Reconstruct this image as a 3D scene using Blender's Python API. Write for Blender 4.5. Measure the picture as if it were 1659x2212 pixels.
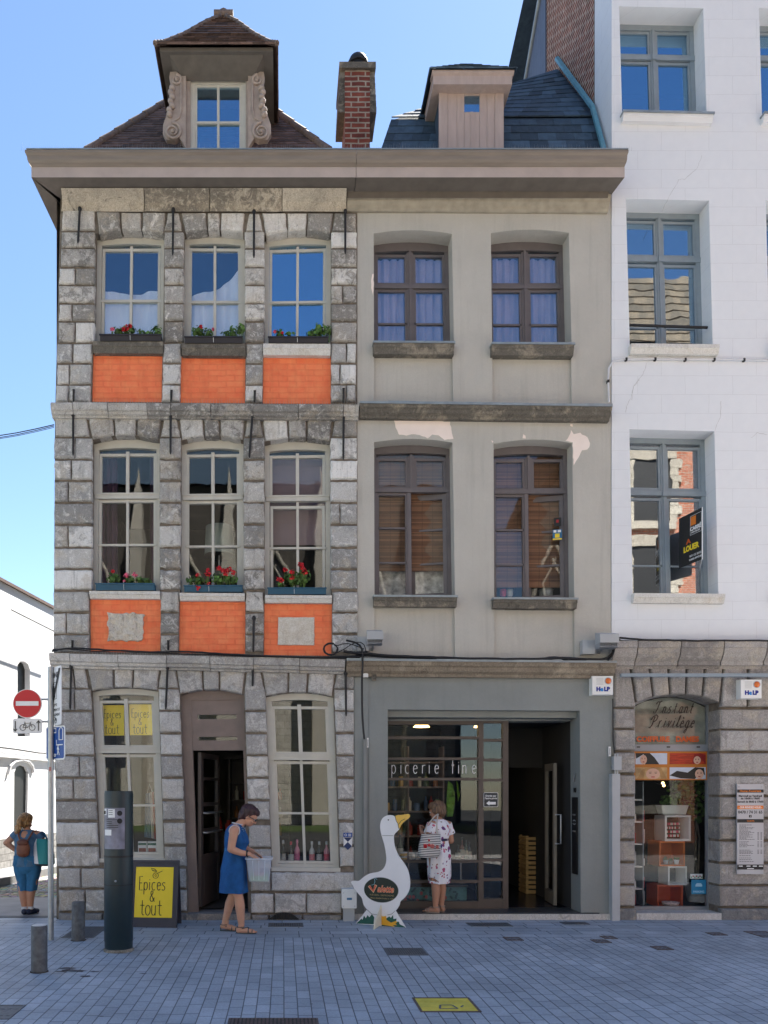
import bpy, bmesh, math, random
from mathutils import Vector, Matrix, noise
from math import radians, sin, cos, pi, sqrt, atan2
random.seed(11)
for o in list(bpy.data.objects): bpy.data.objects.remove(o)
SC = bpy.context.scene; COL = SC.collection
# ------------------------------------------------------------------ camera, sky, sun, exposure
D, EYE, K, U0, V0 = 10.5, 1.67, 1740.0, 613.0, 1709.0      # distance to the fronts, eye height, focal length, vanishing point
cam = bpy.data.objects.new('camera', bpy.data.cameras.new('camera')); COL.objects.link(cam)
cam.location = (0, -D, EYE); cam.rotation_euler = (radians(90), 0, 0)
cam.data.sensor_fit = 'AUTO'; cam.data.sensor_width = 36; cam.data.lens = 36*K/2211.4
cam.data.shift_x = (829.5-U0)/2211.4; cam.data.shift_y = (V0-1105.7)/2211.4
cam.data.clip_end = 800; cam.data.clip_start = .05
SC.camera = cam
SUN_EL, SUN_AZ = radians(52), radians(31)                  # behind the houses, to the right
w = bpy.data.worlds.new('World'); SC.world = w; w.use_nodes = True
nt = w.node_tree; bg = nt.nodes['Background']
sky = nt.nodes.new('ShaderNodeTexSky'); sky.sky_type = 'NISHITA'; sky.sun_disc = False
sky.sun_elevation = SUN_EL; sky.sun_rotation = SUN_AZ
sky.air_density = 1.0; sky.dust_density = 0.08; sky.ozone_density = 3.2
nt.links.new(sky.outputs[0], bg.inputs[0]); bg.inputs[1].default_value = 0.056
sun = bpy.data.objects.new('sun', bpy.data.lights.new('sun', 'SUN')); COL.objects.link(sun)
sun.data.energy = 5.0; sun.data.angle = radians(.5); sun.data.color = (1, .95, .86)
sdir = Vector((sin(SUN_AZ)*cos(SUN_EL), cos(SUN_AZ)*cos(SUN_EL), sin(SUN_EL)))
sun.rotation_euler = sdir.to_track_quat('Z', 'Y').to_euler(); sun.location = (20, 20, 30)
SC.view_settings.view_transform = 'Standard'; SC.view_settings.look = 'None'
SC.view_settings.exposure = 2.14; SC.view_settings.gamma = 1
# ------------------------------------------------------------------ places: a measured spot on the fronts -> metres
def PX(p, y=0.0):                                          # (x, z) on the vertical plane y
    s = (D+y)/K
    return ((p[0]-U0)*s, EYE+(V0-p[1])*s)
def W3(p, y=0.0):
    x, z = PX(p, y); return Vector((x, y, z))
def GP(u, v, z=0.0):                                       # spot on the ground
    d = (EYE-z)*K/(v-V0); return Vector(((u-U0)*d/K, d-D, z))
def reg(u0, v0, k): return lambda x, y: (u0+k*x, v0+k*y)
A1 = reg(0, 0, .4995); A2 = reg(690.5, 0, .5838)
R3 = reg(86.3, 379.8, .4267); R4 = reg(86.3, 863.2, .4267); R7 = reg(86.3, 1381.1, .4267)
R5 = reg(742.3, 388.4, .3642); R6 = reg(742.3, 863.2, .3642); R8 = reg(725.1, 1381.1, .3746)
B1 = reg(0, 1208.5, .3902); B4 = reg(1294.8, 0, .3904); B5 = reg(1294.8, 820, .2731); B6 = reg(1294.8, 1338, .3043)
UV = lambda x, y: (x, y)
# ------------------------------------------------------------------ objects
KEEPW = {}
def tag(o, label=None, cat=None, group=None, kind=None):
    if label: o['label'] = label
    if cat: o['category'] = cat
    if group: o['group'] = group
    if kind: o['kind'] = kind
    return o
def thing(name, label, cat, loc=(0, 0, 0), rz=0, group=None):
    o = bpy.data.objects.new(name, None); COL.objects.link(o); o.location = loc; o.rotation_euler = (0, 0, rz)
    o.empty_display_size = .1
    return tag(o, label, cat, group)
def wthing(name, label, cat, loc, group=None):              # parts are modelled in world metres
    o = thing(name, label, cat, loc, 0, group); KEEPW[o.name] = Matrix.Translation(-Vector(loc)); return o
def dup(root, loc, rz=0, label=None, keep=True):
    r = root.copy(); COL.objects.link(r); r.location = loc; r.rotation_euler = (0, 0, rz)
    if label: r['label'] = label
    for ch in list(root.children):
        c = ch.copy(); COL.objects.link(c); c.parent = r
        for g in list(ch.children):
            d = g.copy(); COL.objects.link(d); d.parent = c
    return r
class MB:
    def __init__(s): s.v = []; s.f = []; s.m = []; s.sm = []
    def add(s, vs, fs, m=0, sm=False):
        b = len(s.v); s.v += [tuple(p) for p in vs]
        for f in fs: s.f.append([b+i for i in f]); s.m.append(m); s.sm.append(sm)
        return s
    def hexa(s, p, m=0):                                    # p: 4 front + 4 back
        return s.add(p, [(0, 1, 2, 3), (7, 6, 5, 4), (0, 4, 5, 1), (1, 5, 6, 2), (2, 6, 7, 3), (3, 7, 4, 0)], m)
    def box(s, x0, x1, y0, y1, z0, z1, m=0):
        return s.hexa([(x0, y0, z1), (x1, y0, z1), (x1, y0, z0), (x0, y0, z0), (x0, y1, z1), (x1, y1, z1), (x1, y1, z0), (x0, y1, z0)], m)
    def prism(s, poly, y0, y1, m=0):                        # poly (x, z)
        n = len(poly); vs = [(x, y0, z) for x, z in poly]+[(x, y1, z) for x, z in poly]
        return s.add(vs, [tuple(range(n)), tuple(range(2*n-1, n-1, -1))]+[(i, i+n, (i+1) % n+n, (i+1) % n) for i in range(n)], m)
    def tube(s, pts, r, n=8, m=0, cap=True, sm=True):
        pts = [Vector(p) for p in pts]; rs = r if isinstance(r, (list, tuple)) else [r]*len(pts)
        vs = []; up = None
        for i, p in enumerate(pts):
            t = (pts[min(i+1, len(pts)-1)]-pts[max(i-1, 0)])
            if t.length < 1e-9: t = Vector((0, 0, 1))
            t.normalize()
            if up is None: up = t.orthogonal()
            up = (up-t*up.dot(t));
            if up.length < 1e-6: up = t.orthogonal()
            up.normalize(); q = t.cross(up)
            for k in range(n):
                a = 2*pi*k/n; vs.append(p+(up*cos(a)+q*sin(a))*rs[i])
        fs = [(i*n+k, i*n+(k+1) % n, (i+1)*n+(k+1) % n, (i+1)*n+k) for i in range(len(pts)-1) for k in range(n)]
        s.add(vs, fs, m, sm)
        if cap: s.add([vs[k] for k in range(n)], [tuple(range(n-1, -1, -1))], m); s.add(vs[-n:], [tuple(range(n))], m)
        return s
    def lathe(s, prof, c=(0, 0, 0), n=20, m=0, sm=True, sx=1, sy=1):      # prof (r, z)
        vs = [(c[0]+r*cos(2*pi*k/n)*sx, c[1]+r*sin(2*pi*k/n)*sy, c[2]+z) for r, z in prof for k in range(n)]
        fs = [(i*n+k, i*n+(k+1) % n, (i+1)*n+(k+1) % n, (i+1)*n+k) for i in range(len(prof)-1) for k in range(n)]
        s.add(vs, fs, m, sm)
        s.add(vs[:n], [tuple(range(n-1, -1, -1))], m); s.add(vs[-n:], [tuple(range(n))], m)
        return s
    def ball(s, c, r, nu=10, nv=7, m=0, rot=None):
        rx, ry, rz = r if isinstance(r, (list, tuple)) else (r, r, r); vs = []; c = Vector(c)
        for j in range(1, nv):
            a = pi*j/nv
            for k in range(nu):
                b = 2*pi*k/nu; vs.append(Vector((rx*sin(a)*cos(b), ry*sin(a)*sin(b), rz*cos(a))))
        vs += [Vector((0, 0, rz)), Vector((0, 0, -rz))]
        if rot is not None: vs = [rot @ p for p in vs]
        vs = [c+p for p in vs]; t = len(vs)-2
        fs = [(j*nu+k, (j+1)*nu+k, (j+1)*nu+(k+1) % nu, j*nu+(k+1) % nu) for j in range(nv-2) for k in range(nu)]
        fs += [(t, k, (k+1) % nu) for k in range(nu)]+[(t+1, (nv-2)*nu+(k+1) % nu, (nv-2)*nu+k) for k in range(nu)]
        return s.add(vs, fs, m, True)
    def block(s, q, yf, yb, c=.026, amp=.008, m=0, step=.06):   # rough dressed stone: q = TL TR BR BL in (x, z)
        TL, TR, BR, BL = [Vector(p) for p in q]
        w = max(.02, ((TR-TL).length+(BR-BL).length)/2); h = max(.02, ((BL-TL).length+(BR-TR).length)/2)
        c = min(c, w*.3, h*.3)
        def par(L):
            n = max(1, int(L/step)); mid = [c/L+(1-2*c/L)*i/n for i in range(n+1)]
            return [0, .4*c/L]+mid+[1-.4*c/L, 1]
        S, T = par(w), par(h); off = Vector((random.random()*90, random.random()*90, random.random()*90))
        bul = random.uniform(-.3, 1)*amp
        vs = []
        for t in T:
            for u in S:
                p = (TL*(1-u)+TR*u)*(1-t)+(BL*(1-u)+BR*u)*t
                e = min(u*w, (1-u)*w, t*h, (1-t)*h); k = max(0, 1-e/c); d = c*(1-sqrt(max(0, 1-k*k)))
                nn = noise.noise(Vector((p.x*9, p.y*9, 0))+off)*amp+noise.noise(Vector((p.x*22, p.y*22, 3))+off)*amp*.6
                jit = .8 if e < 1e-6 else .25*k
                px = p.x+noise.noise(Vector((p.x*14, p.y*14, 7))+off)*amp*jit*1.6; pz = p.y+noise.noise(Vector((p.x*14, p.y*14, 17))+off)*amp*jit*1.6
                vs.append((px, yf+d-(nn+bul*4*u*(1-u)*4*t*(1-t))*(1-k), pz))
        nu, nv = len(S), len(T)
        fs = [(j*nu+i, j*nu+i+1, (j+1)*nu+i+1, (j+1)*nu+i) for j in range(nv-1) for i in range(nu-1)]
        b = [j for j in range(nu)]+[j*nu+nu-1 for j in range(1, nv)]+[(nv-1)*nu+i for i in range(nu-2, -1, -1)]+[j*nu for j in range(nv-2, 0, -1)]
        base = len(vs); vs += [(vs[i][0], yb, vs[i][2]) for i in b]; n = len(b)
        fs += [(b[(i+1) % n], b[i], base+i, base+(i+1) % n) for i in range(n)]
        return s.add(vs, fs, m)
    def run(s, a, b, prof, m=0, gap=.0):                    # moulding from a to b (x, z0); prof (y, dz)
        n = len(prof); x0, z0 = a; x1, z1 = b; x0 += gap; x1 -= gap
        vs = [(x0, y, z0+dz) for y, dz in prof]+[(x1, y, z1+dz) for y, dz in prof]
        return s.add(vs, [tuple(range(n)), tuple(range(2*n-1, n-1, -1))]+[(i, (i+1) % n, (i+1) % n+n, i+n) for i in range(n)], m)
    def wall(s, outer, holes, y, m=0, mr=None, mb=None):    # holes: (loop, depth, closed back?)
        bm = bmesh.new(); es = []
        for lp in [outer]+[h[0] for h in holes]:
            vv = [bm.verts.new((x, y, z)) for x, z in lp]
            es += [bm.edges.new((vv[i], vv[(i+1) % len(vv)])) for i in range(len(vv))]
        bmesh.ops.triangle_fill(bm, use_beauty=True, use_dissolve=False, edges=es, normal=(0, -1, 0))
        bm.verts.index_update()
        s.add([v.co for v in bm.verts], [[v.index for v in f.verts] for f in bm.faces], m); bm.free()
        for h in holes:
            lp, dep, back = h; n = len(lp)
            vs = [(x, y, z) for x, z in lp]+[(x, y+dep, z) for x, z in lp]
            s.add(vs, [(i, (i+1) % n, (i+1) % n+n, i+n) for i in range(n)], m if mr is None else mr)
            if back: s.add([(x, y+dep, z) for x, z in lp], [tuple(range(n))], m if mb is None else mb)
        return s
    def build(s, name, mats, parent=None, smooth=False, world=True):
        me = bpy.data.meshes.new(name); me.from_pydata(s.v, [], s.f)
        if not isinstance(mats, (list, tuple)): mats = [mats]
        for a in mats: me.materials.append(a)
        for i, p in enumerate(me.polygons): p.material_index = s.m[i]; p.use_smooth = smooth or s.sm[i]
        me.validate(); me.update()
        return link(name, me, parent)
def link(name, me, parent=None):
    o = bpy.data.objects.new(name, me); COL.objects.link(o)
    if parent is not None:
        o.parent = parent
        if parent.name in KEEPW: o.matrix_parent_inverse = KEEPW[parent.name]
    return o
def fixn(o):
    bm = bmesh.new(); bm.from_mesh(o.data); bmesh.ops.recalc_face_normals(bm, faces=bm.faces); bm.to_mesh(o.data); bm.free(); return o
def textmesh(txt, size, depth=.002, shear=0, sx=1, align='CENTER', bold=0, spacing=1):
    cu = bpy.data.curves.new('lettering', 'FONT'); cu.body = txt; cu.size = size; cu.extrude = depth; cu.shear = shear
    cu.align_x = align; cu.offset = bold; cu.space_character = spacing; cu.resolution_u = 3
    o = bpy.data.objects.new('lettering', cu); COL.objects.link(o)
    me = bpy.data.meshes.new_from_object(o.evaluated_get(bpy.context.evaluated_depsgraph_get()))
    bpy.data.objects.remove(o); bpy.data.curves.remove(cu)
    me.transform(Matrix.Diagonal((sx, 1, 1, 1)))
    return me
def lettering(mb, txt, size, at, rot=None, m=0, **k):       # text standing upright, facing -y (rot turns it); at = middle of baseline
    me = textmesh(txt, size, **k); me.transform(Matrix.Rotation(pi/2, 4, 'X'))
    if rot is not None: me.transform(rot.to_4x4() if len(rot) == 3 else rot)
    mb.add([v.co+Vector(at) for v in me.vertices], [list(p.vertices) for p in me.polygons], m); bpy.data.meshes.remove(me)
# ------------------------------------------------------------------ materials
def nmat(name):
    m = bpy.data.materials.new(name); m.use_nodes = True; t = m.node_tree; return m, t, t.nodes['Principled BSDF']
class NB:
    def __init__(s, t): s.t = t
    def n(s, typ, inp=None, **k):
        a = s.t.nodes.new('ShaderNode'+typ)
        for q, v in k.items(): setattr(a, q, v)
        for q, v in (inp or {}).items():
            sk = a.inputs[q]
            if hasattr(v, 'is_output'): s.t.links.new(v, sk)
            elif hasattr(v, 'outputs'): s.t.links.new(v.outputs[0], sk)
            else: sk.default_value = v
        return a
    def math(s, op, a, b=0.0, c=0.0): return s.n('Math', {0: a, 1: b, 2: c}, operation=op).outputs[0]
    def mix(s, f, a, b, bt='MIX'):
        x = s.n('Mix', data_type='RGBA', blend_type=bt)
        for sk, v in ((x.inputs[0], f), (x.inputs[6], a), (x.inputs[7], b)):
            if hasattr(v, 'is_output'): s.t.links.new(v, sk)
            else: sk.default_value = (tuple(v)+(1,))[:4] if hasattr(v, '__len__') else v
        return x.outputs[2]
    def noise(s, scale, vec=None, det=4, rough=.55, dist=0):
        a = s.n('TexNoise', {'Scale': scale, 'Detail': det, 'Roughness': rough, 'Distortion': dist})
        if vec is not None: s.t.links.new(vec, a.inputs['Vector'])
        return a.outputs[0]
    def ramp(s, f, stops):
        a = s.n('ValToRGB', {0: f}); e = a.color_ramp.elements
        while len(e) < len(stops): e.new(.5)
        for q, (p, c) in zip(e, stops): q.position = p; q.color = (tuple(c)+(1,))[:4] if hasattr(c, '__len__') else (c, c, c, 1)
        return a.outputs[0]
    def obj(s, sc=(1, 1, 1)):
        a = s.n('TexCoord').outputs['Object']
        return s.n('Mapping', {0: a, 3: sc}).outputs[0]
def mat(name, col, rough=.6, var=.12, vs=6, bump=0, bs=60, metal=0, spec=.4, island=0, stretch=(1, 1, 1), coat=0):
    m, t, b = nmat(name); q = NB(t); co = q.obj(stretch)
    c = q.mix(q.ramp(q.noise(vs, co), [(.3, 0), (.7, 1)]), [x*(1-var) for x in col], [min(1, x*(1+var*.6)) for x in col])
    if island:
        r = q.n('NewGeometry').outputs['Random Per Island']
        f = q.math('MULTIPLY_ADD', r, 2*island, 1-island)
        c = q.mix(1.0, c, q.n('CombineColor', {0: f, 1: f, 2: f}).outputs[0], 'MULTIPLY')
    t.links.new(c, b.inputs['Base Color'])
    b.inputs['Roughness'].default_value = rough; b.inputs['Metallic'].default_value = metal
    b.inputs['Specular IOR Level'].default_value = spec; b.inputs['Coat Weight'].default_value = coat
    if bump:
        bu = q.n('Bump', {'Strength': bump, 'Distance': .01, 'Height': q.noise(bs, co, 5)}); t.links.new(bu.outputs[0], b.inputs['Normal'])
    return m
def stone(name, dark, mid, light, stain=.5, pits=.5, bump=.7, seed=0, streak=True, soot=0):
    m, t, b = nmat(name); q = NB(t); co = q.obj()
    r = q.n('NewGeometry').outputs['Random Per Island']
    base = q.ramp(r, [(0, [x*.3+y*.7 for x, y in zip(dark, mid)]), (.3, mid), (.7, [x*.6+y*.4 for x, y in zip(mid, light)]), (1, light)])
    shift = q.n('VectorMath', {0: co, 1: q.n('CombineXYZ', {0: q.math('MULTIPLY', r, 37.0), 1: seed, 2: q.math('MULTIPLY', r, 11.0)}).outputs[0]}, operation='ADD').outputs[0]
    n1 = q.noise(6.5, shift, 10, .74, .9)
    f = q.math('ADD', n1, q.math('MULTIPLY', q.math('SUBTRACT', q.n('TexWhiteNoise', {1: r}, noise_dimensions='1D').outputs[0], .5), .30))
    base = q.mix(q.math('MULTIPLY', q.ramp(f, [(.485, 0), (.545, 1)]), stain), base, dark)
    lo = q.noise(13, shift, 8, .75, .3)
    base = q.mix(q.math('MULTIPLY', q.ramp(lo, [(.55, 0), (.60, 1)]), .5), base, light)
    wp = q.noise(2.7, shift, 7, .7, .5); base = q.mix(q.math('MULTIPLY', q.ramp(wp, [(.52, 0), (.60, 1)]), .38), base, (.50, .43, .33))
    if streak:
        st = q.noise(3.2, q.n('Mapping', {0: shift, 3: (6, 6, .6)}).outputs[0], 4, .6)
        base = q.mix(q.math('MULTIPLY', q.ramp(st, [(.55, 0), (.72, 1)]), .4), base, dark)
    so = q.noise(1.1, co, 5, .7, .6); base = q.mix(q.math('MULTIPLY', q.ramp(so, [(.47, 0), (.66, 1)]), soot), base, [x*.8 for x in dark])
    vo = q.n('TexVoronoi', {'Vector': shift, 'Scale': 48, 'Randomness': 1}).outputs[0]
    pit = q.math('MULTIPLY', q.ramp(vo, [(.08, 1), (.24, 0)]), q.ramp(q.noise(7, shift), [(.5, 0), (.62, 1)]))
    base = q.mix(q.math('MULTIPLY', pit, pits), base, [x*.4 for x in dark])
    fine = q.noise(70, co, 5, .65)
    base = q.mix(.45, base, q.ramp(fine, [(.3, .2), (.7, .8)]), 'OVERLAY')
    t.links.new(base, b.inputs['Base Color']); b.inputs['Roughness'].default_value = .85; b.inputs['Specular IOR Level'].default_value = .25
    hgt = q.math('SUBTRACT', q.math('ADD', q.noise(34, co, 6, .65), q.math('MULTIPLY', q.noise(11, shift, 4), 1.2)), q.math('MULTIPLY', pit, .9))
    t.links.new(q.n('Bump', {'Strength': bump, 'Distance': .012, 'Height': hgt}).outputs[0], b.inputs['Normal'])
    return m
def brickmat(name, c1, c2, mortar, bw=.21, bh=.065, ms=.012, bump=.8, rough=.85, stain=0, mort_d=1.0, ov=.5):
    m, t, b = nmat(name); q = NB(t); g = q.n('TexCoord').outputs['Object']; s = q.n('SeparateXYZ', {0: g})
    v = q.n('CombineXYZ', {0: q.math('ADD', s.outputs[0], s.outputs[1]), 1: s.outputs[2], 2: 0.0}).outputs[0]
    wob = q.n('VectorMath', {0: v, 1: q.n('VectorMath', {0: q.n('TexNoise', {'Vector': v, 'Scale': 7}).outputs[1], 3: .018}, operation='SCALE').outputs[0]}, operation='ADD').outputs[0]
    br = q.n('TexBrick', {'Vector': wob, 'Color1': tuple(c1)+(1,), 'Color2': tuple(c2)+(1,), 'Mortar': tuple(mortar)+(1,), 'Scale': 1, 'Mortar Size': ms, 'Mortar Smooth': .3, 'Brick Width': bw, 'Row Height': bh})
    c = q.mix(ov, br.outputs[0], q.ramp(q.noise(9, g, 5), [(.3, .25), (.7, .75)]), 'OVERLAY')
    if stain: c = q.mix(q.math('MULTIPLY', q.ramp(q.noise(3, q.n('Mapping', {0: g, 3: (3, 3, .6)}).outputs[0], 5), [(.5, 0), (.7, 1)]), stain), c, [x*.35 for x in c1])
    t.links.new(c, b.inputs['Base Color']); b.inputs['Roughness'].default_value = rough; b.inputs['Specular IOR Level'].default_value = .25
    h = q.math('SUBTRACT', q.math('MULTIPLY', q.noise(40, g, 4), .35), q.math('MULTIPLY', br.outputs[1], mort_d))
    t.links.new(q.n('Bump', {'Strength': bump, 'Distance': .01, 'Height': h}).outputs[0], b.inputs['Normal'])
    return m
def glassmat(name, f0=.05, gc=(.95, .97, 1), tint=(.965, .975, .975), wave=.12, ws=2.2, dirt=.0):
    m, t, b = nmat(name); q = NB(t); t.nodes.remove(b)
    co = q.obj(); bu = q.n('Bump', {'Strength': wave, 'Distance': .02, 'Height': q.noise(ws, co, 2, .5, .8)})
    gl = q.n('BsdfGlossy', {'Color': tuple(gc)+(1,), 'Roughness': .012, 'Normal': bu.outputs[0]})
    tr = q.n('BsdfTransparent', {'Color': tuple(tint)+(1,)})
    ge = q.n('NewGeometry'); cs = q.math('ABSOLUTE', q.n('VectorMath', {0: ge.outputs['Incoming'], 1: ge.outputs['Normal']}, operation='DOT_PRODUCT').outputs['Value'])
    fr = q.math('MULTIPLY_ADD', q.math('POWER', q.math('SUBTRACT', 1.0, cs), 5.0), 1-f0, f0)
    mx = q.n('MixShader', {0: fr, 1: tr.outputs[0], 2: gl.outputs[0]})
    t.links.new(mx.outputs[0], t.nodes['Material Output'].inputs[0]); return m
def emit(name, col, s):
    m, t, b = nmat(name); b.inputs['Base Color'].default_value = tuple(col)+(1,); b.inputs['Emission Color'].default_value = tuple(col)+(1,); b.inputs['Emission Strength'].default_value = s; return m
M = {}
M['stone_top'] = stone('weathered_stone', (.13, .12, .108), (.50, .47, .43), (.82, .79, .74), .62, .9, soot=.22)
M['stone_frieze'] = stone('beige_frieze_stone', (.17, .15, .125), (.44, .38, .30), (.64, .58, .48), .85, .6, seed=5, soot=.4)
M['stone_mid'] = stone('weathered_stone_pitted', (.115, .108, .10), (.44, .42, .39), (.74, .72, .68), .66, 1, seed=9, soot=.3)
M['stone_pale'] = stone('pale_weathered_stone', (.17, .165, .158), (.56, .545, .52), (.80, .785, .755), .55, .8, seed=19, soot=.25)
M['stone_low'] = stone('grey_blue_stone', (.21, .20, .19), (.50, .48, .455), (.68, .66, .63), .5, .6, seed=3, soot=.25)
M['stone_white'] = stone('grey_ashlar', (.17, .155, .145), (.33, .305, .285), (.41, .385, .365), .42, .15, .4, seed=13)
M['stone_plinth'] = stone('dark_plinth_stone', (.08, .08, .08), (.18, .18, .18), (.26, .26, .26), .4, .3, seed=23)
M['pale_stone'] = stone('pale_limestone', (.34, .33, .31), (.62, .6, .56), (.75, .73, .69), .25, .3, .4, seed=8)
M['mortar'] = mat('brown_mortar', (.20, .168, .135), .95, .4, 12, .8, 60)
M['orange'] = brickmat('orange_painted_brick', (.93, .245, .105), (.88, .215, .09), (.86, .215, .092), .23, .075, .010, .6, .7, stain=.16, mort_d=.75, ov=.36)
def rendermat(name, col, k):
    m, t, b = nmat(name); q = NB(t); co = q.obj(); c = q.mix(q.ramp(q.noise(1.1, co, 6, .6), [(.35, 0), (.65, 1)]), [x*.93 for x in col], [x*1.04 for x in col])
    st = q.noise(1.6, q.obj((7, 7, .45)), 6, .65); c = q.mix(q.math('MULTIPLY', q.ramp(st, [(.52, 0), (.75, 1)]), k), c, [x*.55 for x in col]); st2 = q.noise(2.3, q.obj((9, 9, .6)), 5, .6, .4); c = q.mix(q.math('MULTIPLY', q.ramp(st2, [(.6, 0), (.78, 1)]), k*.7), c, [min(.8, x*1.3) for x in col])
    c = q.mix(.16, c, q.ramp(q.noise(160, co, 3, .7), [(.3, .2), (.7, .8)]), 'OVERLAY'); t.links.new(c, b.inputs['Base Color']); b.inputs['Roughness'].default_value = .88; b.inputs['Specular IOR Level'].default_value = .2
    h = q.math('ADD', q.noise(200, co, 4), q.math('MULTIPLY', q.noise(3, co, 3), 6.0)); t.links.new(q.n('Bump', {'Strength': .28, 'Distance': .008, 'Height': h}).outputs[0], b.inputs['Normal']); return m
M['render'] = rendermat('grey_beige_render', (.50, .478, .43), .26)
M['render2'] = rendermat('grey_shop_surround_paint', (.262, .276, .266), .14)
M['dkstone'] = stone('blackened_stone', (.04, .036, .03), (.10, .09, .075), (.23, .21, .18), .6, .4, seed=31)
M['brown_moulding'] = stone('brown_weathered_stone', (.06, .05, .04), (.20, .165, .125), (.32, .27, .21), .55, .3, .5, seed=37)
M['mould'] = mat('painted_moulding_beige', (.36, .32, .25), .8, .2, 8, .2, 80)
M['gutter'] = mat('taupe_gutter_paint', (.24, .20, .165), .5, .16, 5, .05, 60, stretch=(.4, 1, 3))
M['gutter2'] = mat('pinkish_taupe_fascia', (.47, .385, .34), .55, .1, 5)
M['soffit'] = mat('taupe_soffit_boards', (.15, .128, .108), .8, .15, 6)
M['zinc'] = mat('grey_zinc', (.30, .34, .36), .45, .2, 7, metal=.4)
M['frame_w'] = mat('cream_grey_window_paint', (.56, .54, .48), .5, .06, 8)
M['frame_b'] = mat('brown_grey_window_paint', (.15, .132, .135), .5, .1, 8)
M['frame_g'] = mat('blue_grey_window_paint', (.26, .31, .35), .5, .08, 8)
M['door_b'] = mat('taupe_door_paint', (.22, .17, .15), .55, .12, 6)
M['bronze'] = mat('bronze_shopfront_metal', (.085, .065, .055), .4, .1, 6, spec=.5)
M['iron'] = mat('black_wrought_iron', (.02, .02, .022), .6, .3, 20, .3, 80)
M['glass_top'] = glassmat('old_window_glass', .36, (.42, .72, 1), wave=.09, ws=3)
M['glass_mid'] = glassmat('wavy_window_glass', .045, wave=.05, ws=1.2)
M['glass_half'] = glassmat('curtained_window_glass', .15, (.55, .78, 1), wave=.09, ws=3)
M['glass_clear'] = glassmat('plain_window_glass', .22, wave=.04, ws=1.5)
M['glass_salon'] = glassmat('salon_window_glass', .018, wave=.02, ws=1.2)
M['glass_roof'] = glassmat('lightly_coated_glass', .32, (.60, .82, 1), wave=.03, ws=1.5)
M['glass_flat'] = glassmat('flat_window_glass', .36, (.42, .72, 1), wave=.025, ws=1.5)
M['glass_shop'] = glassmat('shop_window_glass', .04, wave=.02, ws=1.2)
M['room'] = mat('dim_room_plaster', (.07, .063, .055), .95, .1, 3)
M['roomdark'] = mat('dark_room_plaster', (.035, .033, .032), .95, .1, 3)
M['black'] = mat('matt_black', (.015, .015, .016), .5, .1, 8)
M['tile'] = mat('brown_plain_roof_tile', (.12, .078, .066), .85, .3, 14, .5, 60, island=.5)
M['ridge'] = mat('brown_ridge_tile', (.19, .14, .115), .85, .3, 12, .4, 40)
M['slate'] = mat('blue_black_slate', (.05, .086, .13), .78, .25, 12, .3, 50, island=.4)
M['pinkboard'] = mat('pinkish_taupe_boards', (.45, .36, .325), .6, .1, 6, stretch=(3, 3, .5))
M['trimstone'] = mat('taupe_carved_trim', (.40, .33, .29), .75, .18, 10, .15, 60)
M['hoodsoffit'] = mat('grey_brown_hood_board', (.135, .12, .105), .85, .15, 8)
M['chimneybrick'] = brickmat('red_brick', (.23, .065, .045), (.15, .045, .035), (.33, .28, .23), .2, .072, .012, .8, .85)
M['gablebrick'] = brickmat('old_gable_brick', (.25, .075, .045), (.14, .05, .035), (.46, .37, .30), .2, .07, .014, 1, .9, .3)
M['white_wall'] = brickmat('white_painted_masonry', (.76, .775, .80), (.75, .765, .79), (.67, .68, .70), .62, .245, .0035, .16, .75, mort_d=.9, ov=.10)
M['white_plain'] = mat('white_wall_paint', (.72, .72, .73), .8, .05, 2, .1, 90)
M['white_far'] = brickmat('white_street_wall', (.8, .8, .82), (.79, .79, .81), (.72, .72, .74), .5, .25, .003, .1, .8, mort_d=.5, ov=.1)
M['plastic_w'] = mat('white_plastic', (.78, .78, .76), .4, .03, 5)
M['plastic_g'] = mat('grey_plastic', (.42, .43, .44), .5, .05, 5)
M['cable'] = mat('black_cable', (.012, .012, .014), .5, .1, 8)
M['steel'] = mat('galvanised_steel', (.42, .43, .44), .4, .15, 14, .1, 60, metal=.7)
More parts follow.
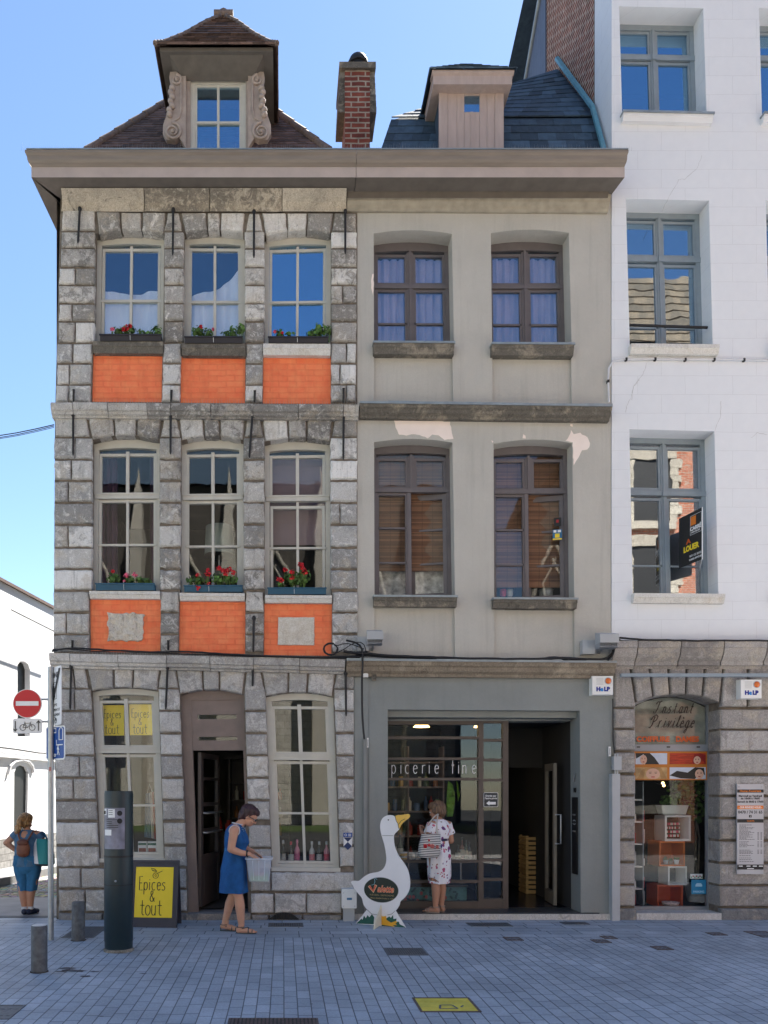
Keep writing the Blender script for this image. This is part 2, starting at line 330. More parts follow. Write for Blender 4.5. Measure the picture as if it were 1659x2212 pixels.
# ------------------------------------------------------------------ shared builders for the fronts
def arch(TL, TR, rise, n=8):
    return [(TL[0]+(TR[0]-TL[0])*i/n, TL[1]+(TR[1]-TL[1])*i/n+rise*4*(i/n)*(1-i/n)) for i in range(1, n)]
def loop(q, rise=0):
    TL, TR, BR, BL = q
    return [BL, TL]+(arch(TL, TR, rise) if rise else [])+[TR, BR]
def pq(r, *pts): return [PX(r(*p)) for p in pts]
def window(parent, q, y, rise, fmat, gmat, fw=.05, vb=(), hb=(), dep=.07, top=None, sash=.035, name='window', panes=None, label=None, glass=True):
    """q: TL TR BR BL of the opening in metres; vb: (s, width, t0, t1, proud); hb: (t, width, s0, s1, proud); panes: sash rectangles"""
    TL, TR, BR, BL = [Vector(p) for p in q]
    w = (TR-TL).length; h = (BL-TL).length; top = fw if top is None else top
    def P(s, t): return (TL*(1-s)+TR*s)*(1-t)+(BL*(1-s)+BR*s)*t
    mb = MB()
    def bar(s0, t0, s1, t1, y0, y1):
        c = [P(s0, t0), P(s1, t0), P(s1, t1), P(s0, t1)]
        mb.hexa([(p.x, y0, p.y) for p in c]+[(p.x, y1, p.y) for p in c])
    fs, ft, tt = fw/w, fw/h, top/h
    bar(0, 0, fs, 1, y, y+dep); bar(1-fs, 0, 1, 1, y, y+dep); bar(fs, 1-ft, 1-fs, 1, y+.002, y+dep)
    # head piece follows the arch
    a = [P(0, 0)]+[Vector(p) for p in arch(tuple(TL), tuple(TR), rise)]+[P(1, 0)] if rise else [P(0, 0), P(1, 0)]
    n = len(a)
    low = [P(i/(n-1), tt)+Vector((0, rise*.55*4*(i/(n-1))*(1-i/(n-1)))) for i in range(n)]
    mb.prism([tuple(p) for p in a]+[tuple(p) for p in reversed(low)], y-.003, y+dep-.004)
    for (s, bw, t0, t1, pr) in vb: bar(s-bw/w/2, t0, s+bw/w/2, t1, y-pr, y+dep*.75)
    for (t, bw, s0, s1, pr) in hb: bar(s0, t-bw/h/2, s1, t+bw/h/2, y-pr, y+dep*.7)
    for (s0, t0, s1, t1) in (panes or ()):                  # moving sash: four thinner rails set back in the frame
        a_, b_ = sash/w, sash/h; y0, y1 = y+.012, y+dep*.9
        bar(s0, t0, s0+a_, t1, y0, y1); bar(s1-a_, t0, s1, t1, y0, y1)
        bar(s0+a_, t0, s1-a_, t0+b_, y0+.002, y1); bar(s0+a_, t1-b_, s1-a_, t1, y0+.002, y1)
    o = mb.build(name, fmat, parent)
    if label: o['label'] = label
    if glass:
        g = MB(); c = [P(fs*.3, 0), P(1-fs*.3, 0), P(1-fs*.3, 1-ft*.5), P(fs*.3, 1-ft*.5)]
        yy = y+dep*.45
        lp = [tuple(c[3]), tuple(c[0])]+(arch(tuple(c[0]), tuple(c[1]), rise*.7) if rise else [])+[tuple(c[1]), tuple(c[2])]
        g.prism(lp, yy, yy+.005)
        g.build('pane', gmat, o)
    return o, P
def sill(parent, q, y0, y1, m, lip=.012, name='sill', zinc=False, yr=0.0):     # q TL TR BR BL as measured on the plane yr
    f_ = (D+y0)/(D+yr); TL, TR, BR, BL = [(p[0]*f_, EYE+(p[1]-EYE)*f_) for p in q]; b = MB()
    h = (TL[1]-BL[1])*(.8 if zinc else 1)
    pr = [(y1, 0), (y0, 0), (y0, -h*.42), (y0+lip, -h*.5), (y0+lip*2.2, -h*.85), (y0+lip*2.6, -h), (y1, -h)]
    n = len(pr); vs = [(TL[0], y, TL[1]+d) for y, d in pr]+[(TR[0], y, TR[1]+d) for y, d in pr]
    b.add(vs, [tuple(range(n)), tuple(range(2*n-1, n-1, -1))]+[(i, (i+1) % n, (i+1) % n+n, i+n) for i in range(n)], 0)
    mats = [m]
    if zinc:
        b.hexa([(TL[0]-.01, y0-.015, TL[1]+.014), (TR[0]+.01, y0-.015, TR[1]+.014), (TR[0]+.01, y0-.015, TR[1]-.012), (TL[0]-.01, y0-.015, TL[1]-.012),
                (TL[0]-.01, y1, TL[1]+.02), (TR[0]+.01, y1, TR[1]+.02), (TR[0]+.01, y1, TR[1]+.003), (TL[0]-.01, y1, TL[1]+.003)], 1); mats = [m, M['zinc']]
    return b.build(name, mats, parent)
def tiles(mb, bl, br, tr, tl, rows, tw, th=.014, m=0, lap=1.25, jit=.004):
    """rows of separate tiles on the slope bl-br-tr-tl"""
    bl, br, tr, tl = [Vector(p) for p in (bl, br, tr, tl)]
    n = ((br-bl).cross(tl-bl)+(br-bl).cross(tr-bl)).normalized()
    if n.z < 0: n = -n
    for i in range(rows):
        t0, t1 = i/rows, min(1.0, (i+lap)/rows)
        a0, a1, b0, b1 = bl.lerp(tl, t0), br.lerp(tr, t0), bl.lerp(tl, t1), br.lerp(tr, t1)
        wid = (a1-a0).length; k = max(1, round(wid/tw)); o = .5*(i % 2)/k
        cuts = [0]+[min(1, max(0, (j+1)/k-o)) for j in range(k)]+([1] if o else [])
        for c0, c1 in zip(cuts, cuts[1:]):
            if c1-c0 < 1e-4: continue
            e = min(.0015/max(wid, .01), (c1-c0)*.2); u = n*(th+random.uniform(0, jit)); l = n*.001
            p0, p1 = a0.lerp(a1, c0+e), a0.lerp(a1, c1-e); q0, q1 = b0.lerp(b1, c0+e), b0.lerp(b1, c1-e)
            u2 = n*.002
            mb.add([p0+u, p1+u, q1+u2, q0+u2, p0-n*.003, p1-n*.003], [(0, 1, 2, 3), (0, 4, 5, 1), (0, 3, 4), (1, 5, 2)], m)
def slopebase(mb, pts, m=0): mb.add([Vector(p)-Vector((0, 0, .012)) for p in pts], [tuple(range(len(pts)))], m)
def rooms(parent, x0, x1, y0, y1, levels, m):                # open-fronted rooms behind the windows
    b = MB()
    for z0, z1 in levels:
        v = [(x0, y0, z0), (x1, y0, z0), (x1, y1, z0), (x0, y1, z0), (x0, y0, z1), (x1, y0, z1), (x1, y1, z1), (x0, y1, z1)]
        b.add(v, [(0, 1, 2, 3), (7, 6, 5, 4), (1, 5, 6, 2), (2, 6, 7, 3), (3, 7, 4, 0)])
    return b.build('room', m, parent)
def spikes(parent, a, b, y, n, h=.09):                       # bird spikes on ledges
    mb = MB()
    for i in range(n):
        t = (i+random.random()*.3)/n; x = a[0]+(b[0]-a[0])*t; z = a[1]+(b[1]-a[1])*t
        dx = random.uniform(-.012, .012); dy = random.uniform(-.03, .03); r = .0014
        mb.add([(x-r, y, z), (x+r, y, z), (x, y+r*1.5, z), (x+dx, y+dy, z+h)], [(0, 1, 3), (1, 2, 3), (2, 0, 3)])
    o = mb.build('bird_spikes', M['steel'], parent); o['kind'] = 'stuff'; return o

# ================================================================== THE STONE HOUSE
SH = wthing('stone_house', 'narrow grey rusticated stone corner house with orange brick panels under its windows', 'house', (-1, 0, 0))
core = MB(); Y0 = .024
XL, XR, XE = W3((118, 1000)).x, W3((771, 1000)).x, W3((1322, 1000)).x
outer = [PX((124, 1996), Y0), PX((116, 1400), Y0), PX((119, 900), Y0), PX((130, 470), Y0), PX((133, 388), Y0), PX((772, 388), Y0), PX((772, 1996), Y0)]
def op(r, TL, TR, BR, BL, crown, y=Y0):
    q = [PX(r(*p), y) for p in (TL, TR, BR, BL)]
    c = PX(r((TL[0]+TR[0])/2, crown), y)[1]
    return q, c-(q[0][1]+q[1][1])/2
T_op = [op(R3, (279, 292), (630, 290), (624, 838), (270, 836), 270), op(R3, (727, 288), (1036, 290), (1040, 848), (720, 848), 270), op(R3, (1137, 299), (1476, 288), (1474, 848), (1132, 848), 272)]
M_op = [op(R4, (264, 206), (606, 203), (607, 968), (258, 968), 180), op(R4, (712, 210), (1030, 205), (1034, 978), (710, 978), 183), op(R4, (1137, 215), (1471, 210), (1476, 988), (1138, 988), 190)]
G_op = [op(R7, (262, 262), (600, 262), (628, 1122), (303, 1122), 244), op(R7, (709, 280), (1030, 278), (1064, 1386), (750, 1386), 250), op(R7, (1143, 290), (1487, 292), (1517, 1170), (1176, 1166), 268)]
P_op = [pq(R3, (266, 892), (619, 892), (615, 1141), (260, 1139)), pq(R3, (713, 904), (1040, 904), (1038, 1146), (709, 1144)), pq(R3, (1130, 902), (1474, 902), (1473, 1150), (1128, 1148)),
        pq(R4, (250, 1006), (611, 1008), (608, 1278), (254, 1275)), pq(R4, (706, 1016), (1040, 1018), (1038, 1285), (702, 1280)), pq(R4, (1136, 1026), (1480, 1027), (1476, 1295), (1133, 1290))]
holes = [(loop(q, r), .19, False) for q, r in T_op+M_op]+[(loop(q, r), .14, False) for q, r in G_op]+[(loop(q), .03, True) for q in P_op]
core.wall(outer, holes, Y0, 0, 0, 1)
zt = PX((500, 388))[1]
# side, back and hidden right wall of the body
for a, b in (((XL+.02, Y0), (XL+.25, 7.6)), ((XL+.25, 7.6), (XR, 7.6)), ((XR, 7.6), (XR, Y0))):
    core.add([(a[0], a[1], -1.2), (b[0], b[1], -1.2), (b[0], b[1], zt), (a[0], a[1], zt)], [(0, 1, 2, 3)])
core.build('wall', [M['mortar'], M['orange']], SH)
st = {k: MB() for k in ('top', 'mid', 'pale', 'low', 'frieze', 'plinth', 'pale')}
def rows(b, r, ys, lf, rf, split=0, yf=-.012, amp=.009, jag=0):
    for i, (y0, y1) in enumerate(ys):
        a0, a1, c0, c1 = lf(y0), lf(y1), rf(y0), rf(y1)
        j = random.uniform(-jag, jag)
        a0 += j; a1 += j
        y_ = yf+random.uniform(-.008, .008)
        q = [(a0, y0), (c0, y0), (c1, y1), (a1, y1)]
        if random.random() < split:
            s = random.choice((.36, .45, .55, .62)); m0, m1 = a0+(c0-a0)*s, a1+(c1-a1)*s; g = 2.5
            b.block(pq(r, (a0, y0), (m0-g, y0), (m1-g, y1), (a1, y1)), y_, .06, amp=amp)
            b.block(pq(r, (m0+g, y0), (c0, y0), (c1, y1), (m1+g, y1)), y_+random.uniform(-.006, .006), .06, amp=amp)
        else: b.block(pq(r, *q), y_, .06, amp=amp)
def lin(y0, x0, y1, x1): return lambda y: x0+(x1-x0)*(y-y0)/(y1-y0)
def step(yc, f, g): return lambda y: f(y) if y < yc else g(y)
t = st['top']; rt = [(284, 360), (370, 456), (468, 546), (556, 640), (650, 730), (741, 838)]; rl = [(849, 941), (954, 1051), (1061, 1142)]
rows(t, R3, [(172, 273)]+rt, lin(172, 113, 838, 91), lambda y: 277, .3, jag=3)
t = st['pale']; rows(t, R3, rl, lin(849, 89, 1142, 83), lin(849, 263, 1142, 256), .5, jag=2)
rows(st['top'], R3, rt, lambda y: 630, lambda y: 727, 0); rows(t, R3, rl, lin(849, 626, 1142, 619), lin(849, 714, 1142, 708), .0)
rows(st['top'], R3, rt, lambda y: 1037, lambda y: 1137, 0); rows(t, R3, rl, lin(849, 1043, 1142, 1041), lin(849, 1128, 1142, 1126), 0)
rows(st['top'], R3, rt, lambda y: 1476, lambda y: 1602, .3); rows(t, R3, rl, lambda y: 1475, lin(849, 1600, 1142, 1597), .5)
t = st['top']
def vous(b, r, top, bot, yt, yb, gap=4, amp=.008, yf=-.012):
    for i in range(len(top)-1):
        q = [(top[i]+gap, yt[i]), (top[i+1]-gap, yt[i+1]), (bot[i+1]-gap, yb[i+1]), (bot[i]+gap, yb[i])]
        b.block(pq(r, *q), yf+random.uniform(-.006, .006), .23, amp=amp)
vous(t, R3, [284, 407, 517, 640], [296, 411, 515, 630], [181, 184, 186, 186], [290, 272, 272, 286])
vous(t, R3, [712, 842, 914, 1040], [734, 848, 912, 1030], [187]*4, [282, 272, 272, 284])
vous(t, R3, [1122, 1248, 1356, 1487], [1142, 1254, 1350, 1474], [188]*4, [298, 276, 272, 287])
for a in (((648, 187), (702, 187), (719, 272), (632, 272)), ((1060, 190), (1112, 190), (1129, 282), (1042, 280)), ((1494, 188), (1598, 190), (1600, 278), (1478, 280))): t.block(pq(R3, *a), -.012, .06)
m_ = st['mid']; rm = [(193, 297), (308, 402), (416, 514), (526, 624), (638, 742), (753, 851), (863, 957)]; rb = [(973, 1070), (1082, 1181), (1192, 1276)]
rows(m_, R4, [(88, 184)], lambda y: 78, lin(88, 236, 184, 250), 0); rows(st['pale'], R4, rm, lambda y: 73, lambda y: 264, .35, jag=3)
rows(st['pale'], R4, rb, lambda y: 70, lin(973, 246, 1276, 248), .4, jag=2)
rows(m_, R4, rm, lambda y: 606, lambda y: 712, 0, amp=.013); rows(m_, R4, rb, lambda y: 612, lin(973, 704, 1276, 699), 0)
rows(m_, R4, rm, lambda y: 1031, lambda y: 1137, 0, amp=.013); rows(m_, R4, rb, lambda y: 1042, lambda y: 1132, 0, amp=.012)
rows(st['pale'], R4, rm, lambda y: 1471, lambda y: 1605, .1); rows(st['pale'], R4, rb, lambda y: 1481, lambda y: 1610, .2)
vous(m_, R4, [242, 372, 492, 618], [262, 378, 488, 604], [85, 85, 87, 87], [198, 180, 178, 200])
vous(m_, R4, [702, 828, 910, 1040], [716, 832, 912, 1030], [87, 88, 88, 88], [198, 184, 182, 200])
vous(m_, R4, [1124, 1254, 1352, 1484], [1138, 1260, 1350, 1470], [90]*4, [207, 192, 190, 206])
for a in (((630, 90), (692, 90), (709, 185), (612, 185)), ((1050, 92), (1114, 92), (1130, 185), (1038, 185)), ((1494, 92), (1603, 92), (1604, 183), (1480, 183))): m_.block(pq(R4, *a), -.012, .06)
g = st['low']; rg = [(252, 356), (366, 468), (480, 582), (592, 694), (706, 808), (820, 912), (928, 1036), (1050, 1148)]
rows(g, R7, [(146, 246)], lambda y: 68, lin(146, 226, 246, 244), .4, amp=.006); rows(g, R7, rg, lin(252, 72, 1148, 84), lin(252, 256, 1148, 300), .3, amp=.007, jag=2)
rows(g, R7, rg, lin(252, 600, 1148, 632), lin(252, 704, 1148, 742), .0, amp=.006)
rows(g, R7, rg[:6]+[(940, 1050), (1062, 1160)], lin(252, 1036, 1148, 1062), lin(252, 1141, 1148, 1172), 0, amp=.006)
rows(g, R7, rg, lin(252, 1490, 1148, 1521), lambda y: 1590, 0, amp=.007)
vous(g, R7, [238, 372, 474, 608], [262, 374, 470, 596], [140, 143, 146, 148], [258, 244, 242, 256], amp=.006)
vous(g, R7, [688, 824, 908, 1042], [706, 826, 908, 1028], [152, 154, 156, 158], [272, 254, 252, 276], amp=.006)
vous(g, R7, [1122, 1258, 1358, 1498], [1142, 1258, 1352, 1482], [162, 164, 166, 168], [286, 268, 268, 286], amp=.006)
for a in (((612, 150), (684, 150), (700, 244), (600, 244)), ((1048, 160), (1116, 162), (1138, 262), (1036, 262)), ((1504, 170), (1590, 170), (1590, 248), (1488, 248))): g.block(pq(R7, *a), -.012, .06, amp=.006)
def course(b, ys, xs, yf=-.014, amp=.008):
    for x0, x1 in zip(xs, xs[1:]): b.block(pq(R7, (x0+3, ys[0]), (x1-3, ys[0]), (x1-3, ys[1]), (x0+3, ys[1])), yf+random.uniform(-.01, .006), .07, amp=amp)
course(g, (1160, 1256), (92, 208, 332, 470, 600, 742)); course(g, (1268, 1374), (94, 230, 400, 560, 746), -.02)
course(g, (1180, 1272), (1066, 1170, 1592)); course(g, (1286, 1384), (1066, 1186, 1350, 1530, 1592), -.02)
course(st['plinth'], (1384, 1434), (94, 320, 748), -.035, .004); st['plinth2'] = MB(); course(st['plinth2'], (1394, 1440), (1068, 1160, 1330, 1530, 1594), -.035, .004)
f = st['frieze']
for x0, x1 in zip((104, 525, 857, 1226), (525, 857, 1226, 1555)):
    a = [W3(R3(x0+2, 58), -.2), W3(R3(x1-2, 58), -.2), W3(R3(x1-2, 178), -.02), W3(R3(x0+2, 176), -.02)]
    n1, n2 = 14, 6; vs = []; of = random.random()*50
    for j in range(n2+1):
        for i in range(n1+1):
            p = a[0].lerp(a[1], i/n1).lerp(a[3].lerp(a[2], i/n1), j/n2)
            e = 0 if i in (0, n1) or j in (0, n2) else 1
            sag = .05*sin(pi*j/n2)
            vs.append((p.x, p.y+sag+(noise.noise(Vector((p.x*6+of, p.z*14, 0)))*.02 if e else .012), p.z))
    f.add(vs, [(j*(n1+1)+i, j*(n1+1)+i+1, (j+1)*(n1+1)+i+1, (j+1)*(n1+1)+i) for j in range(n2) for i in range(n1)])
    f.add([vs[0], vs[n1], (vs[n1][0], .1, vs[n1][2]), (vs[0][0], .1, vs[0][2])], [(0, 1, 2, 3)])
    l = [vs[j*(n1+1)] for j in range(n2+1)]; f.add(l+[(l[-1][0], .1, l[-1][2]), (l[0][0], .1, l[0][2])], [tuple(range(len(l)+2))])
    l = [vs[j*(n1+1)+n1] for j in range(n2+1)]; f.add(l+[(l[-1][0], .1, l[-1][2]), (l[0][0], .1, l[0][2])], [tuple(range(len(l)+2))])
for k, (nm, mm) in {'top': ('stonework', 'stone_top'), 'pale': ('stonework', 'stone_pale'), 'mid': ('stonework', 'stone_mid'), 'low': ('stonework', 'stone_low'), 'frieze': ('frieze', 'stone_frieze'), 'plinth': ('plinth', 'stone_plinth'), 'plinth2': ('plinth', 'stone_plinth')}.items(): st[k].build(nm, M[mm], SH)
# string courses
SP = [(.1, 0), (-.115, 0), (-.12, -.035), (-.11, -.10), (-.085, -.115), (-.08, -.15), (-.045, -.165), (-.04, -.19), (.1, -.19)]
def course_run(r, xs, ya, yb, y_off, m, parent, prof=SP, name='string_course'):
    b = MB(); Xa, za = PX(r(xs[0], ya), y_off); Xb, zb = PX(r(xs[-1], yb), y_off)
    for x0, x1 in zip(xs, xs[1:]):
        p0, p1 = PX(r(x0, ya), y_off)[0], PX(r(x1, ya), y_off)[0]
        zf = lambda X: za+(zb-za)*(X-Xa)/(Xb-Xa)+0
        dz = random.uniform(-.004, .004); dy = random.uniform(-.006, .006)
        b.run((p0, zf(p0)+dz), (p1, zf(p1)+dz), [(y+dy, d) for y, d in prof], 0, .004)
    return b.build(name, m, parent)
course_run(R4, (52, 165, 342, 541, 660, 863, 1078, 1310, 1538, 1616), 13, 22, -.12, M['stone_mid'], SH, [(y, d*.86) for y, d in SP])
course_run(R7, (44, 150, 394, 640, 860, 1080, 1315, 1546), 68, 100, -.12, M['stone_low'], SH, [(y, d*.93) for y, d in SP])
# rough plaques in the brick panels
pl = MB(); pl.block(pq(R4, (343, 1078), (523, 1080), (520, 1217), (345, 1214)), .018, .09, .012, .03, step=.022); pl.build('rough_plaque', stone('broken_stone', (.05, .045, .04), (.55, .5, .43), (.72, .67, .58), .8, .6, 1.0, seed=44), SH)
pl = MB(); pl.block(pq(R4, (1206, 1098), (1390, 1098), (1390, 1241), (1204, 1238)), .034, .09, .006, .005); pl.build('smooth_plaque', stone('cream_plaque_stone', (.36, .32, .27), (.62, .57, .49), (.7, .66, .58), .35, .2, .4, seed=51), SH)
# wall ties
for r, p, q in ((R3, (202, 168), (192, 340)), (R3, (675, 172), (672, 402)), (R3, (1084, 182), (1083, 415)), (R3, (1546, 180), (1546, 395)), (R3, (171, 1082), (170, 1142)), (R3, (666, 1085), (664, 1144)), (R3, (1088, 1087), (1087, 1146)), (R3, (1538, 1075), (1537, 1150)),
                (R4, (168, 76), (168, 282)), (R4, (662, 78), (661, 276)), (R4, (1076, 78), (1060, 295)), (R4, (1538, 80), (1536, 305)), (R4, (165, 1218), (164, 1258)), (R4, (650, 1218), (650, 1268)), (R4, (1083, 1105), (1080, 1277)),
                (R7, (158, 138), (153, 355)), (R7, (646, 140), (637, 355)), (R7, (1078, 155), (1077, 237)), (R7, (1548, 170), (1550, 388))):
    b = MB(); a, c = W3(r(*p), -.05), W3(r(*q), -.045)
    b.tube([a, a.lerp(c, .05), c.lerp(a, .06), c], [.019, .016, .014, .006], 7)
    if (c-a).length > .3: b.ball(a, (.026, .022, .034)); b.tube([a, a+Vector((0, .1, 0))], .012, 6)
    b.build('wall_tie', M['iron'], SH)
# windows of the stone house
def inset(q, y):                                            # the same opening, further back
    return q
for i, (q, r) in enumerate(T_op):
    sp = MB()
    o, P = window(SH, q, .16, r, M['frame_w'], M['glass_top' if i == 2 else 'glass_half'], .062, vb=[(.5, .034, .05, .97, -.006)], hb=[(.565, .03, .05, .95, -.002)], panes=[(.075, .07, .925, .975)], top=.075)
    yl = W3(R3(0, (835, 846, 846)[i])).z
    xs = ((270, 622, 836, 890), (718, 1040, 845, 902), (1130, 1471, 848, 900))[i]
    sill(o, pq(R3, (xs[0], xs[2]), (xs[1], xs[2]+2), (xs[1], xs[3]), (xs[0], xs[3])), -.05, .2, M['dkstone' if i < 2 else 'pale_stone'])
for i, (q, r) in enumerate(M_op):
    o, P = window(SH, q, .15, r, M['frame_w'], M['glass_mid'], .062, vb=[(.5, .042, .05, .335, .002), (.5, .034, .37, .97, -.004)], hb=[(.352, .06, .02, .98, .02), (.335, .02, .01, .99, .03), (.675, .026, .06, .94, .0)],
                  panes=[(.075, .06, .925, .34), (.075, .37, .925, .975)] if i < 2 else [(.075, .06, .925, .34), (.085, .395, .915, .975)], top=.08)
    xs = ((250, 607, 967, 1003), (707, 1036, 977, 1013), (1140, 1478, 988, 1024))[i]
    sill(o, pq(R4, (xs[0], xs[2]), (xs[1], xs[2]+2), (xs[1], xs[3]), (xs[0], xs[3])), -.05, .2, M['pale_stone'])
for i in (0, 2):
    q, r = G_op[i]
    o, P = window(SH, q, .10, r, M['frame_w'], M['glass_shop'], .075, vb=[(.49, .05, .04, .335, .004), (.49, .036, .36, .97, -.004)], hb=[(.349, .06, .0, 1, .022), (.333, .022, .0, 1, .034), (.672, .028, .08, .95, .012)],
                  panes=[(.085, .05, .915, .33), (.085, .37, .915, .965)], top=.06, name='shop_window')
    b = MB(); TLx = q[3]; TRx = q[2]
    b.hexa([(TLx[0]-.01, .02, TLx[1]+.035), (TRx[0]+.01, .02, TRx[1]+.035), (TRx[0]+.01, .02, TRx[1]-.015), (TLx[0]-.01, .02, TLx[1]-.015), (TLx[0]-.01, .2, TLx[1]+.035), (TRx[0]+.01, .2, TRx[1]+.035), (TRx[0]+.01, .2, TRx[1]-.015), (TLx[0]-.01, .2, TLx[1]-.015)])
    b.build('sill', M['frame_w'], o)
# door with fanlight board and open leaf
q, r = G_op[1]; yd = .12
b = MB(); TL, TR, BR, BL = [Vector(p) for p in q]
def DP(s, t): return (TL*(1-s)+TR*s)*(1-t)+(BL*(1-s)+BR*s)*t
def dbar(mb, s0, t0, s1, t1, y0, y1, m=0):
    c = [DP(s0, t0), DP(s1, t0), DP(s1, t1), DP(s0, t1)]; mb.hexa([(p.x, y0, p.y) for p in c]+[(p.x, y1, p.y) for p in c], m)
dbar(b, 0, 0, .155, 1, yd, yd+.09); dbar(b, .965, 0, 1, 1, yd, yd+.09)
hd = [tuple(DP(0, 0))]+arch(tuple(TL), tuple(TR), r)+[tuple(DP(1, 0)), tuple(DP(1, .02)), tuple(DP(0, .02))]
b.prism(hd, yd-.003, yd+.08)
for t0, t1 in ((.02, .088), (.108, .19), (.207, .253)): dbar(b, .155, t0, .965, t1, yd+.012, yd+.06)
for t0, t1 in ((.088, .108), (.19, .207)): dbar(b, .155, t0, .25, t1, yd+.012, yd+.06); dbar(b, .87, t0, .965, t1, yd+.012, yd+.06)
dbar(b, .155, .096-.0015, .25, .096+.0015, yd+.01, yd+.02)
dfr = b.build('door_frame', M['door_b'], SH)
b = MB(); dbar(b, .25, .086, .87, .11, yd+.04, yd+.045); dbar(b, .25, .188, .87, .209, yd+.04, yd+.045); b.build('fanlight_pane', M['glass_shop'], dfr)
hx = DP(.165, .6).x; lw = .86; hz0 = .14; hz1 = DP(.2, .255).y-.02
leaf = MB(); an = radians(78); ca, sa = cos(an), sin(an)
def L(u, v, z): return (hx+.02+u*ca-v*sa*0+v*sa, yd+.06+u*sa-v*ca, z)
def lb(mb, u0, u1, z0, z1, v0=0, v1=.045, m=0): mb.hexa([L(u0, v0, z1), L(u1, v0, z1), L(u1, v0, z0), L(u0, v0, z0), L(u0, v1, z1), L(u1, v1, z1), L(u1, v1, z0), L(u0, v1, z0)], m)
zs = [hz0, hz0+.62, hz0+.68, hz0+.98, hz0+1.03, hz0+1.33, hz0+1.38, hz0+1.68, hz0+1.72, hz1-.07, hz1]
lb(leaf, 0, .1, hz0, hz1); lb(leaf, lw-.1, lw, hz0, hz1); lb(leaf, .1, lw-.1, hz0, zs[1], .008, .04); lb(leaf, .16, lw-.16, hz0+.12, zs[1]-.1, .0, .044)
for a, c in ((1, 2), (3, 4), (5, 6), (7, 8), (9, 10)): lb(leaf, .1, lw-.1, zs[a], zs[c], .002, .043)
lf = leaf.build('door', mat('dark_taupe_door_leaf', (.075, .06, .055), .5, .12, 6), SH)
b = MB(); lb(b, .1, lw-.1, zs[2], zs[9], .02, .025); b.build('pane', M['glass_shop'], lf)
b = MB()
for z in (hz0+.98, hz0+1.24): b.tube([L(.05, .06, z), L(.05, .1, z), L(lw*.95, .1, z), L(lw*.95, .06, z)], .012, 8)
b.build('handle', M['steel'], lf)
b = MB(); b.box(*(PX(R7(742, 1384))[0], PX(R7(1066, 1384))[0]), -.05, 1.5, -.02, W3(R7(0, 1386)).z); b.build('door_step', M['stone_plinth'], SH)
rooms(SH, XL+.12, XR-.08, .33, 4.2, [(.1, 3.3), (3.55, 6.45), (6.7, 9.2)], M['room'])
# ------------------------------------------------------------------ gutters (one per house, butted)
GZ = 9.69
GP_ = [(.1, -.02), (-.36, -.02), (-.385, .0), (-.43, 0), (-.43, -.03), (-.405, -.05), (-.40, -.1), (-.385, -.125), (-.365, -.135), (-.345, -.15), (-.35, -.16), (-.35, -.285), (.1, -.285)]
def gutter(parent, x0, x1, left, right):
    b = MB()
    n = len(GP_)
    def ring(x, kind, sgn):
        return [(x-sgn*max(0, -y)*kind, y, GZ+dz) for y, dz in GP_]
    a = ring(x0, left, 1); c = ring(x1, right, -1)
    fs = [(i, (i+1) % n, (i+1) % n+n, i+n) for i in range(n)]
    for i, f_ in enumerate(fs): b.add([(a+c)[k] for k in f_], [(0, 1, 2, 3)], 2 if 9 <= i <= 10 else (1 if i == 11 else 0))
    b.add(a, [tuple(range(n))], 0); b.add(c, [tuple(range(n))], 0)
    b.box(x0-.4*left, x1+.4*right, -.44, -.36, GZ+.002, GZ+.014, 3)
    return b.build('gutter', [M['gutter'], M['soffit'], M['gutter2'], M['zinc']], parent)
xg = W3((770, 340), -.4).x
gl = gutter(SH, XL+.06, xg-.003, .72, 0)
b = MB()                                                    # return of the eave along the side street
xa = XL+.06
for i in range(1):
    pr = [(-.43, 0), (-.43, -.03), (-.405, -.05), (-.385, -.125), (-.35, -.16), (-.35, -.285), (.02, -.285)]
    va = [(xa+y*.72, -.0+y*1.0, GZ+dz) for y, dz in pr]; vb_ = [(xa+y*.72+.12, 2.2, GZ+dz) for y, dz in pr]
    b.add(va+vb_, [(k, k+1, k+1+len(pr), k+len(pr)) for k in range(len(pr)-1)], 0)
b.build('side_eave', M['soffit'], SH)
# ------------------------------------------------------------------ tiled roof and dormer of the stone house
def rz(y): return 9.95+1.5*(y-.1)
roof = MB(); xm = (XL+XR)/2; hw = (XR-XL)/2; e = -.06; ez = rz(e); ay = .1+hw; az = rz(ay)
x0, x1 = XL+.02, XR-.12
apex = Vector((xm, ay+.1, az+.1)); bk = Vector((xm, 5.7, az+.1))
c = [Vector((x0, e, ez)), Vector((x1+.1, e, ez)), Vector((x1+.1, 7.7, ez)), Vector((x0+.1, 7.7, ez))]
slopebase(roof, [c[0], c[1], apex]); slopebase(roof, [c[0], apex, bk, c[3]]); slopebase(roof, [c[1], c[2], bk, apex]); slopebase(roof, [c[3], c[2], bk])
tiles(roof, c[0], c[1], apex, apex, 44, .15, .010, jit=.003)
tiles(roof, c[3], c[0], apex, bk, 26, .3); tiles(roof, c[1], c[2], bk, apex, 26, .3)
rf = roof.build('roof', M['tile'], SH)
b = MB()
for a_, n_ in ((c[0], 12), (c[1], 12)):
    for i in range(n_):
        p, q_ = a_.lerp(apex, i/n_), a_.lerp(apex, (i+1.08)/n_); b.tube([p, q_], [.062, .05], 8)
b.build('hip_tiles', M['ridge'], rf)
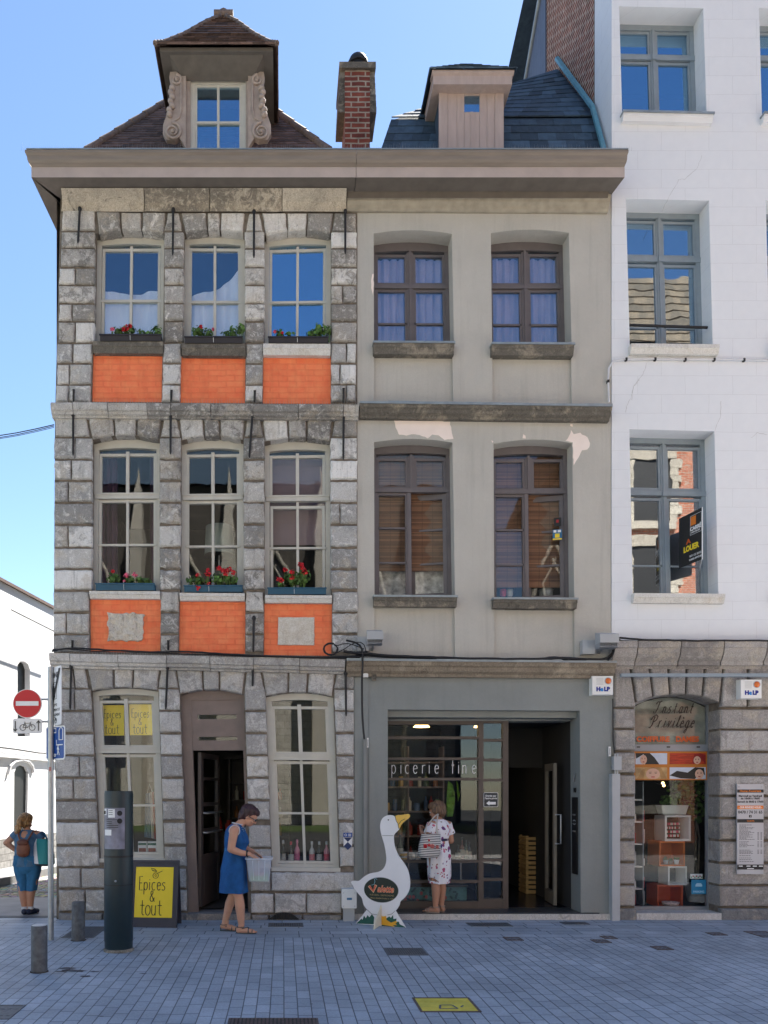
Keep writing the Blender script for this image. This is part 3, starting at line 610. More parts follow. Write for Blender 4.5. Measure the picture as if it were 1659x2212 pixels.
# dormer
DY = 0.02
dm = MB(); zb = 9.6
xl, xr = W3((402, 250), DY).x, W3((540, 250), DY).x
z1 = W3((0, 152), DY).z
dm.box(xl+.0, W3((411, 200), DY).x, DY, DY+.5, zb, z1); dm.box(W3((531, 200), DY).x, xr, DY, DY+.5, zb, z1); dm.box(W3((411, 200), DY).x, W3((531, 200), DY).x, DY+.0, DY+.5, W3((0, 166), DY).z, z1)
for s, x in ((-1, xl), (1, xr)): dm.box(min(x, x-s*.04), max(x, x-s*.04), DY+.5, 2.1, zb, z1)
dorm = dm.build('dormer', M['trimstone'], SH)
dq = [PX(p, DY) for p in ((411, 166), (531, 166), (531, 330), (411, 330))]
wo, P = window(dorm, dq, DY+.03, 0, M['frame_w'], M['glass_flat'], .06, vb=[(.5, .032, .05, .98, -.01)], hb=[(.57, .03, .06, .94, -.006)], panes=[(.07, .06, .93, .99)], top=.07, name='dormer_window')
b = MB(); b.box(xl+.05, xr-.05, .45, 1.9, 9.6, 9.62); b.box(xl+.05, xr-.05, 1.85, 1.9, 9.62, z1); b.build('dormer_room', M['room'], dorm)
# hood: soffit, fascia, tiled bell roof
HF, HE = -.27, W3((0, 111), -.27).z
hx0, hx1 = W3((345, 110), HF).x, W3((590, 110), HF).x
hd = MB(); hd.add([(hx0, HF, HE), (hx1, HF, HE), (hx1, 1.4, HE), (hx0, 1.4, HE), (hx0, HF, HE+.05), (hx1, HF, HE+.05), (hx1, 1.4, HE+.05), (hx0, 1.4, HE+.05)], [(3, 2, 1, 0), (0, 1, 5, 4), (1, 2, 6, 5), (3, 0, 4, 7), (2, 3, 7, 6)])
s_in = [(hx0+.12, HF+.04, HE-.004), (hx1-.12, HF+.04, HE-.004), (xr+.02, DY, z1-.14), (xl-.02, DY, z1-.14)]
hd.add(s_in, [(0, 1, 2, 3)])                                # sloping board under the hood
hd.add([s_in[0], s_in[3], (xl-.02, .8, z1-.1), (hx0+.12, .8, HE-.004)], [(0, 1, 2, 3)]); hd.add([s_in[2], s_in[1], (hx1-.12, .8, HE-.004), (xr+.02, .8, z1-.1)], [(0, 1, 2, 3)])
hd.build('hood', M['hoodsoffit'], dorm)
b = MB(); hm = (hx0+hx1)/2; hw = (hx1-hx0)/2; ap = Vector((W3((483, 34), .45).x, .48, W3((485, 34), .48).z)); apb = ap+Vector((0, 2.6, 0))
rings = [(-.03, .0), (.10, .09), (.40, .38), (.72, .73), (1, 1)]    # bell-cast
def ringpt(sx, sy, k):
    tt, hh = k; e0 = Vector((hm+sx*(hw+.03), HF-.03, HE+.045)); r_ = e0.lerp(Vector((ap.x, ap.y, e0.z)), tt); r_.z = e0.z+(ap.z-e0.z)*hh; return r_
nr = (2, 5, 5, 5)
for i in range(4):
    A, B_, C_, D_ = ringpt(-1, 0, rings[i]), ringpt(1, 0, rings[i]), ringpt(1, 0, rings[i+1]), ringpt(-1, 0, rings[i+1])
    slopebase(b, [A, B_, C_, D_]); tiles(b, A, B_, C_, D_, nr[i], .15, .018)
    for P0, P1 in ((B_, C_), (A, D_)):
        e0, e1 = Vector((P0.x, 2.9, P0.z)), Vector((P1.x, 2.9, P1.z)); slopebase(b, [P0, e0, e1, P1]); tiles(b, P0, e0, e1, P1, nr[i], .17, .018)
dr = b.build('hood_roof', M['tile'], dorm)
b = MB()
for s in (-1, 1):
    for i in range(4):
        p, q_ = ringpt(s, 0, rings[i]), ringpt(s, 0, rings[i+1])
        for k in range(3): b.tube([p.lerp(q_, k/3)+Vector((0, 0, .01)), p.lerp(q_, (k+1.15)/3)+Vector((0, 0, .012))], [.034, .026], 7)
b.tube([ap+Vector((-.13, -.02, .0)), ap+Vector((.13, -.02, .0))], .05, 8); b.tube([ap+Vector((0, -.05, .01)), apb], .055, 8)
b.build('hood_ridge', M['ridge'], dr)
# carved scroll brackets either side
def scroll(cx, sgn):
    b = MB(); X = lambda u: W3((u, 250), DY-.03).x; Z = lambda v: W3((0, v), DY-.03).z; yq = DY-.05
    mx = lambda u: X(cx+sgn*(u-cx))
    out = [(402, 156), (368, 158), (366, 170), (372, 196), (371, 215), (364, 240), (353, 272), (352, 290), (360, 304), (380, 306), (388, 300), (402, 322)]
    if sgn > 0: pts = [(X(u), Z(v)) for u, v in out]
    else: pts = [(X(938-u), Z(v)) for u, v in out]
    b.prism(pts, yq, DY+.02)
    fx = (lambda u: X(u)) if sgn > 0 else (lambda u: X(938-u))
    for (cu, cv, r0, tr) in ((374, 288, 19, 2.1), (382, 177, 11, 1.8)):
        sp = []
        for i in range(30):
            a = i/29*tr*2*pi+(-pi/2); rr = r0*(1-i/33.0); sp.append(Vector((fx(cu+rr*cos(a)), yq-.012, Z(cv+rr*sin(a)))))
        b.tube(sp, [.022*(1-i/40) for i in range(30)], 6)
        b.ball((fx(cu), yq-.015, Z(cv)), .024)
    for i in range(7):                                      # twisted garland
        v = 196+i*9.5; u = 373-(i % 2)*3-max(0, i-4)*3; b.ball((fx(u), yq-.02, Z(v)), (.042, .04, .035), rot=Matrix.Rotation(.6*sgn, 3, 'Y'))
    b.tube([Vector((fx(392), yq-.01, Z(v))) for v in (170, 210, 240)]+[Vector((fx(388), yq-.01, Z(258))), Vector((fx(372), yq-.012, Z(268)))], .014, 6)
    return b.build('scroll_bracket', M['trimstone'], dorm)
scroll(469, 1); scroll(469, -1)
spikes(SH, (XL-.3, GZ), (xg, GZ), -.41, 150)
spikes(SH, PX(R4(60, 13), -.1), PX(R4(1610, 22), -.1), -.08, 110, .07); spikes(SH, PX(R7(60, 68), -.1), PX(R7(1545, 98), -.1), -.08, 110, .07)

# ================================================================== THE RENDERED HOUSE
RH = wthing('rendered_house', 'smooth grey beige rendered house with brown windows, peeling plaster and a delicatessen shopfront', 'house', (2.6, 0, 0))
YR = .03
def opr(r, *p): return [PX(r(*a), YR) for a in p]
r5 = [(opr(R5, (178, 318), (642, 320), (655, 962), (180, 960)), 21), (opr(R5, (873, 316), (1336, 314), (1352, 972), (880, 970)), 20)]
r6 = [(opr(R6, (181, 252), (646, 254), (661, 1164), (183, 1162)), 21), (opr(R6, (889, 262), (1356, 258), (1368, 1178), (893, 1176)), 24)]
pn = [opr(R5, (181, 1040), (645, 1042), (648, 1340), (180, 1338)), opr(R5, (882, 1046), (1350, 1048), (1352, 1350), (882, 1346)), opr(R6, (182, 1236), (657, 1238), (660, 1540), (182, 1538)), opr(R6, (893, 1244), (1368, 1246), (1370, 1545), (893, 1545))]
shop = opr(R8, (300, 404), (1404, 411), (1410, 1590), (300, 1590))
b = MB(); out = [PX((771, 1438), YR), PX((772, 388), YR), (PX((1322, 1000))[0], PX((0, 388), YR)[1]), (PX((1322, 1000))[0], PX((0, 1440), YR)[1])]
rs = .3642/165.7
hl = [(loop(q, k*rs), .26, False) for q, k in r5]+[(loop(q, k*rs), .24, False) for q, k in r6]+[(loop(q), .035, True) for q in pn]
b.wall(out, hl, YR)
out2 = [PX(R8(104, 1640), YR-.01), PX(R8(104, 200), YR-.01), PX(R8(1602, 200), YR-.01), PX(R8(1602, 1640), YR-.01)]
x_r = PX((1322, 1000))[0]
for a_, c_ in (((XR, YR+.01), (XR, 9)), ((XR, 9), (x_r, 9)), ((x_r, 9), (x_r, YR+.01))): b.add([(a_[0], a_[1], -.1), (c_[0], c_[1], -.1), (c_[0], c_[1], 9.62), (a_[0], a_[1], 9.62)], [(0, 1, 2, 3)])
b.build('wall', M['render'], RH)
b = MB(); b.wall(out2, [(shop, .34, False)], YR-.01)
q0 = opr(R8, (108, 402), (300, 402), (300, 403.5), (108, 403.5))
b.prism(opr(R8, (110, 215), (188, 215), (188, 1630), (110, 1630)), YR-.022, YR); b.prism(opr(R8, (1404, 412.5), (1584, 413), (1588, 1600), (1410, 1590)), YR-.022, YR-.006); b.prism(opr(R8, (190, 405.5), (298, 405.5), (298, 1590), (190, 1590)), YR-.022, YR-.006)
b.build('shop_surround', M['render2'], RH)
def blob2(pts, n=5, j=.018, seed=1):
    r_ = random.Random(seed); o = []
    for i in range(len(pts)):
        p, q_ = Vector(pts[i]), Vector(pts[(i+1) % len(pts)]); k = max(1, int((q_-p).length/.035))
        for s in range(k): v = p.lerp(q_, s/k); o.append((v.x+r_.uniform(-j, j), v.y+r_.uniform(-j, j)))
    return o
pm = mat('bare_pinkish_plaster', (.90, .78, .70), .9, .05, 5)
for i, (r, pts) in enumerate(((R6, [(295, 120), (420, 120), (530, 125), (630, 132), (640, 180), (650, 232), (600, 240), (560, 212), (525, 206), (500, 228), (465, 214), (400, 205), (370, 212), (325, 208), (308, 165)]), (R6, [(1350, 182), (1362, 203), (1402, 198), (1445, 222), (1462, 262), (1448, 295), (1415, 300), (1392, 345), (1362, 390), (1357, 255), (1318, 242), (1338, 215)]), (R6, [(1062, 208), (1080, 212), (1078, 232), (1060, 228)]), (R6, [(1346, 146), (1358, 148), (1356, 158), (1345, 156)]), (R6, [(876, 240), (888, 244), (886, 256), (877, 250)]), (R5, [(168, 562), (177, 560), (177, 690), (170, 670), (162, 640)]))):
    MB().prism(blob2([PX(r(*p), YR) for p in pts], j=.006, seed=i), YR-.004, YR+.002).build('peeled_patch', pm, RH)
# mouldings
b = MB(); x0, x1 = PX(R5(20, 0), 0)[0], PX(R5(1566, 0), 0)[0]; zt_ = W3(R5(0, 108)).z; zb_ = W3(R5(0, 186)).z
b.run((x0, zt_), (x1, zt_-.02), [(.05, 0), (-.10, 0), (-.10, -.03), (-.075, -.06), (-.07, -.085), (-.04, -.12), (-.03, -.15), (-.005, zb_-zt_), (.05, zb_-zt_)]); b.build('cornice_moulding', M['mould'], RH)
b = MB(); b.hexa([W3(R5(22, 30), -.12), W3(R5(1580, 30), -.12), W3(R5(1566, 108), -.1), W3(R5(22, 108), -.1), W3(R5(22, 30), .05), W3(R5(1580, 30), .05), W3(R5(1566, 108), .05), W3(R5(22, 108), .05)]); b.build('soffit_board', M['soffit'], RH)
BP = [(.05, 0), (-.13, 0), (-.14, -.02), (-.125, -.06), (-.10, -.08), (-.09, -.13), (-.05, -.16), (-.04, -.195), (.05, -.195)]
def led(a, c, r, yo, m, parent, k=1):
    b = MB(); A, B_ = PX(r(*a), yo), PX(r(*c), yo); b.run(A, B_, [(y, d*k) for y, d in BP])
    n_ = 9
    for i in range(n_):                                     # sagging zinc capping
        s0, s1 = i/n_, (i+1)/n_; p0 = [A[j]+(B_[j]-A[j])*s0 for j in (0, 1)]; p1 = [A[j]+(B_[j]-A[j])*s1 for j in (0, 1)]
        w0, w1 = .012+.012*random.random(), .012+.012*random.random()
        b.hexa([(p0[0], -.15, p0[1]+w0), (p1[0], -.15, p1[1]+w0), (p1[0], -.15, p1[1]-.012), (p0[0], -.15, p0[1]-.012), (p0[0], .03, p0[1]+w0+.01), (p1[0], .03, p1[1]+w0+.01), (p1[0], .03, p1[1]-.001), (p0[0], .03, p0[1]-.001)], 1)
    return b.build('ledge', [m, M['zinc']], parent)
led((97, 18), (1592, 38), R6, -.13, M['dkstone'], RH, .78); led((18, 1543), (1617, 1556), R6, -.13, M['brown_moulding'], RH, 1.02)
# windows of the rendered house
for q, k in r5:
    o, P = window(RH, q, YR+.24, k*rs, M['frame_b'], M['glass_half'], .05, vb=[(.5, .085, .06, .98, .0), (.5, .03, .05, .985, .016)], hb=[(.385, .05, .03, .97, .012), (.73, .022, .07, .455, -.012), (.73, .022, .545, .93, -.012)],
                  panes=[(.05, .075, .46, .365), (.54, .075, .95, .365), (.05, .405, .46, .985), (.54, .405, .95, .985)], top=.09, sash=.032)
    xs = ((178, 657, 962, 1040), (881, 1367, 970, 1047))[r5.index((q, k))]
    sill(o, opr(R5, (xs[0], xs[2]), (xs[1], xs[2]+3), (xs[1]-5, xs[3]), (xs[0], xs[3])), -.07, .24, M['dkstone'], zinc=True, yr=YR)
for j, (q, k) in enumerate(r6):
    o, P = window(RH, q, YR+.20, k*rs, M['frame_b'], M['glass_mid'], .05, vb=[(.5, .085, .05, .275, .0), (.5, .03, .04, .275, .016), (.47, .05, .29, .985, .0)], hb=[(.275, .055, .03, .97, .012), (.525, .022, .07, .44, -.012), (.755, .022, .07, .44, -.012)],
                  panes=[(.05, .06, .46, .265), (.54, .06, .95, .265), (.05, .29, .455, .985)], top=.08, sash=.034, glass=False)
    for nm, (s0, t0, s1, t1) in (('pane', (.05, .0, .95, .27)), ('pane', (.05, .29, .47, .985))):
        g_ = MB(); c_ = [P(s0, t0), P(s1, t0), P(s1, t1), P(s0, t1)]; g_.prism([tuple(p) for p in c_], YR+.235, YR+.240); g_.build(nm, M['glass_mid'], o)
    # right casement ajar, hinged at its right side
    c_ = [P(.50, .292), P(.955, .292), P(.955, .985), P(.50, .985)]; cb = MB(); an = radians(-13); hinge = (c_[1].x, YR+.24)
    def rot(x, y): dx, dy = x-hinge[0], y-hinge[1]; return hinge[0]+dx*cos(an)-dy*sin(an), hinge[1]+dx*sin(an)+dy*cos(an)
    def cbar(mb, s0, t0, s1, t1, y0, y1):
        a_ = [(c_[0]*(1-s)+c_[1]*s)*(1-t)+(c_[3]*(1-s)+c_[2]*s)*t for s, t in ((s0, t0), (s1, t0), (s1, t1), (s0, t1))]
        vs = [(*rot(p.x, y0), p.y) for p in a_]+[(*rot(p.x, y1), p.y) for p in a_]; mb.hexa(vs)
    cbar(cb, 0, 0, .11, 1, YR+.22, YR+.265); cbar(cb, .89, 0, 1, 1, YR+.22, YR+.265); cbar(cb, .11, 0, .89, .05, YR+.222, YR+.265); cbar(cb, .11, .95, .89, 1, YR+.222, YR+.265)
    for t in (.34, .665): cbar(cb, .11, t-.009, .89, t+.009, YR+.228, YR+.255)
    co = cb.build('casement', M['frame_b'], o)
    cb = MB(); cbar(cb, .05, .02, .95, .98, YR+.243, YR+.248); cb.build('casement_pane', M['glass_mid'], o)
    xs = ((180, 673, 1164, 1236), (890, 1387, 1178, 1246))[j]
    sill(o, opr(R6, (xs[0], xs[2]), (xs[1], xs[2]+3), (xs[1]-6, xs[3]), (xs[0]+3, xs[3])), -.08, .2, M['dkstone'], zinc=True, yr=YR)
# shopfront
sy = YR+.32
def S8(x, y): return PX(R8(x, y), sy)
def sbar(mb, x0, y0, x1, y1, a=0, d=.08, m=0):
    c_ = [S8(x0, y0), S8(x1, y0), S8(x1, y1), S8(x0, y1)]; mb.prism(c_, sy+a, sy+d, m)
b = MB(); sbar(b, 296, 458, 1354, 470, 0, .3); b.prism([PX(R8(280, 404), YR+.1), PX(R8(1420, 410), YR+.1), PX(R8(1420, 452), YR+.1), PX(R8(280, 446), YR+.1)], YR+.1, sy+.3)
b.build('shutter_box', M['render2'], RH)
b = MB()
for x0, x1 in ((268, 300), (824, 853), (965, 996)): sbar(b, x0, 470, x1, 1566, 0, .09)
for (y0, y1) in ((470, 490), (558, 574), (680, 694), (797, 812), (1272, 1288), (1388, 1404), (1510, 1565)): sbar(b, 300, y0, 824, y1, .004, .085)
for (y0, y1) in ((470, 482), (572, 588), (686, 702), (802, 818), (1264, 1280), (1376, 1392), (1494, 1565)): sbar(b, 853, y0, 965, y1, .004, .085)
sf = b.build('shopfront', M['bronze'], RH)
b = MB(); sbar(b, 296, 486, 830, 1516, .045, .05); sbar(b, 850, 476, 970, 1500, .045, .05); b.build('shop_pane', M['glass_shop'], sf)
b = MB()                                                    # frosted lettering on the glass
zb = PX(R8(0, 772), sy)[1]; u_ = .3746/165.7*1.03
def stroke(mb, pts, w=.012, y=0, m=0, th=.003):
    """flat ribbon along (x, z) points"""
    pts = [Vector(p) for p in pts]; L_, R_ = [], []
    for i, p in enumerate(pts):
        t_ = (pts[min(i+1, len(pts)-1)]-pts[max(i-1, 0)]); t_ = t_.normalized() if t_.length > 1e-9 else Vector((1, 0)); n_ = Vector((-t_.y, t_.x))*w/2
        L_.append(p+n_); R_.append(p-n_)
    for i in range(len(pts)-1):
        c_ = [L_[i], L_[i+1], R_[i+1], R_[i]]; mb.hexa([(p.x, y-th, p.y) for p in c_]+[(p.x, y, p.y) for p in c_], m)
def arcp(cx, cy, rx, ry, a0, a1, n=12): return [(cx+rx*cos(radians(a0+(a1-a0)*i/n)), cy+ry*sin(radians(a0+(a1-a0)*i/n))) for i in range(n+1)]
GL = {                                                      # thin condensed hand lettering; x-height 1, width about .5
 'p': [[(0, 1), (0, -.55)], arcp(.2, .5, .22, .5, 170, -170)], 'i': [[(.05, 1), (.05, 0)], [(.05, 1.35), (.05, 1.27)]], 'c': [arcp(.24, .5, .24, .5, 55, 305)], 'e': [[(.02, .52), (.44, .6)]+arcp(.24, .5, .22, .5, 15, 320)],
 'r': [[(0, 1), (0, 0)], [(0, .7), (.08, .92), (.22, 1), (.32, .97)]], 'f': [[(.35, 1.72), (.2, 1.7), (.12, 1.45), (.12, 0)], [(-.02, 1), (.3, 1)]], 'n': [[(0, 1), (0, 0)], [(0, .75), (.12, .97), (.28, .97), (.37, .75), (.37, 0)]],
 'E': [[(.42, 1.72), (.05, 1.72), (.05, 0), (.45, 0)], [(.05, .9), (.36, .9)]], 's': [[(.36, .9), (.2, 1), (.05, .88), (.05, .7), (.3, .45), (.36, .25), (.25, .03), (.12, 0), (0, .1)]], 't': [[(.14, 1.5), (.14, .2), (.22, .02), (.36, .04)], [(-.05, 1), (.36, 1)]],
 'o': [arcp(.24, .5, .24, .5, 90, 450, 16)], 'u': [[(0, 1), (0, .25), (.1, .02), (.26, .02), (.36, .25)], [(.36, 1), (.36, 0)]],
 '&': [[(.62, 0), (.14, 1.05), (.12, 1.3), (.25, 1.48), (.4, 1.36), (.38, 1.12), (.08, .6), (.03, .3), (.14, .05), (.32, .02), (.5, .2), (.6, .55)]]}
def hand(mb, txt, x, z, h, w, y, adv, m=0, sx=1.0, R=None):
    """txt on baseline z from x; h = x-height, adv = letter advance; R places it on a leaning board"""
    for ch in txt:
        if ch != ' ':
            tmp = MB()
            for st_ in GL[ch]: stroke(tmp, [(x+px_*h*sx, z+pz_*h) for px_, pz_ in st_], w, y)
            mb.add([R @ Vector(v) if R else v for v in tmp.v], tmp.f, m)
        x += adv*(.55 if ch in 'i' else (.75 if ch in 'rt ' else 1))
    return x
xt = S8(326, 0)[0]
for ch, px_ in zip('piceriefine', (326, 376, 404, 450, 503, 540, 574, 672, 710, 736, 790)):
    hand(b, ch, S8(px_, 0)[0], zb, .114, .0085, sy+.042, .1, 0, 1.05)
b.build('window_lettering', mat('frosted_white_film', (.8, .8, .8), .8, .02), sf)
# dark open passage with a glazed inner door
b = MB(); xa, xb = S8(996, 0)[0], S8(1354, 0)[0]; zc = PX(R8(0, 466), sy)[1]
b.add([(xa, sy+.09, .085), (xb+.02, sy+.09, .085), (xb+.02, 4.6, .085), (xa, 4.6, .085)], [(0, 1, 2, 3)], 1)
b.add([(xb+.02, sy, .085), (xb+.02, 4.6, .085), (xb+.02, 4.6, zc), (xb+.02, sy, zc)], [(0, 1, 2, 3)], 0)
b.add([(xa, 4.6, .085), (xb+.02, 4.6, .085), (xb+.02, 4.6, zc), (xa, 4.6, zc)], [(0, 1, 2, 3)], 0)
b.add([(xa, sy+.09, zc), (xb, sy+.09, zc), (xb, 4.6, zc), (xa, 4.6, zc)], [(0, 1, 2, 3)], 0)
xs0 = S8(296, 0)[0]-.3
b.add([(xs0, sy+.09, .1), (xa, sy+.09, .1), (xa, 5, .1), (xs0, 5, .1)], [(0, 1, 2, 3)], 1); b.add([(xs0, 5, .1), (xa, 5, .1), (xa, 5, zc+.3), (xs0, 5, zc+.3)], [(0, 1, 2, 3)], 0)
b.add([(xs0, sy+.09, zc+.3), (xa, sy+.09, zc+.3), (xa, 5, zc+.3), (xs0, 5, zc+.3)], [(0, 1, 2, 3)], 0); b.add([(xs0, sy, .1), (xs0, 5, .1), (xs0, 5, zc+.3), (xs0, sy, zc+.3)], [(0, 1, 2, 3)], 0); b.add([(xa-.01, 2.2, .1), (xa-.01, 5, .1), (xa-.01, 5, zc+.3), (xa-.01, 2.2, zc+.3)], [(0, 1, 2, 3)], 0)
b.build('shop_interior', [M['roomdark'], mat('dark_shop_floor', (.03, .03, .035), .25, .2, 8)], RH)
# transom wall above the inner doorway, then the open glazed door leaf
b = MB(); yq = 1.6
def Q8(x, y): return PX(R8(x, y), yq)
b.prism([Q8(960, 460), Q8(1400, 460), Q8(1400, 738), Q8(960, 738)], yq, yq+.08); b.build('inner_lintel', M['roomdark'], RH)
b = MB(); c_ = [Q8(1212, 742), Q8(1266, 712), Q8(1266, 1500), Q8(1212, 1478)]
p0 = Vector((PX(R8(1214, 0), 1.15)[0], 1.15)); p1 = Vector((PX(R8(1266, 0), .6)[0], .6)); zt2 = 2.6
def leafbar(mb, s0, s1, z0, z1, t=.022):
    a_, c2 = p0.lerp(p1, s0), p0.lerp(p1, s1); n_ = Vector((-(p1-p0).y, (p1-p0).x)).normalized()*t
    mb.hexa([(a_.x-n_.x, a_.y-n_.y, z1), (c2.x-n_.x, c2.y-n_.y, z1), (c2.x-n_.x, c2.y-n_.y, z0), (a_.x-n_.x, a_.y-n_.y, z0), (a_.x+n_.x, a_.y+n_.y, z1), (c2.x+n_.x, c2.y+n_.y, z1), (c2.x+n_.x, c2.y+n_.y, z0), (a_.x+n_.x, a_.y+n_.y, z0)])
zt2 = PX(R8(0, 712), .6)[1]
leafbar(b, 0, .1, .1, zt2); leafbar(b, .88, 1, .1, zt2); leafbar(b, .1, .88, .1, .28); leafbar(b, .1, .88, zt2-.1, zt2); ind = b.build('shop_door', mat('pale_wood_door_frame', (.20, .17, .135), .5, .2, 8, stretch=(4, 4, .5)), RH)
b = MB(); leafbar(b, .1, .88, .28, zt2-.1, .003); b.build('pane', M['glass_shop'], ind)
b = MB(); e_ = p1+Vector((.06, -.05)); b.tube([(p1.x, p1.y, 1.35), (e_.x, e_.y, 1.35), (e_.x, e_.y, .95), (p1.x, p1.y, .95)], .012, 8); b.build('handle', M['steel'], ind)
# step
b = MB(); xa, xb = PX(R8(108, 0))[0], PX(R8(1592, 0))[0]
b.box(xa, xb, -.03, .06, -.05, .075, 1); b.box(S8(296, 0)[0]-.02, xb-.17, -.02, sy+.1, .076, .09, 0); b.build('shop_step', [mat('dark_tiled_step', (.05, .055, .06), .35, .25, 18), M['stone_low']], RH)
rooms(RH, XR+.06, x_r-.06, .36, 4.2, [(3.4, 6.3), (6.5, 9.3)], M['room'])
gutter(RH, xg+.003, W3((1313, 430), 0).x-.0, 0, .2)
spikes(RH, (xg, GZ), (x_r+.1, GZ), -.41, 120); spikes(RH, PX(R6(100, 16), -.1), PX(R6(1590, 36), -.1), -.09, 90, .07); spikes(RH, PX(R6(100, 1540), -.1), PX(R6(1600, 1553), -.1), -.09, 90, .07)
# slate roof
def on(p, y0, z0, m):
    a = (V0-p[1])/K; y = (z0-m*y0-EYE-a*D)/(a-m); return W3(p, y)
b = MB()
k0 = [Vector((W3((800, 322), 0).x, -.05, 9.6)), Vector((x_r, -.05, 9.6))]
kl, kr = W3((845, 258), .55), Vector((x_r, .55, W3((0, 255), .55).z))
tiles(b, k0[0], k0[1], kr, kl, 8, .24, .01); slopebase(b, [k0[0], k0[1], kr, kl])
ul, um, ur = on((908, 243), .55, kl.z, 1.36), on((1104, 180), .55, kl.z, 1.36), on((1196, 149), .55, kl.z, 1.36); ur.x = x_r-.02
uu = on((900, 243), .55, kl.z, 1.36)
tiles(b, kl+Vector((0, -.02, .01)), kr+Vector((0, -.02, .01)), ur, um, 11, .22, .01); slopebase(b, [kl, kr, ur, um])
for A, B_, C_, D_ in ((Vector((k0[0].x, 8, 9.6)), k0[0], kl, Vector((kl.x, 8, kl.z))), (Vector((kl.x, 8, kl.z)), kl, um, Vector((um.x, 8, um.z)))): slopebase(b, [A, B_, C_, D_])
b.add([um, ur, Vector((x_r, 8.9, um.z-.4)), Vector((um.x, 8.9, um.z-.4))], [(0, 1, 2, 3)])
sr = b.build('roof', M['slate'], RH)
b = MB(); cp = mat('patinated_flashing', (.12, .30, .38), .5, .2, 9)
for p, q_ in ((Vector((x_r-.09, -.05, 9.72)), kr+Vector((-.09, -.03, .1))), (kr+Vector((-.09, -.03, .1)), ur+Vector((-.05, -.02, .12)))):
    n_ = Vector((0, -.03, .02)); b.hexa([p, p+Vector((.05, 0, 0)), q_+Vector((.05, 0, 0)), q_, p+n_, p+n_+Vector((.05, 0, .02)), q_+n_+Vector((.05, 0, .02)), q_+n_])
b.build('flashing', cp, sr)
# boarded dormer
DY2 = .08
def D2(u, v): return PX((u, v), DY2)
b = MB(); us = [(948, 968), (968, 990), (990, 1003), (1003, 1036), (1036, 1052), (1052, 1070), (1070, 1088)]
us = [948, 967, 987, 1003, 1036, 1052, 1069, 1088]
for u0, u1 in zip(us, us[1:]):
    if u0 == 1003:
        b.prism([D2(u0+.25, 242), D2(u1-.25, 242), D2(u1-.25, 330), D2(u0+.25, 330)], DY2, DY2+.03); b.prism([D2(u0+.6, 190), D2(u1-.6, 190), D2(u1-.6, 206), D2(u0+.6, 206)], DY2, DY2+.03)
    else: b.prism([D2(u0+.25, 190), D2(u1-.25, 190), D2(u1-.25, 330), D2(u0+.25, 330)], DY2-(.006 if u0 in (948, 1069) else 0), DY2+.03)
bx0, bx1 = D2(948, 0)[0], D2(1088, 0)[0]; bt = D2(0, 188)[1]
b.prism([D2(1016, 242), D2(1022, 242), D2(1022, 330), D2(1016, 330)], DY2-.006, DY2-.001)
d2 = b.build('dormer', M['pinkboard'], RH)
b = MB(); b.prism([D2(1003, 206), D2(1036, 206), D2(1036, 242), D2(1003, 242)], DY2+.012, DY2+.018); b.build('dormer_pane', M['glass_flat'], d2)
b = MB(); b.box(bx0+.02, bx1-.02, DY2+.031, 1.6, 9.6, bt); b.build('dormer_cheeks', M['slate'], d2)
HF2 = -.06; tz = W3((0, 155), HF2).z; bz = W3((0, 182), HF2).z; hx0, hx1 = W3((936, 160), HF2).x, W3((1106, 160), HF2).x
b = MB(); b.box(hx0, hx1, HF2, 1.5, bz, tz-.0); b.run((hx0-.02, tz), (hx1+.02, tz), [(HF2+.1, 0), (HF2-.03, 0), (HF2-.03, -.03), (HF2+.0, -.05), (HF2+.1, -.05)]); b.build('dormer_fascia', M['pinkboard'], d2)
b = MB(); e_ = .05; ct = [Vector((hx0-e_, HF2-e_, tz+.005)), Vector((hx1+e_, HF2-e_, tz+.005)), Vector((hx1+e_, 1.6, tz+.005)), Vector((hx0-e_, 1.6, tz+.005))]; ap2 = W3((1005, 138), .4)
for i in range(3): tiles(b, (ct[3], ct[0], ct[1])[i], (ct[0], ct[1], ct[2])[i], ap2+(Vector((0, 1.2, 0)) if i == 2 else Vector((0, 0, 0))), ap2+(Vector((0, 1.2, 0)) if i == 0 else Vector((0, 0, 0))), 6, .2, .01); slopebase(b, [(ct[3], ct[0], ct[1])[i], (ct[0], ct[1], ct[2])[i], ap2])
b.build('dormer_roof', M['slate'], d2)
# chimney between the two houses
CY = .75
def CX(u, v): return PX((u, v), CY)
b = MB(); x0, x1 = CX(745, 0)[0], CX(799, 0)[0]; b.box(x0, x1, CY, CY+.55, 9.3, CX(0, 140)[1])
ch = b.build('chimney', M['chimneybrick'], RH)
b = MB(); zc0, zc1 = PX((0, 146), CY-.04)[1], PX((0, 133), CY-.04)[1]; b.box(x0-.08, x1+.08, CY-.04, CY+.65, zc0, zc1); b.build('chimney_cap', M['dkstone'], ch)
for s, x in ((-1, x0), (1, x1)):
    b = MB(); zl = CX(0, 240)[1]
    for k in range(7):
        za, zb2 = zl+(zc0-zl)*k/7, min(zl+(zc0-zl)*(k+1)/7, zc0-.002); o_ = .095-.004*k; b.box(min(x, x+s*o_), max(x, x+s*o_), CY+.02, CY+.54, za+.002, zb2)
    b.build('side_slates', M['dkstone'], ch)
b = MB(); b.lathe([(.13, 0), (.12, .1), (.10, .11), (.10, .12)], ((x0+x1)/2+.02, CY+.14, zc1), 18); b.lathe([(.14, .1), (.145, .13), (.115, .2), (.05, .235), (.001, .24)], ((x0+x1)/2+.02, CY+.14, zc1), 18); b.build('chimney_pot', M['iron'], ch)
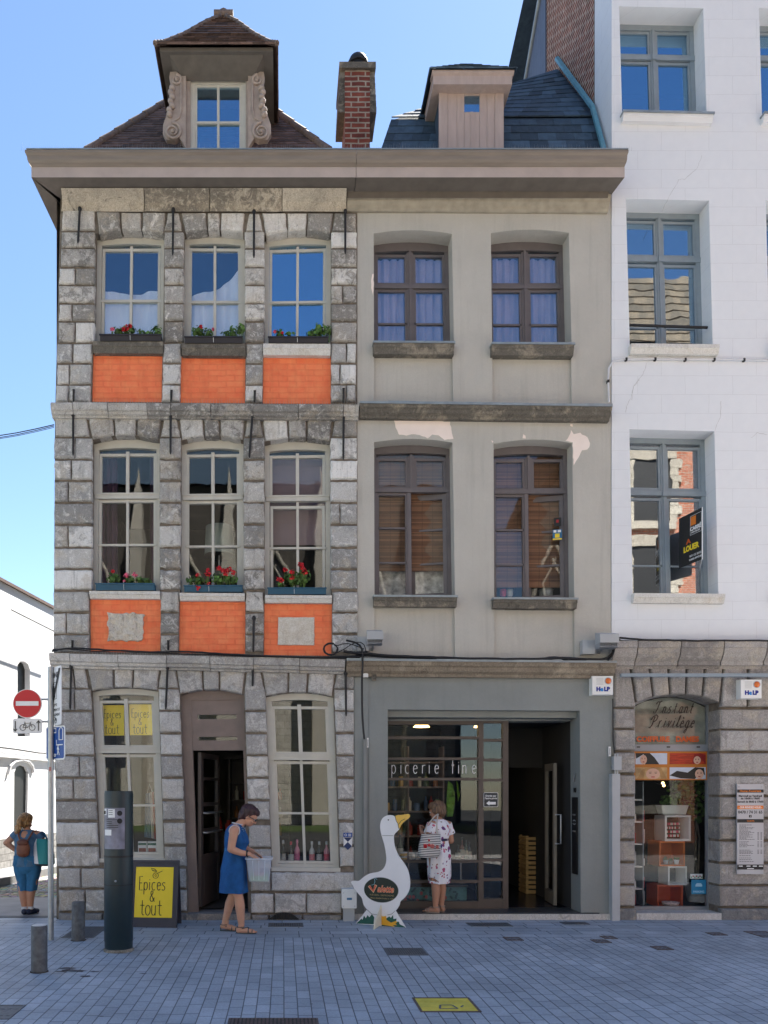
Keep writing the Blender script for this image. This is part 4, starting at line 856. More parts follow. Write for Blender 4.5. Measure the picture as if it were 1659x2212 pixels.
# ================================================================== THE WHITE HOUSE
WH = wthing('white_house', 'tall white painted house with blue grey windows above a stone hairdresser shopfront', 'house', (6, 0, 0))
YW = .02; xw0 = x_r+.004; xw1 = 9.2; ZW = 17.2
zsp = PX(B6(0, 160), YW)[1]
def opw(r, *p): return [PX(r(*a), YW) for a in p]
pitch = 302*.0+ (302/1740*10.52)
w_ = [opw(B4, (109, 35), (574, 45), (594, 660), (126, 648)), opw(B4, (146, 1099), (606, 1110), (627, 1925), (168, 1920)), opw(B5, (236, 391), (909, 408), (941, 1706), (264, 1700))]
allw = w_+[[(x+pitch, z-.02) for x, z in q] for q in w_]
b = MB(); b.wall([(xw0, zsp), (xw0, ZW), (xw1, ZW), (xw1, zsp)], [(loop(q), .27, False) for q in allw], YW)
sideY = 3.65
b.add([(xw0, YW, zsp), (xw0, .6, zsp), (xw0, .6, ZW), (xw0, YW, ZW)], [(0, 1, 2, 3)]); b.add([(xw1, YW, 0), (xw1, 9, 0), (xw1, 9, ZW), (xw1, YW, ZW)], [(0, 1, 2, 3)]); b.add([(xw0, 9, 0), (xw1, 9, 0), (xw1, 9, 14), (xw0, 9, 14)], [(0, 1, 2, 3)])
b.add([(xw0, .6, 0), (xw0, 9, 0), (xw0, 9, 9.5), (xw0, .6, 9.5)], [(0, 1, 2, 3)])
b.build('wall', M['white_wall'], WH)
b = MB(); b.add([(xw0, YW, ZW), (xw1, YW, ZW), (xw1, 9, 14), (xw0, 9, 14)], [(0, 1, 2, 3)]); b.build('roof', M['slate'], WH)
gz = lambda y: ZW+(14.1-ZW)*(y-0)/3.65
b = MB()
import itertools
n1, n2 = 26, 60; vs = []; rr = random.Random(4)
for j in range(n2+1):
    for i in range(n1+1):
        y = .6+2.0*i/n1; z = 9.5+(gz(y)-9.5)*j/n2; vs.append((xw0-.005-rr.random()*.006, y, z))
b.add(vs, [(j*(n1+1)+i, j*(n1+1)+i+1, (j+1)*(n1+1)+i+1, (j+1)*(n1+1)+i) for j in range(n2) for i in range(n1)]); b.build('brick_gable', M['gablebrick'], WH)
b = MB(); yy = [2.6+.12*i for i in range(10)]
for y0, y1 in zip(yy, yy[1:]): b.hexa([(xw0-.03, y0, gz(y0)), (xw0-.03, y1-.006, gz(y1)), (xw0-.03, y1-.006, 9.5), (xw0-.03, y0, 9.5), (xw0, y0, gz(y0)), (xw0, y1-.006, gz(y1)), (xw0, y1-.006, 9.5), (xw0, y0, 9.5)])
b.build('gable_cladding', mat('slate_blue_cladding', (.10, .12, .17), .6, .12, 6), WH)
b = MB(); b.tube([(xw0-.04, .6, gz(.6)+.02), (xw0-.04, 3.7, gz(3.7)+.02)], .04, 6); b.build('gable_coping', M['zinc'], WH)
# stucco corner strip
b = MB(); b.box(xw0+.0, xw0+.25, -.012, YW, zsp+.05, ZW, 0); 
for i, q in enumerate(allw):
    hb_ = [(.30 if i % 3 == 0 else (.32 if i % 3 == 1 else .34), .065, .0, 1, .012), ((.79 if i % 3 else .81), .02, .055, .47, -.012), ((.79 if i % 3 else .81), .02, .53, .945, -.012)]
    tt = hb_[0][0]
    o, P = window(WH, q, YW+.25, 0, M['frame_g'], M[('glass_flat', 'glass_roof', 'glass_clear')[i % 3]], .06, vb=[(.5, .075, .04, .985, .0), (.5, .028, .03, .99, .014)], hb=hb_, panes=[(.05, .05, .47, tt-.02), (.53, .05, .95, tt-.02), (.05, tt+.03, .47, .985), (.53, tt+.03, .95, .985)], top=.07, sash=.032)
    k = MB(); c_ = P(.5, tt+.005); k.box(c_.x-.03, c_.x+.03, YW+.21, YW+.25, c_.y-.035, c_.y+.03); k.build('catch', M['frame_g'], o)
    BLx, BRx = q[3], q[2]; ex = .02
    rough = i % 3 > 0
    sill(o, [(BLx[0]-ex, BLx[1]), (BRx[0]+ex+.02, BRx[1]), (BRx[0]+ex, BRx[1]-.12), (BLx[0]-ex, BLx[1]-.12)], -.07, .27, M['white_plain'] if not rough else M['pale_stone'], zinc=(i % 3 == 0), yr=-.07)
b = MB(); p, q_ = W3(B4(150, 1796), -.0), W3(B4(597, 1812), -.0); p.y = q_.y = .1; b.tube([W3(B4(150, 1797), .1), W3(B4(597, 1812), .1)], .018, 7); b.build('window_bar', M['iron'], WH)
# cracks and old paint marks are thin sunken lines
crm = mat('crack_dirt', (.50, .49, .49), .95, .2, 20)
def crack(pts, r, w=.0045):
    b = MB()
    P_ = [Vector(PX(r(*p), YW)) for p in pts]; o = []
    for a_, c_ in zip(P_, P_[1:]):
        for s in range(5): v = a_.lerp(c_, s/5); o.append(v+Vector((random.uniform(-.008, .008), random.uniform(-.008, .008))))
    o.append(P_[-1])
    for a_, c_ in zip(o, o[1:]):
        n_ = Vector((-(c_-a_).y, (c_-a_).x)).normalized()*w*random.uniform(.25, .55); b.prism([tuple(a_+n_), tuple(c_+n_), tuple(c_-n_), tuple(a_-n_)], YW-.0012, YW+.002)
    b.build('crack', crm, WH)
crack([(345, 1170), (388, 1085), (440, 995), (475, 990), (545, 925), (565, 860)], B4); crack([(262, 2010), (240, 2070), (185, 2140), (178, 2212)], B4); crack([(320, 0), (270, 50), (255, 130), (215, 215), (210, 265)], B5); crack([(915, 400), (955, 300), (960, 170)], B5); crack([(1200, 460), (1250, 420), (1330, 432)], B5)
# stone ground floor
b = MB(); q = opw(B6, (252, 590), (853, 590), (855, 2132), (255, 2132)); rise = .165
b.wall([(xw0, -.05), (xw0, zsp), (xw1, zsp), (xw1, -.05)], [(loop(q, rise), .28, False)], YW+.03); b.build('ground_floor_core', M['mortar'], WH)
b = MB(); rng = [(634, 770), (784, 926), (944, 1086), (1106, 1240), (1256, 1398), (1414, 1556), (1572, 1714), (1732, 1876), (1890, 2032)]
rows(b, B6, [(300, 620)], lambda y: 104, lin(300, 206, 620, 256), 0, -.02, .003)
rows(b, B6, rng, lambda y: 104, lambda y: 252, 0, -.02, .003)
for y0, y1 in [(300, 618)]+[(a+4, c+4) for a, c in rng]:
    if y0 == 300:
        for x0, x1 in ((888, 1045), (1058, 1215), (1228, 1500), (1514, 1800)): b.block(pq(B6, (x0, y0), (x1, y0), (x1, y1), (x0-(25 if x0 == 888 else 0), y1)), -.02, .06, amp=.003)
    else:
        for x0, x1 in ((856, 1600), (1606, 1950)): b.block(pq(B6, (x0, y0), (x1, y0), (x1, y1), (x0, y1)), -.02, .06, amp=.003, step=.12)
        v = [(PX(B6(857, y0))[0]+.002, -.005, PX(B6(0, y0))[1]-.004), (PX(B6(857, y0))[0]+.002, .3, PX(B6(0, y0))[1]-.004), (PX(B6(857, y1))[0]+.002, .3, PX(B6(0, y1))[1]+.004), (PX(B6(857, y1))[0]+.002, -.005, PX(B6(0, y1))[1]+.004)]
        xl_ = v[0][0]-.008; b.add([(xl_, *p[1:]) for p in v]+[(xl_+.05, *p[1:]) for p in v], [(0, 1, 2, 3), (4, 7, 6, 5), (0, 4, 5, 1), (1, 5, 6, 2), (2, 6, 7, 3), (3, 7, 4, 0)])
tp = [214, 350, 486, 620, 752, 884]; bt_ = [262, 382, 500, 612, 730, 852]; bz_ = [584, 546, 530, 530, 544, 588]
for i in range(5): b.block(pq(B6, (tp[i]+6, 302), (tp[i+1]-6, 302), (bt_[i+1]-6, bz_[i+1]), (bt_[i]+6, bz_[i])), -.02+random.uniform(-.004, .004), .3, amp=.003)
b.build('stonework', M['stone_white'], WH)
b = MB()
for x0, x1 in ((104, 270), (274, 578), (582, 884), (888, 1190), (1194, 1500), (1504, 1900)):
    p0, p1 = PX(B6(x0, 152), -.15), PX(B6(x1, 152), -.15); b.run(p0, (p1[0], p0[1]), [(.1, 0), (-.16, 0), (-.16, -.085), (-.145, -.09), (-.14, -.14), (-.11, -.20), (-.065, -.25), (-.06, -.30), (-.03, -.305), (-.025, -.34), (.1, -.34)], 0, .003)
b.build('string_course', M['stone_white'], WH)
for x0, x1 in ((100, 256), (858, 1950)): MB().block(pq(B6, (x0, 2050), (x1, 2050), (x1, 2140), (x0, 2140)), -.035, .06, amp=.003, step=.15).build('plinth', M['stone_plinth'], WH)
b = MB(); b.box(PX(B6(256, 0))[0], PX(B6(858, 0))[0], -.03, .3, -.03, PX(B6(0, 2082))[1]); b.build('shop_step', M['stone_low'], WH)
# hairdresser window
yh = YW+.27
def H6(x, y): return PX(B6(x, y), yh)
TLh, TRh = H6(222, 600), H6(782, 600); BLh, BRh = H6(222, 2072), H6(782, 2072)
b = MB(); frr = .15
def hbar(mb, x0, y0, x1, y1, a=0, d=.06, m=0): mb.prism([H6(x0, y0), H6(x1, y0), H6(x1, y1), H6(x0, y1)], yh+a, yh+d, m)
for x0, x1 in ((222, 250), (764, 784)): hbar(b, x0, 612, x1, 2072)
aa = arch(H6(222, 600), H6(784, 600), frr, 10); b.prism([H6(222, 620), H6(222, 600)]+aa+[H6(784, 600), H6(784, 620)]+[(p[0], p[1]-.045) for p in reversed(aa)], yh, yh+.06)
hbar(b, 250, 886, 764, 934, -.004); hbar(b, 250, 2036, 764, 2072, -.004)
for x in (275, 488, 700): hbar(b, x-12, 900, x+12, 909, -.008, -.004, 1)
refl_panel = MB(); refl_panel.prism([H6(252, 884), H6(252, 622)]+[(p[0]*.96+H6(500, 0)[0]*.04, p[1]-.055) for p in aa]+[H6(762, 622), H6(762, 884)], yh+.042, yh+.044)  # panel behind the upper glass; its grey-green colour paints in a leafy reflection
hw_ = b.build('hairdresser_window', [mat('grey_aluminium_frame', (.25, .27, .30), .4, .06, 5, metal=.3), M['black']], WH)
b = MB(); b.prism([H6(240, 2050), H6(240, 600)]+[(p[0], p[1]-.02) for p in aa]+[H6(775, 600), H6(775, 2050)], yh+.03, yh+.036); b.build('pane', M['glass_salon'], hw_)
refl_panel.build('painted_reflection', mat('grey_green_painted_reflection', (.23, .235, .20), .7, .35, 5), hw_); DX = H6(250, 0)[0]; sz = H6(0, 2036)[1]
b = MB(); 
GL.update({'a': [arcp(.22, .5, .22, .5, 60, 320), [(.42, 1), (.4, .2), (.48, .02), (.58, .12)]], 'v': [[(-.05, .9), (.05, 1), (.18, 0), (.38, .7), (.42, 1), (.52, .9)]], 'l': [[(-.1, .2), (.2, 1.3), (.22, 1.8), (.1, 1.7), (.08, .3), (.18, 0), (.34, .2)]], 'g': [arcp(.22, .5, .22, .5, 60, 400), [(.44, 1), (.40, -.4), (.22, -.85), (.02, -.7), (.2, -.3), (.6, .1)]],
 'I': [[(-.25, 1.35), (-.05, 1.72), (.35, 1.68), (.7, 1.85)], [(.35, 1.68), (.25, .5), (.05, .02), (-.25, .05), (-.3, .3)]], 'P': [[(.2, 1.6), (.12, .4), (-.1, -.05), (-.35, .05)], [(-.35, 1.1), (-.1, 1.6), (.35, 1.85), (.72, 1.6), (.65, 1.1), (.3, .85), (.15, .9)]], 'è': GL['e']+[[(.1, 1.55), (.3, 1.25)]]})
def cursive(mb, txt, px, py, h, adv, w_):
    tm = MB(); x = 0
    for k, ch in enumerate(txt):
        for st_ in GL[ch]: stroke(tm, [(x+a*h*.8, c*h) for a, c in st_], w_*(1.3 if ch in 'IP' else 1), 0)
        if k and ch not in 'IP': stroke(tm, [(x-adv*h*.45, .02*h), (x-adv*h*.2, .15*h), (x, .55*h)], w_*.5, 0)
        x += adv*h*(1.25 if ch in 'IP' else (.62 if ch in 'il' else .9))
    ox, oz = H6(px, py); mb.add([(ox+v[0]+v[2]*.32, yh+v[1], oz+v[2]) for v in tm.v], tm.f)
cursive(b, 'Instant', 392, 664, .088, .92, .013); cursive(b, 'Privilège', 362, 766, .092, .86, .013)
b.build('shop_name', mat('dark_script_film', (.035, .028, .024), .6, .1, 8), hw_)
b = MB(); lettering(b, 'COIFFURE   DAMES', .098, (H6(484, 0)[0], yh, H6(0, 866)[1]), sx=1.0, depth=.001, bold=.004); b.build('shop_trade_lettering', mat('orange_film', (.62, .11, .02), .6, .05, 5), hw_)
# showroom of the hairdresser
b = MB(); x0, x1, y0, y1, z0, z1_ = H6(225, 0)[0], xw1-.1, yh+.07, 4.2, sz-.05, 3.4
v = [(x0, y0, z0), (x1, y0, z0), (x1, y1, z0), (x0, y1, z0), (x0, y0, z1_), (x1, y0, z1_), (x1, y1, z1_), (x0, y1, z1_)]
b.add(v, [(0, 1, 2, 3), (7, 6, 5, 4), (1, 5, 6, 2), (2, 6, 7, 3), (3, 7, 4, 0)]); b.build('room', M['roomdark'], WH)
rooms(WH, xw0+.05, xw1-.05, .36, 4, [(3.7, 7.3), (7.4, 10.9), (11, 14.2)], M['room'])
# rail along the front
b = MB(); p, q_ = PX(B6(148, 385), -.1), PX(B6(1200, 408), -.1); b.box(p[0], xw1, -.14, -.09, q_[1], p[1]); b.build('awning_rail', M['frame_g'], WH)

# ================================================================== side street: white building, its plinth, the ground
SB = wthing('white_building', 'long white side street building with arched doorway, half in sun', 'building', (-5.6, 7, 0))
def gh(x, y):                                              # ground height: the side street runs downhill behind the corner
    if y <= .3: return 0.0
    return 0.0
def WL(u, v):                                              # spots on its wall (plane through two ground points)
    ax, ay_, bx, by = -5.62, 5.6, -5.22, 8.4; k = (u-U0)/K          # x = k*(D+y)
    m = (bx-ax)/(by-ay_); y = (k*D-ax+m*ay_)/(m-k); x = k*(D+y); return Vector((x, y, EYE+(V0-v)*(D+y)/K))
dirw = Vector((.4, 2.8, 0)).normalized(); nrm = Vector((dirw.y, -dirw.x, 0))
p0 = Vector((-5.62, 5.6, 0))
def S_(d): return p0+dirw*d
def dz(p): d = (p-p0).dot(dirw); return d, p.z
tops = WL(0, 1265), WL(113, 1335)
ztop = (tops[0].z+tops[1].z)/2
def loc2(lp): return lp
mbw = MB()
def wallloc(parent):
    holes = [[(97, 1496), (97, 1440), (101, 1429), (108, 1427), (113, 1430), (113, 1486)]]
d0, d1 = -3.5, 14
def pts_uv(l): return [dz(WL(u, v)) for u, v in l]
winh = pts_uv([(37, 1500), (37, 1440), (43, 1428), (52, 1428), (60, 1434), (64, 1446), (64, 1500)])
winh = pts_uv([(38, 1592), (38, 1436), (44, 1428), (53, 1428), (61, 1434), (65, 1446), (65, 1590)])
doorh = pts_uv([(30, 1800), (31, 1668), (36, 1656), (46, 1652), (56, 1656), (61, 1668), (59, 1795)])
tmp = MB(); tmp.wall([(d0, -2.2), (d0, tops[0].z+.15), (d1, tops[0].z+.15), (d1, -2.2)], [(winh, .12, True), (doorh, .05, True)], 0, 0, 0, 1)
def place(tmp):
    out = MB(); out.f, out.m, out.sm = tmp.f, tmp.m, tmp.sm
    out.v = [tuple(Vector((p0.x, p0.y, v[2]))+dirw*v[0]-nrm*v[1]) for v in tmp.v]; return out
place(tmp).build('wall', [M['white_far'], M['black']], SB)
tmp = MB(); tmp.add([(d0, .0, -2.2), (d0, 7, -2.2), (d0, 7, 6), (d0, 0, 6)], [(0, 1, 2, 3)]); place(tmp).build('end_wall', M['white_far'], SB)
tmp = MB(); zt = tops[0].z+.15
tmp.add([(d0, .02, zt), (d1, .02, zt), (d1, 3.5, zt+.25), (d0, 3.5, zt+.25)], [(0, 1, 2, 3)]); tmp.add([(d0, 7, zt), (d1, 7, zt), (d1, 3.5, zt+.25), (d0, 3.5, zt+.25)], [(0, 1, 2, 3)]); tmp.box(d0, d1, -.05, .02, zt-.06, zt+.004); place(tmp).build('roof', M['tile'], SB)
tmp = MB(); zz = dz(WL(60, 1855))[1]
zpl = dz(WL(60, 1800))[1]
tmp.box(d0, d1, -.05, 0, -2.2, zpl-.05); place(tmp).build('plinth', brickmat('grey_rubble_plinth', (.3, .29, .28), (.24, .23, .22), (.2, .19, .18), .3, .14, .012), SB)
tmp = MB(); tmp.box(d0, d1, -.06, 0, dz(WL(60, 1640))[1], dz(WL(60, 1640))[1]+.06); 
am = pts_uv([(16, 1672), (20, 1655), (30, 1645), (46, 1641), (60, 1645), (68, 1655), (70, 1668)])
for a_, c_ in zip(am, am[1:]): tmp.tube([(a_[0], -.02, a_[1]), (c_[0], -.02, c_[1])], .035, 6)
place(tmp).build('moulding', M['white_far'], SB)
tmp = MB(); ca_ = [dz(WL(u, v)) for u, v in ((-20, 1612), (30, 1618), (80, 1626), (140, 1628))]; tmp.tube([(a_, -.04, z_) for a_, z_ in ca_], .018, 6); place(tmp).build('wall_cable', M['cable'], SB)
tmp = MB(); a_ = pts_uv([(41, 1660), (50, 1660)]); place(tmp)
# overhead wires from the stone house corner across the side street
for i, (v0, v1) in enumerate(((934, 917), (940, 920), (942, 923))):
    b = MB(); a_, c_ = W3((117, v1), .05), W3((-120, v0+14), .4); b.tube([a_.lerp(c_, s/6)+Vector((0, 0, -.05*sin(pi*s/6))) for s in range(7)], .007-.0015*i, 5)
    tag(b.build('overhead_wire', M['cable']), ('thick topmost wire running off from the corner of the stone house', 'middle thin wire running off from the corner of the stone house', 'lowest thin wire running off from the corner of the stone house')[i], 'wire', 'wires across the side street')
b = MB(); a_, c_ = WL(-6, 1318), WL(118, 1378); a_ += nrm*.3; c_ += nrm*.3; b.tube([a_, c_], .014, 5); tag(b.build('wall_wire', M['cable']), 'single dark wire stretched along the sunlit white side street building', 'wire')
# ground
def paving():
    m, t, bs = nmat('blue_grey_stone_paving'); q = NB(t); s = q.n('SeparateXYZ', {0: q.n('TexCoord').outputs['Object']}); X, Y = s.outputs[0], s.outputs[1]
    def pattern(U, V, wu, wv, seed, gap):
        ru = q.math('DIVIDE', U, wu); row = q.math('FLOOR', ru); r0 = q.n('TexWhiteNoise', {1: q.math('ADD', row, seed)}, noise_dimensions='1D').outputs[0]
        wl = q.math('MULTIPLY_ADD', q.n('TexWhiteNoise', {1: q.math('ADD', row, seed+.37)}, noise_dimensions='1D').outputs[0], wv*.5, wv*.8)
        rv = q.math('DIVIDE', q.math('ADD', V, q.math('MULTIPLY', r0, 9.0)), wl); colm = q.math('FLOOR', rv)
        fu = q.math('ABSOLUTE', q.math('SUBTRACT', q.math('FRACT', ru), .5)); fv = q.math('ABSOLUTE', q.math('SUBTRACT', q.math('FRACT', rv), .5))
        e = q.math('MINIMUM', q.math('MULTIPLY', q.math('SUBTRACT', .5, fu), wu), q.math('MULTIPLY', q.math('SUBTRACT', .5, fv), wv))
        j = q.ramp(q.math('DIVIDE', e, gap), [(.35, 1), (1, 0)])
        rnd = q.n('TexWhiteNoise', {0: q.n('CombineXYZ', {0: row, 1: colm, 2: seed}).outputs[0]}, noise_dimensions='3D').outputs[0]
        return j, rnd
    wob = q.math('MULTIPLY', q.math('SUBTRACT', q.noise(1.2, None, 2), .5), .02)
    j1, r1 = pattern(q.math('ADD', X, wob), Y, .106, .215, 3.0, .006); j2, r2 = pattern(q.math('ADD', Y, .05), X, .205, .40, 11.0, .008)
    band = q.math('GREATER_THAN', Y, -1.30)
    j = q.mix(band, j1, j2); rn = q.mix(band, r1, r2)
    base = q.ramp(rn, [(0, (.31, .345, .385)), (.3, (.34, .378, .42)), (.7, (.362, .40, .442)), (1, (.41, .445, .485))])
    co = q.obj(); base = q.mix(.55, base, q.ramp(q.noise(1.3, co, 6, .65), [(.3, .3), (.7, .7)]), 'OVERLAY')
    base = q.mix(.4, base, q.ramp(q.noise(55, co, 5, .7), [(.3, .25), (.7, .75)]), 'OVERLAY')
    base = q.mix(q.math('MULTIPLY', q.ramp(q.noise(2.6, q.n('Mapping', {0: co, 1: (3, 1, 0)}).outputs[0], 6, .7), [(.62, 0), (.72, 1)]), .35), base, (.05, .055, .065))
    sp = q.n('TexVoronoi', {'Vector': co, 'Scale': 2.3}).outputs[0]
    base = q.mix(q.math('MULTIPLY', q.ramp(sp, [(.03, 1), (.045, 0)]), .6), base, (.04, .04, .045))
    base = q.mix(q.math('MULTIPLY', j, .8), base, (.03, .035, .04))
    t.links.new(base, bs.inputs['Base Color']); bs.inputs['Roughness'].default_value = .62; bs.inputs['Specular IOR Level'].default_value = .4
    h = q.math('SUBTRACT', q.math('ADD', q.math('MULTIPLY', q.noise(60, co, 4), .3), q.math('MULTIPLY', rn, .35)), q.math('MULTIPLY', j, 1.0))
    t.links.new(q.n('Bump', {'Strength': .55, 'Distance': .006, 'Height': h}).outputs[0], bs.inputs['Normal']); return m
M['paving'] = paving()
def cobble():
    m, t, bs = nmat('grey_cobbles'); q = NB(t); co = q.obj((1, 1, 0)); v = q.n('TexVoronoi', {'Vector': co, 'Scale': 9, 'Randomness': .6}); e = q.n('TexVoronoi', {'Vector': co, 'Scale': 9, 'Randomness': .6}, feature='DISTANCE_TO_EDGE').outputs[0]
    c = q.mix(.6, (.30, .285, .265), v.outputs[1], 'SOFT_LIGHT'); c = q.mix(q.ramp(e, [(.03, 1), (.1, 0)]), c, (.06, .058, .055))
    t.links.new(c, bs.inputs['Base Color']); bs.inputs['Roughness'].default_value = .8
    t.links.new(q.n('Bump', {'Strength': .8, 'Distance': .03, 'Height': q.ramp(e, [(0, 0), (.25, 1)])}).outputs[0], bs.inputs['Normal']); return m
b = MB(); xs = [-60, -30, -16, -9, -6, -4.6, -3.1, -2.6, -1, 1, 4, 8, 14, 30, 60]; ys = [-60, -40, -26.4]
ys2 = [-5.42, -4, -1.5, 0, .3]
for ya, yb in zip(ys2, ys2[1:]):
    for xa, xb in zip(xs, xs[1:]): b.add([(xa, ya, 0), (xb, ya, 0), (xb, yb, 0), (xa, yb, 0)], [(0, 1, 2, 3)])
tag(b.build('pavement', M['paving']), kind='structure')
tag(MB().add([(-60, -10, -.004), (60, -10, -.004), (60, -5.42, -.004), (-60, -5.42, -.004)], [(0, 1, 2, 3)]).build('plaza', brickmat('pale_plaza_slabs', (.58, .56, .52), (.54, .52, .48), (.4, .38, .36), 1.2, .6, .01, .2, .85)), kind='structure')
tag(MB().add([(-60, -60, -.008), (60, -60, -.008), (60, -10, -.008), (-60, -10, -.008)], [(0, 1, 2, 3)]).build('street', mat('dark_street_asphalt', (.055, .055, .055), .85, .2, 3, .4, 40)), kind='structure')
b = MB(); yk = [.3, .9, 1.5, 2.2, 3, 4, 5, 6, 7, 8, 10, 13, 17, 25]
KB = -4.35
def gz2(x, y): return 0.0
f1 = MB()
for ya, yb in zip(yk, yk[1:]):
    f1.add([(-3.0+.03, ya, gz2(0, ya)), (-3.0+.03, yb, gz2(0, yb)), (-16, yb, gz2(0, yb)), (-16, ya, gz2(0, ya))], [(0, 3, 2, 1)], 0 if yb < 2.9 else 1)
    
tag(f1.build('side_street', [mat('smooth_flagstones', (.30, .29, .29), .75, .15, 3, .2, 40), cobble()]), kind='structure')
f2 = MB()                                                   # kerb and footway along the white building
for ya, yb in zip(yk[4:], yk[5:]):
    da, db = S_((ya-p0.y)/dirw.y), S_((yb-p0.y)/dirw.y)
    za, zb_ = gz2(0, ya)+.14, gz2(0, yb)+.14
    f2.hexa([(da.x, ya, za), (db.x, yb, zb_), (db.x+.95, yb, zb_), (da.x+.95, ya, za), (da.x, ya, za-.5), (db.x, yb, zb_-.5), (db.x+.95, yb, zb_-.5), (da.x+.95, ya, za-.5)])
tag(f2.build('side_footway', mat('footway_flags', (.2, .2, .205), .8, .15, 3)), kind='structure')
b = MB(); b.box(-9, -3.05, 2.82, 2.95, gz2(0, 2.9)-.1, gz2(0, 2.9)+.012); tag(b.build('kerb_strip', M['stone_plinth']), kind='structure')
tag(MB().add([(-4.4, .12, .0045), (-2.99, .12, .0045), (-2.99, .299, .0045), (-4.4, .299, .0045)], [(0, 1, 2, 3)]).build('tactile_strip', mat('ribbed_tactile_slabs', (.10, .11, .12), .7, .2, 5, .6, 90)), kind='structure')

# ================================================================== across the street: what the window panes mirror
CA = wthing('cathedral', 'long sunlit pale stone cathedral across the street, mirrored in the window panes', 'cathedral', (-4, -32, 0))
cst = stone('sunlit_beige_stone', (.2, .18, .15), (.5, .45, .37), (.6, .55, .46), .35, .2, .4, seed=3)
YC = -31
b = MB(); b.box(-34, 9, YC-8, YC, 0, 17.5); b.build('nave_wall', brickmat('cathedral_masonry', (.11, .095, .08), (.09, .08, .066), (.06, .055, .05), .6, .3, .012, .4, .9, .3), CA)
b = MB(); b.add([(-34, YC+.3, 17.5), (9, YC+.3, 17.5), (9, YC-4, 22.5), (-34, YC-4, 22.5)], [(0, 1, 2, 3)]); b.add([(-34, YC-8.3, 17.5), (9, YC-8.3, 17.5), (9, YC-4, 22.5), (-34, YC-4, 22.5)], [(0, 1, 2, 3)]); b.prism([(9, 0), (9, 17.5), (9.3, 17.5), (9.3, 0)], YC-8, YC); b.build('nave_roof', M['slate'], CA)
MB().box(-34, 8.9, YC, YC+.5, 0, 7.2).build('plinth_wall', brickmat('pale_cathedral_masonry', (.62, .57, .49), (.5, .46, .39), (.28, .25, .21), .7, .35, .02, .9, .9, .3), CA)
for i in range(9):
    x = -31+i*4.7
    b = MB(); b.box(x-.5, x+.5, YC, YC+2.2, 0, 8.5); b.hexa([(x-.5, YC+2.2, 8.5), (x+.5, YC+2.2, 8.5), (x+.5, YC+2.2, 8.4), (x-.5, YC+2.2, 8.4), (x-.5, YC, 10.2), (x+.5, YC, 10.2), (x+.5, YC, 8.4), (x-.5, YC, 8.4)])
    b.box(x-.32, x+.32, YC, YC+1.1, 10.2, 15); b.add([(x-.3, YC+.8, 15), (x+.3, YC+.8, 15), (x+.3, YC+.2, 15), (x-.3, YC+.2, 15), (x, YC+.5, 18.4)], [(0, 1, 4), (1, 2, 4), (2, 3, 4), (3, 0, 4)])
    b.build('buttress', cst, CA)
    if i < 8:
        q = MB(); xc = x+2.35; q.prism([(xc-1.1, 7.6), (xc+1.1, 7.6), (xc+1.1, 11.2), (xc+.7, 13), (xc, 14.1), (xc-.7, 13), (xc-1.1, 11.2)], YC+.02, YC+.06); wo = q.build('window', M['black'], CA)
        q = MB()
        for dx in (-1.15, -.38, .38, 1.15): q.box(xc+dx-.07, xc+dx+.07, YC+.04, YC+.2, 7.6, 11.4)
        for s in (-1, 1): q.tube([(xc+s*1.1, YC+.12, 11.2), (xc+s*.7, YC+.12, 13), (xc, YC+.12, 14.2)], .12, 5); q.tube([(xc+s*.38, YC+.12, 11.2), (xc+s*.55, YC+.12, 12.2), (xc-s*.1, YC+.12, 13.4)], .06, 5)
        q.box(xc-1.2, xc+1.2, YC+.06, YC+.22, 9.4, 9.55); q.build('tracery', cst, wo)
tag(MB().add([(-34, YC+2.4, .006), (9, YC+2.4, .006), (9, YC+8.5, .006), (-34, YC+8.5, .006)], [(0, 1, 2, 3)]).build('lawn', mat('short_grass', (.07, .11, .025), .9, .3, 2, .5, 60)), kind='structure')
OH = wthing('brick_house', 'orange brick house with stone quoins and clay pantile roof across the street, mirrored in panes', 'house', (15, -16, 0))
YO = -15
b = MB(); b.box(10.4, 26, YO-8, YO, 0, 13.5); b.build('wall', brickmat('orange_brick_wall', (.46, .16, .09), (.38, .12, .07), (.4, .33, .27), .22, .075, .012, .5), OH)
b = MB(); tiles(b, Vector((10.0, YO+.4, 13.5)), Vector((26.4, YO+.4, 13.5)), Vector((24, YO-5, 21.5)), Vector((13, YO-5, 21.5)), 18, .3, .05); tiles(b, Vector((10.0, YO-10.4, 13.5)), Vector((10.0, YO+.4, 13.5)), Vector((13, YO-5, 21.5)), Vector((13, YO-5, 21.5)), 18, .3, .05); slopebase(b, [Vector((10.0, YO-10.4, 13.5)), Vector((26.4, YO-10.4, 13.5)), Vector((24, YO-5, 21.5)), Vector((13, YO-5, 21.5))])
b.build('roof', mat('clay_pantiles', (.15, .085, .045), .8, .3, 8, .4, 30, island=.35), OH)
b = MB(); b.tube([(10.0, YO+.4, 13.6), (13, YO-5, 21.6)], .2, 8); b.build('hip_tiles', mat('orange_hip_tiles', (.5, .2, .1), .8, .2, 4), OH)
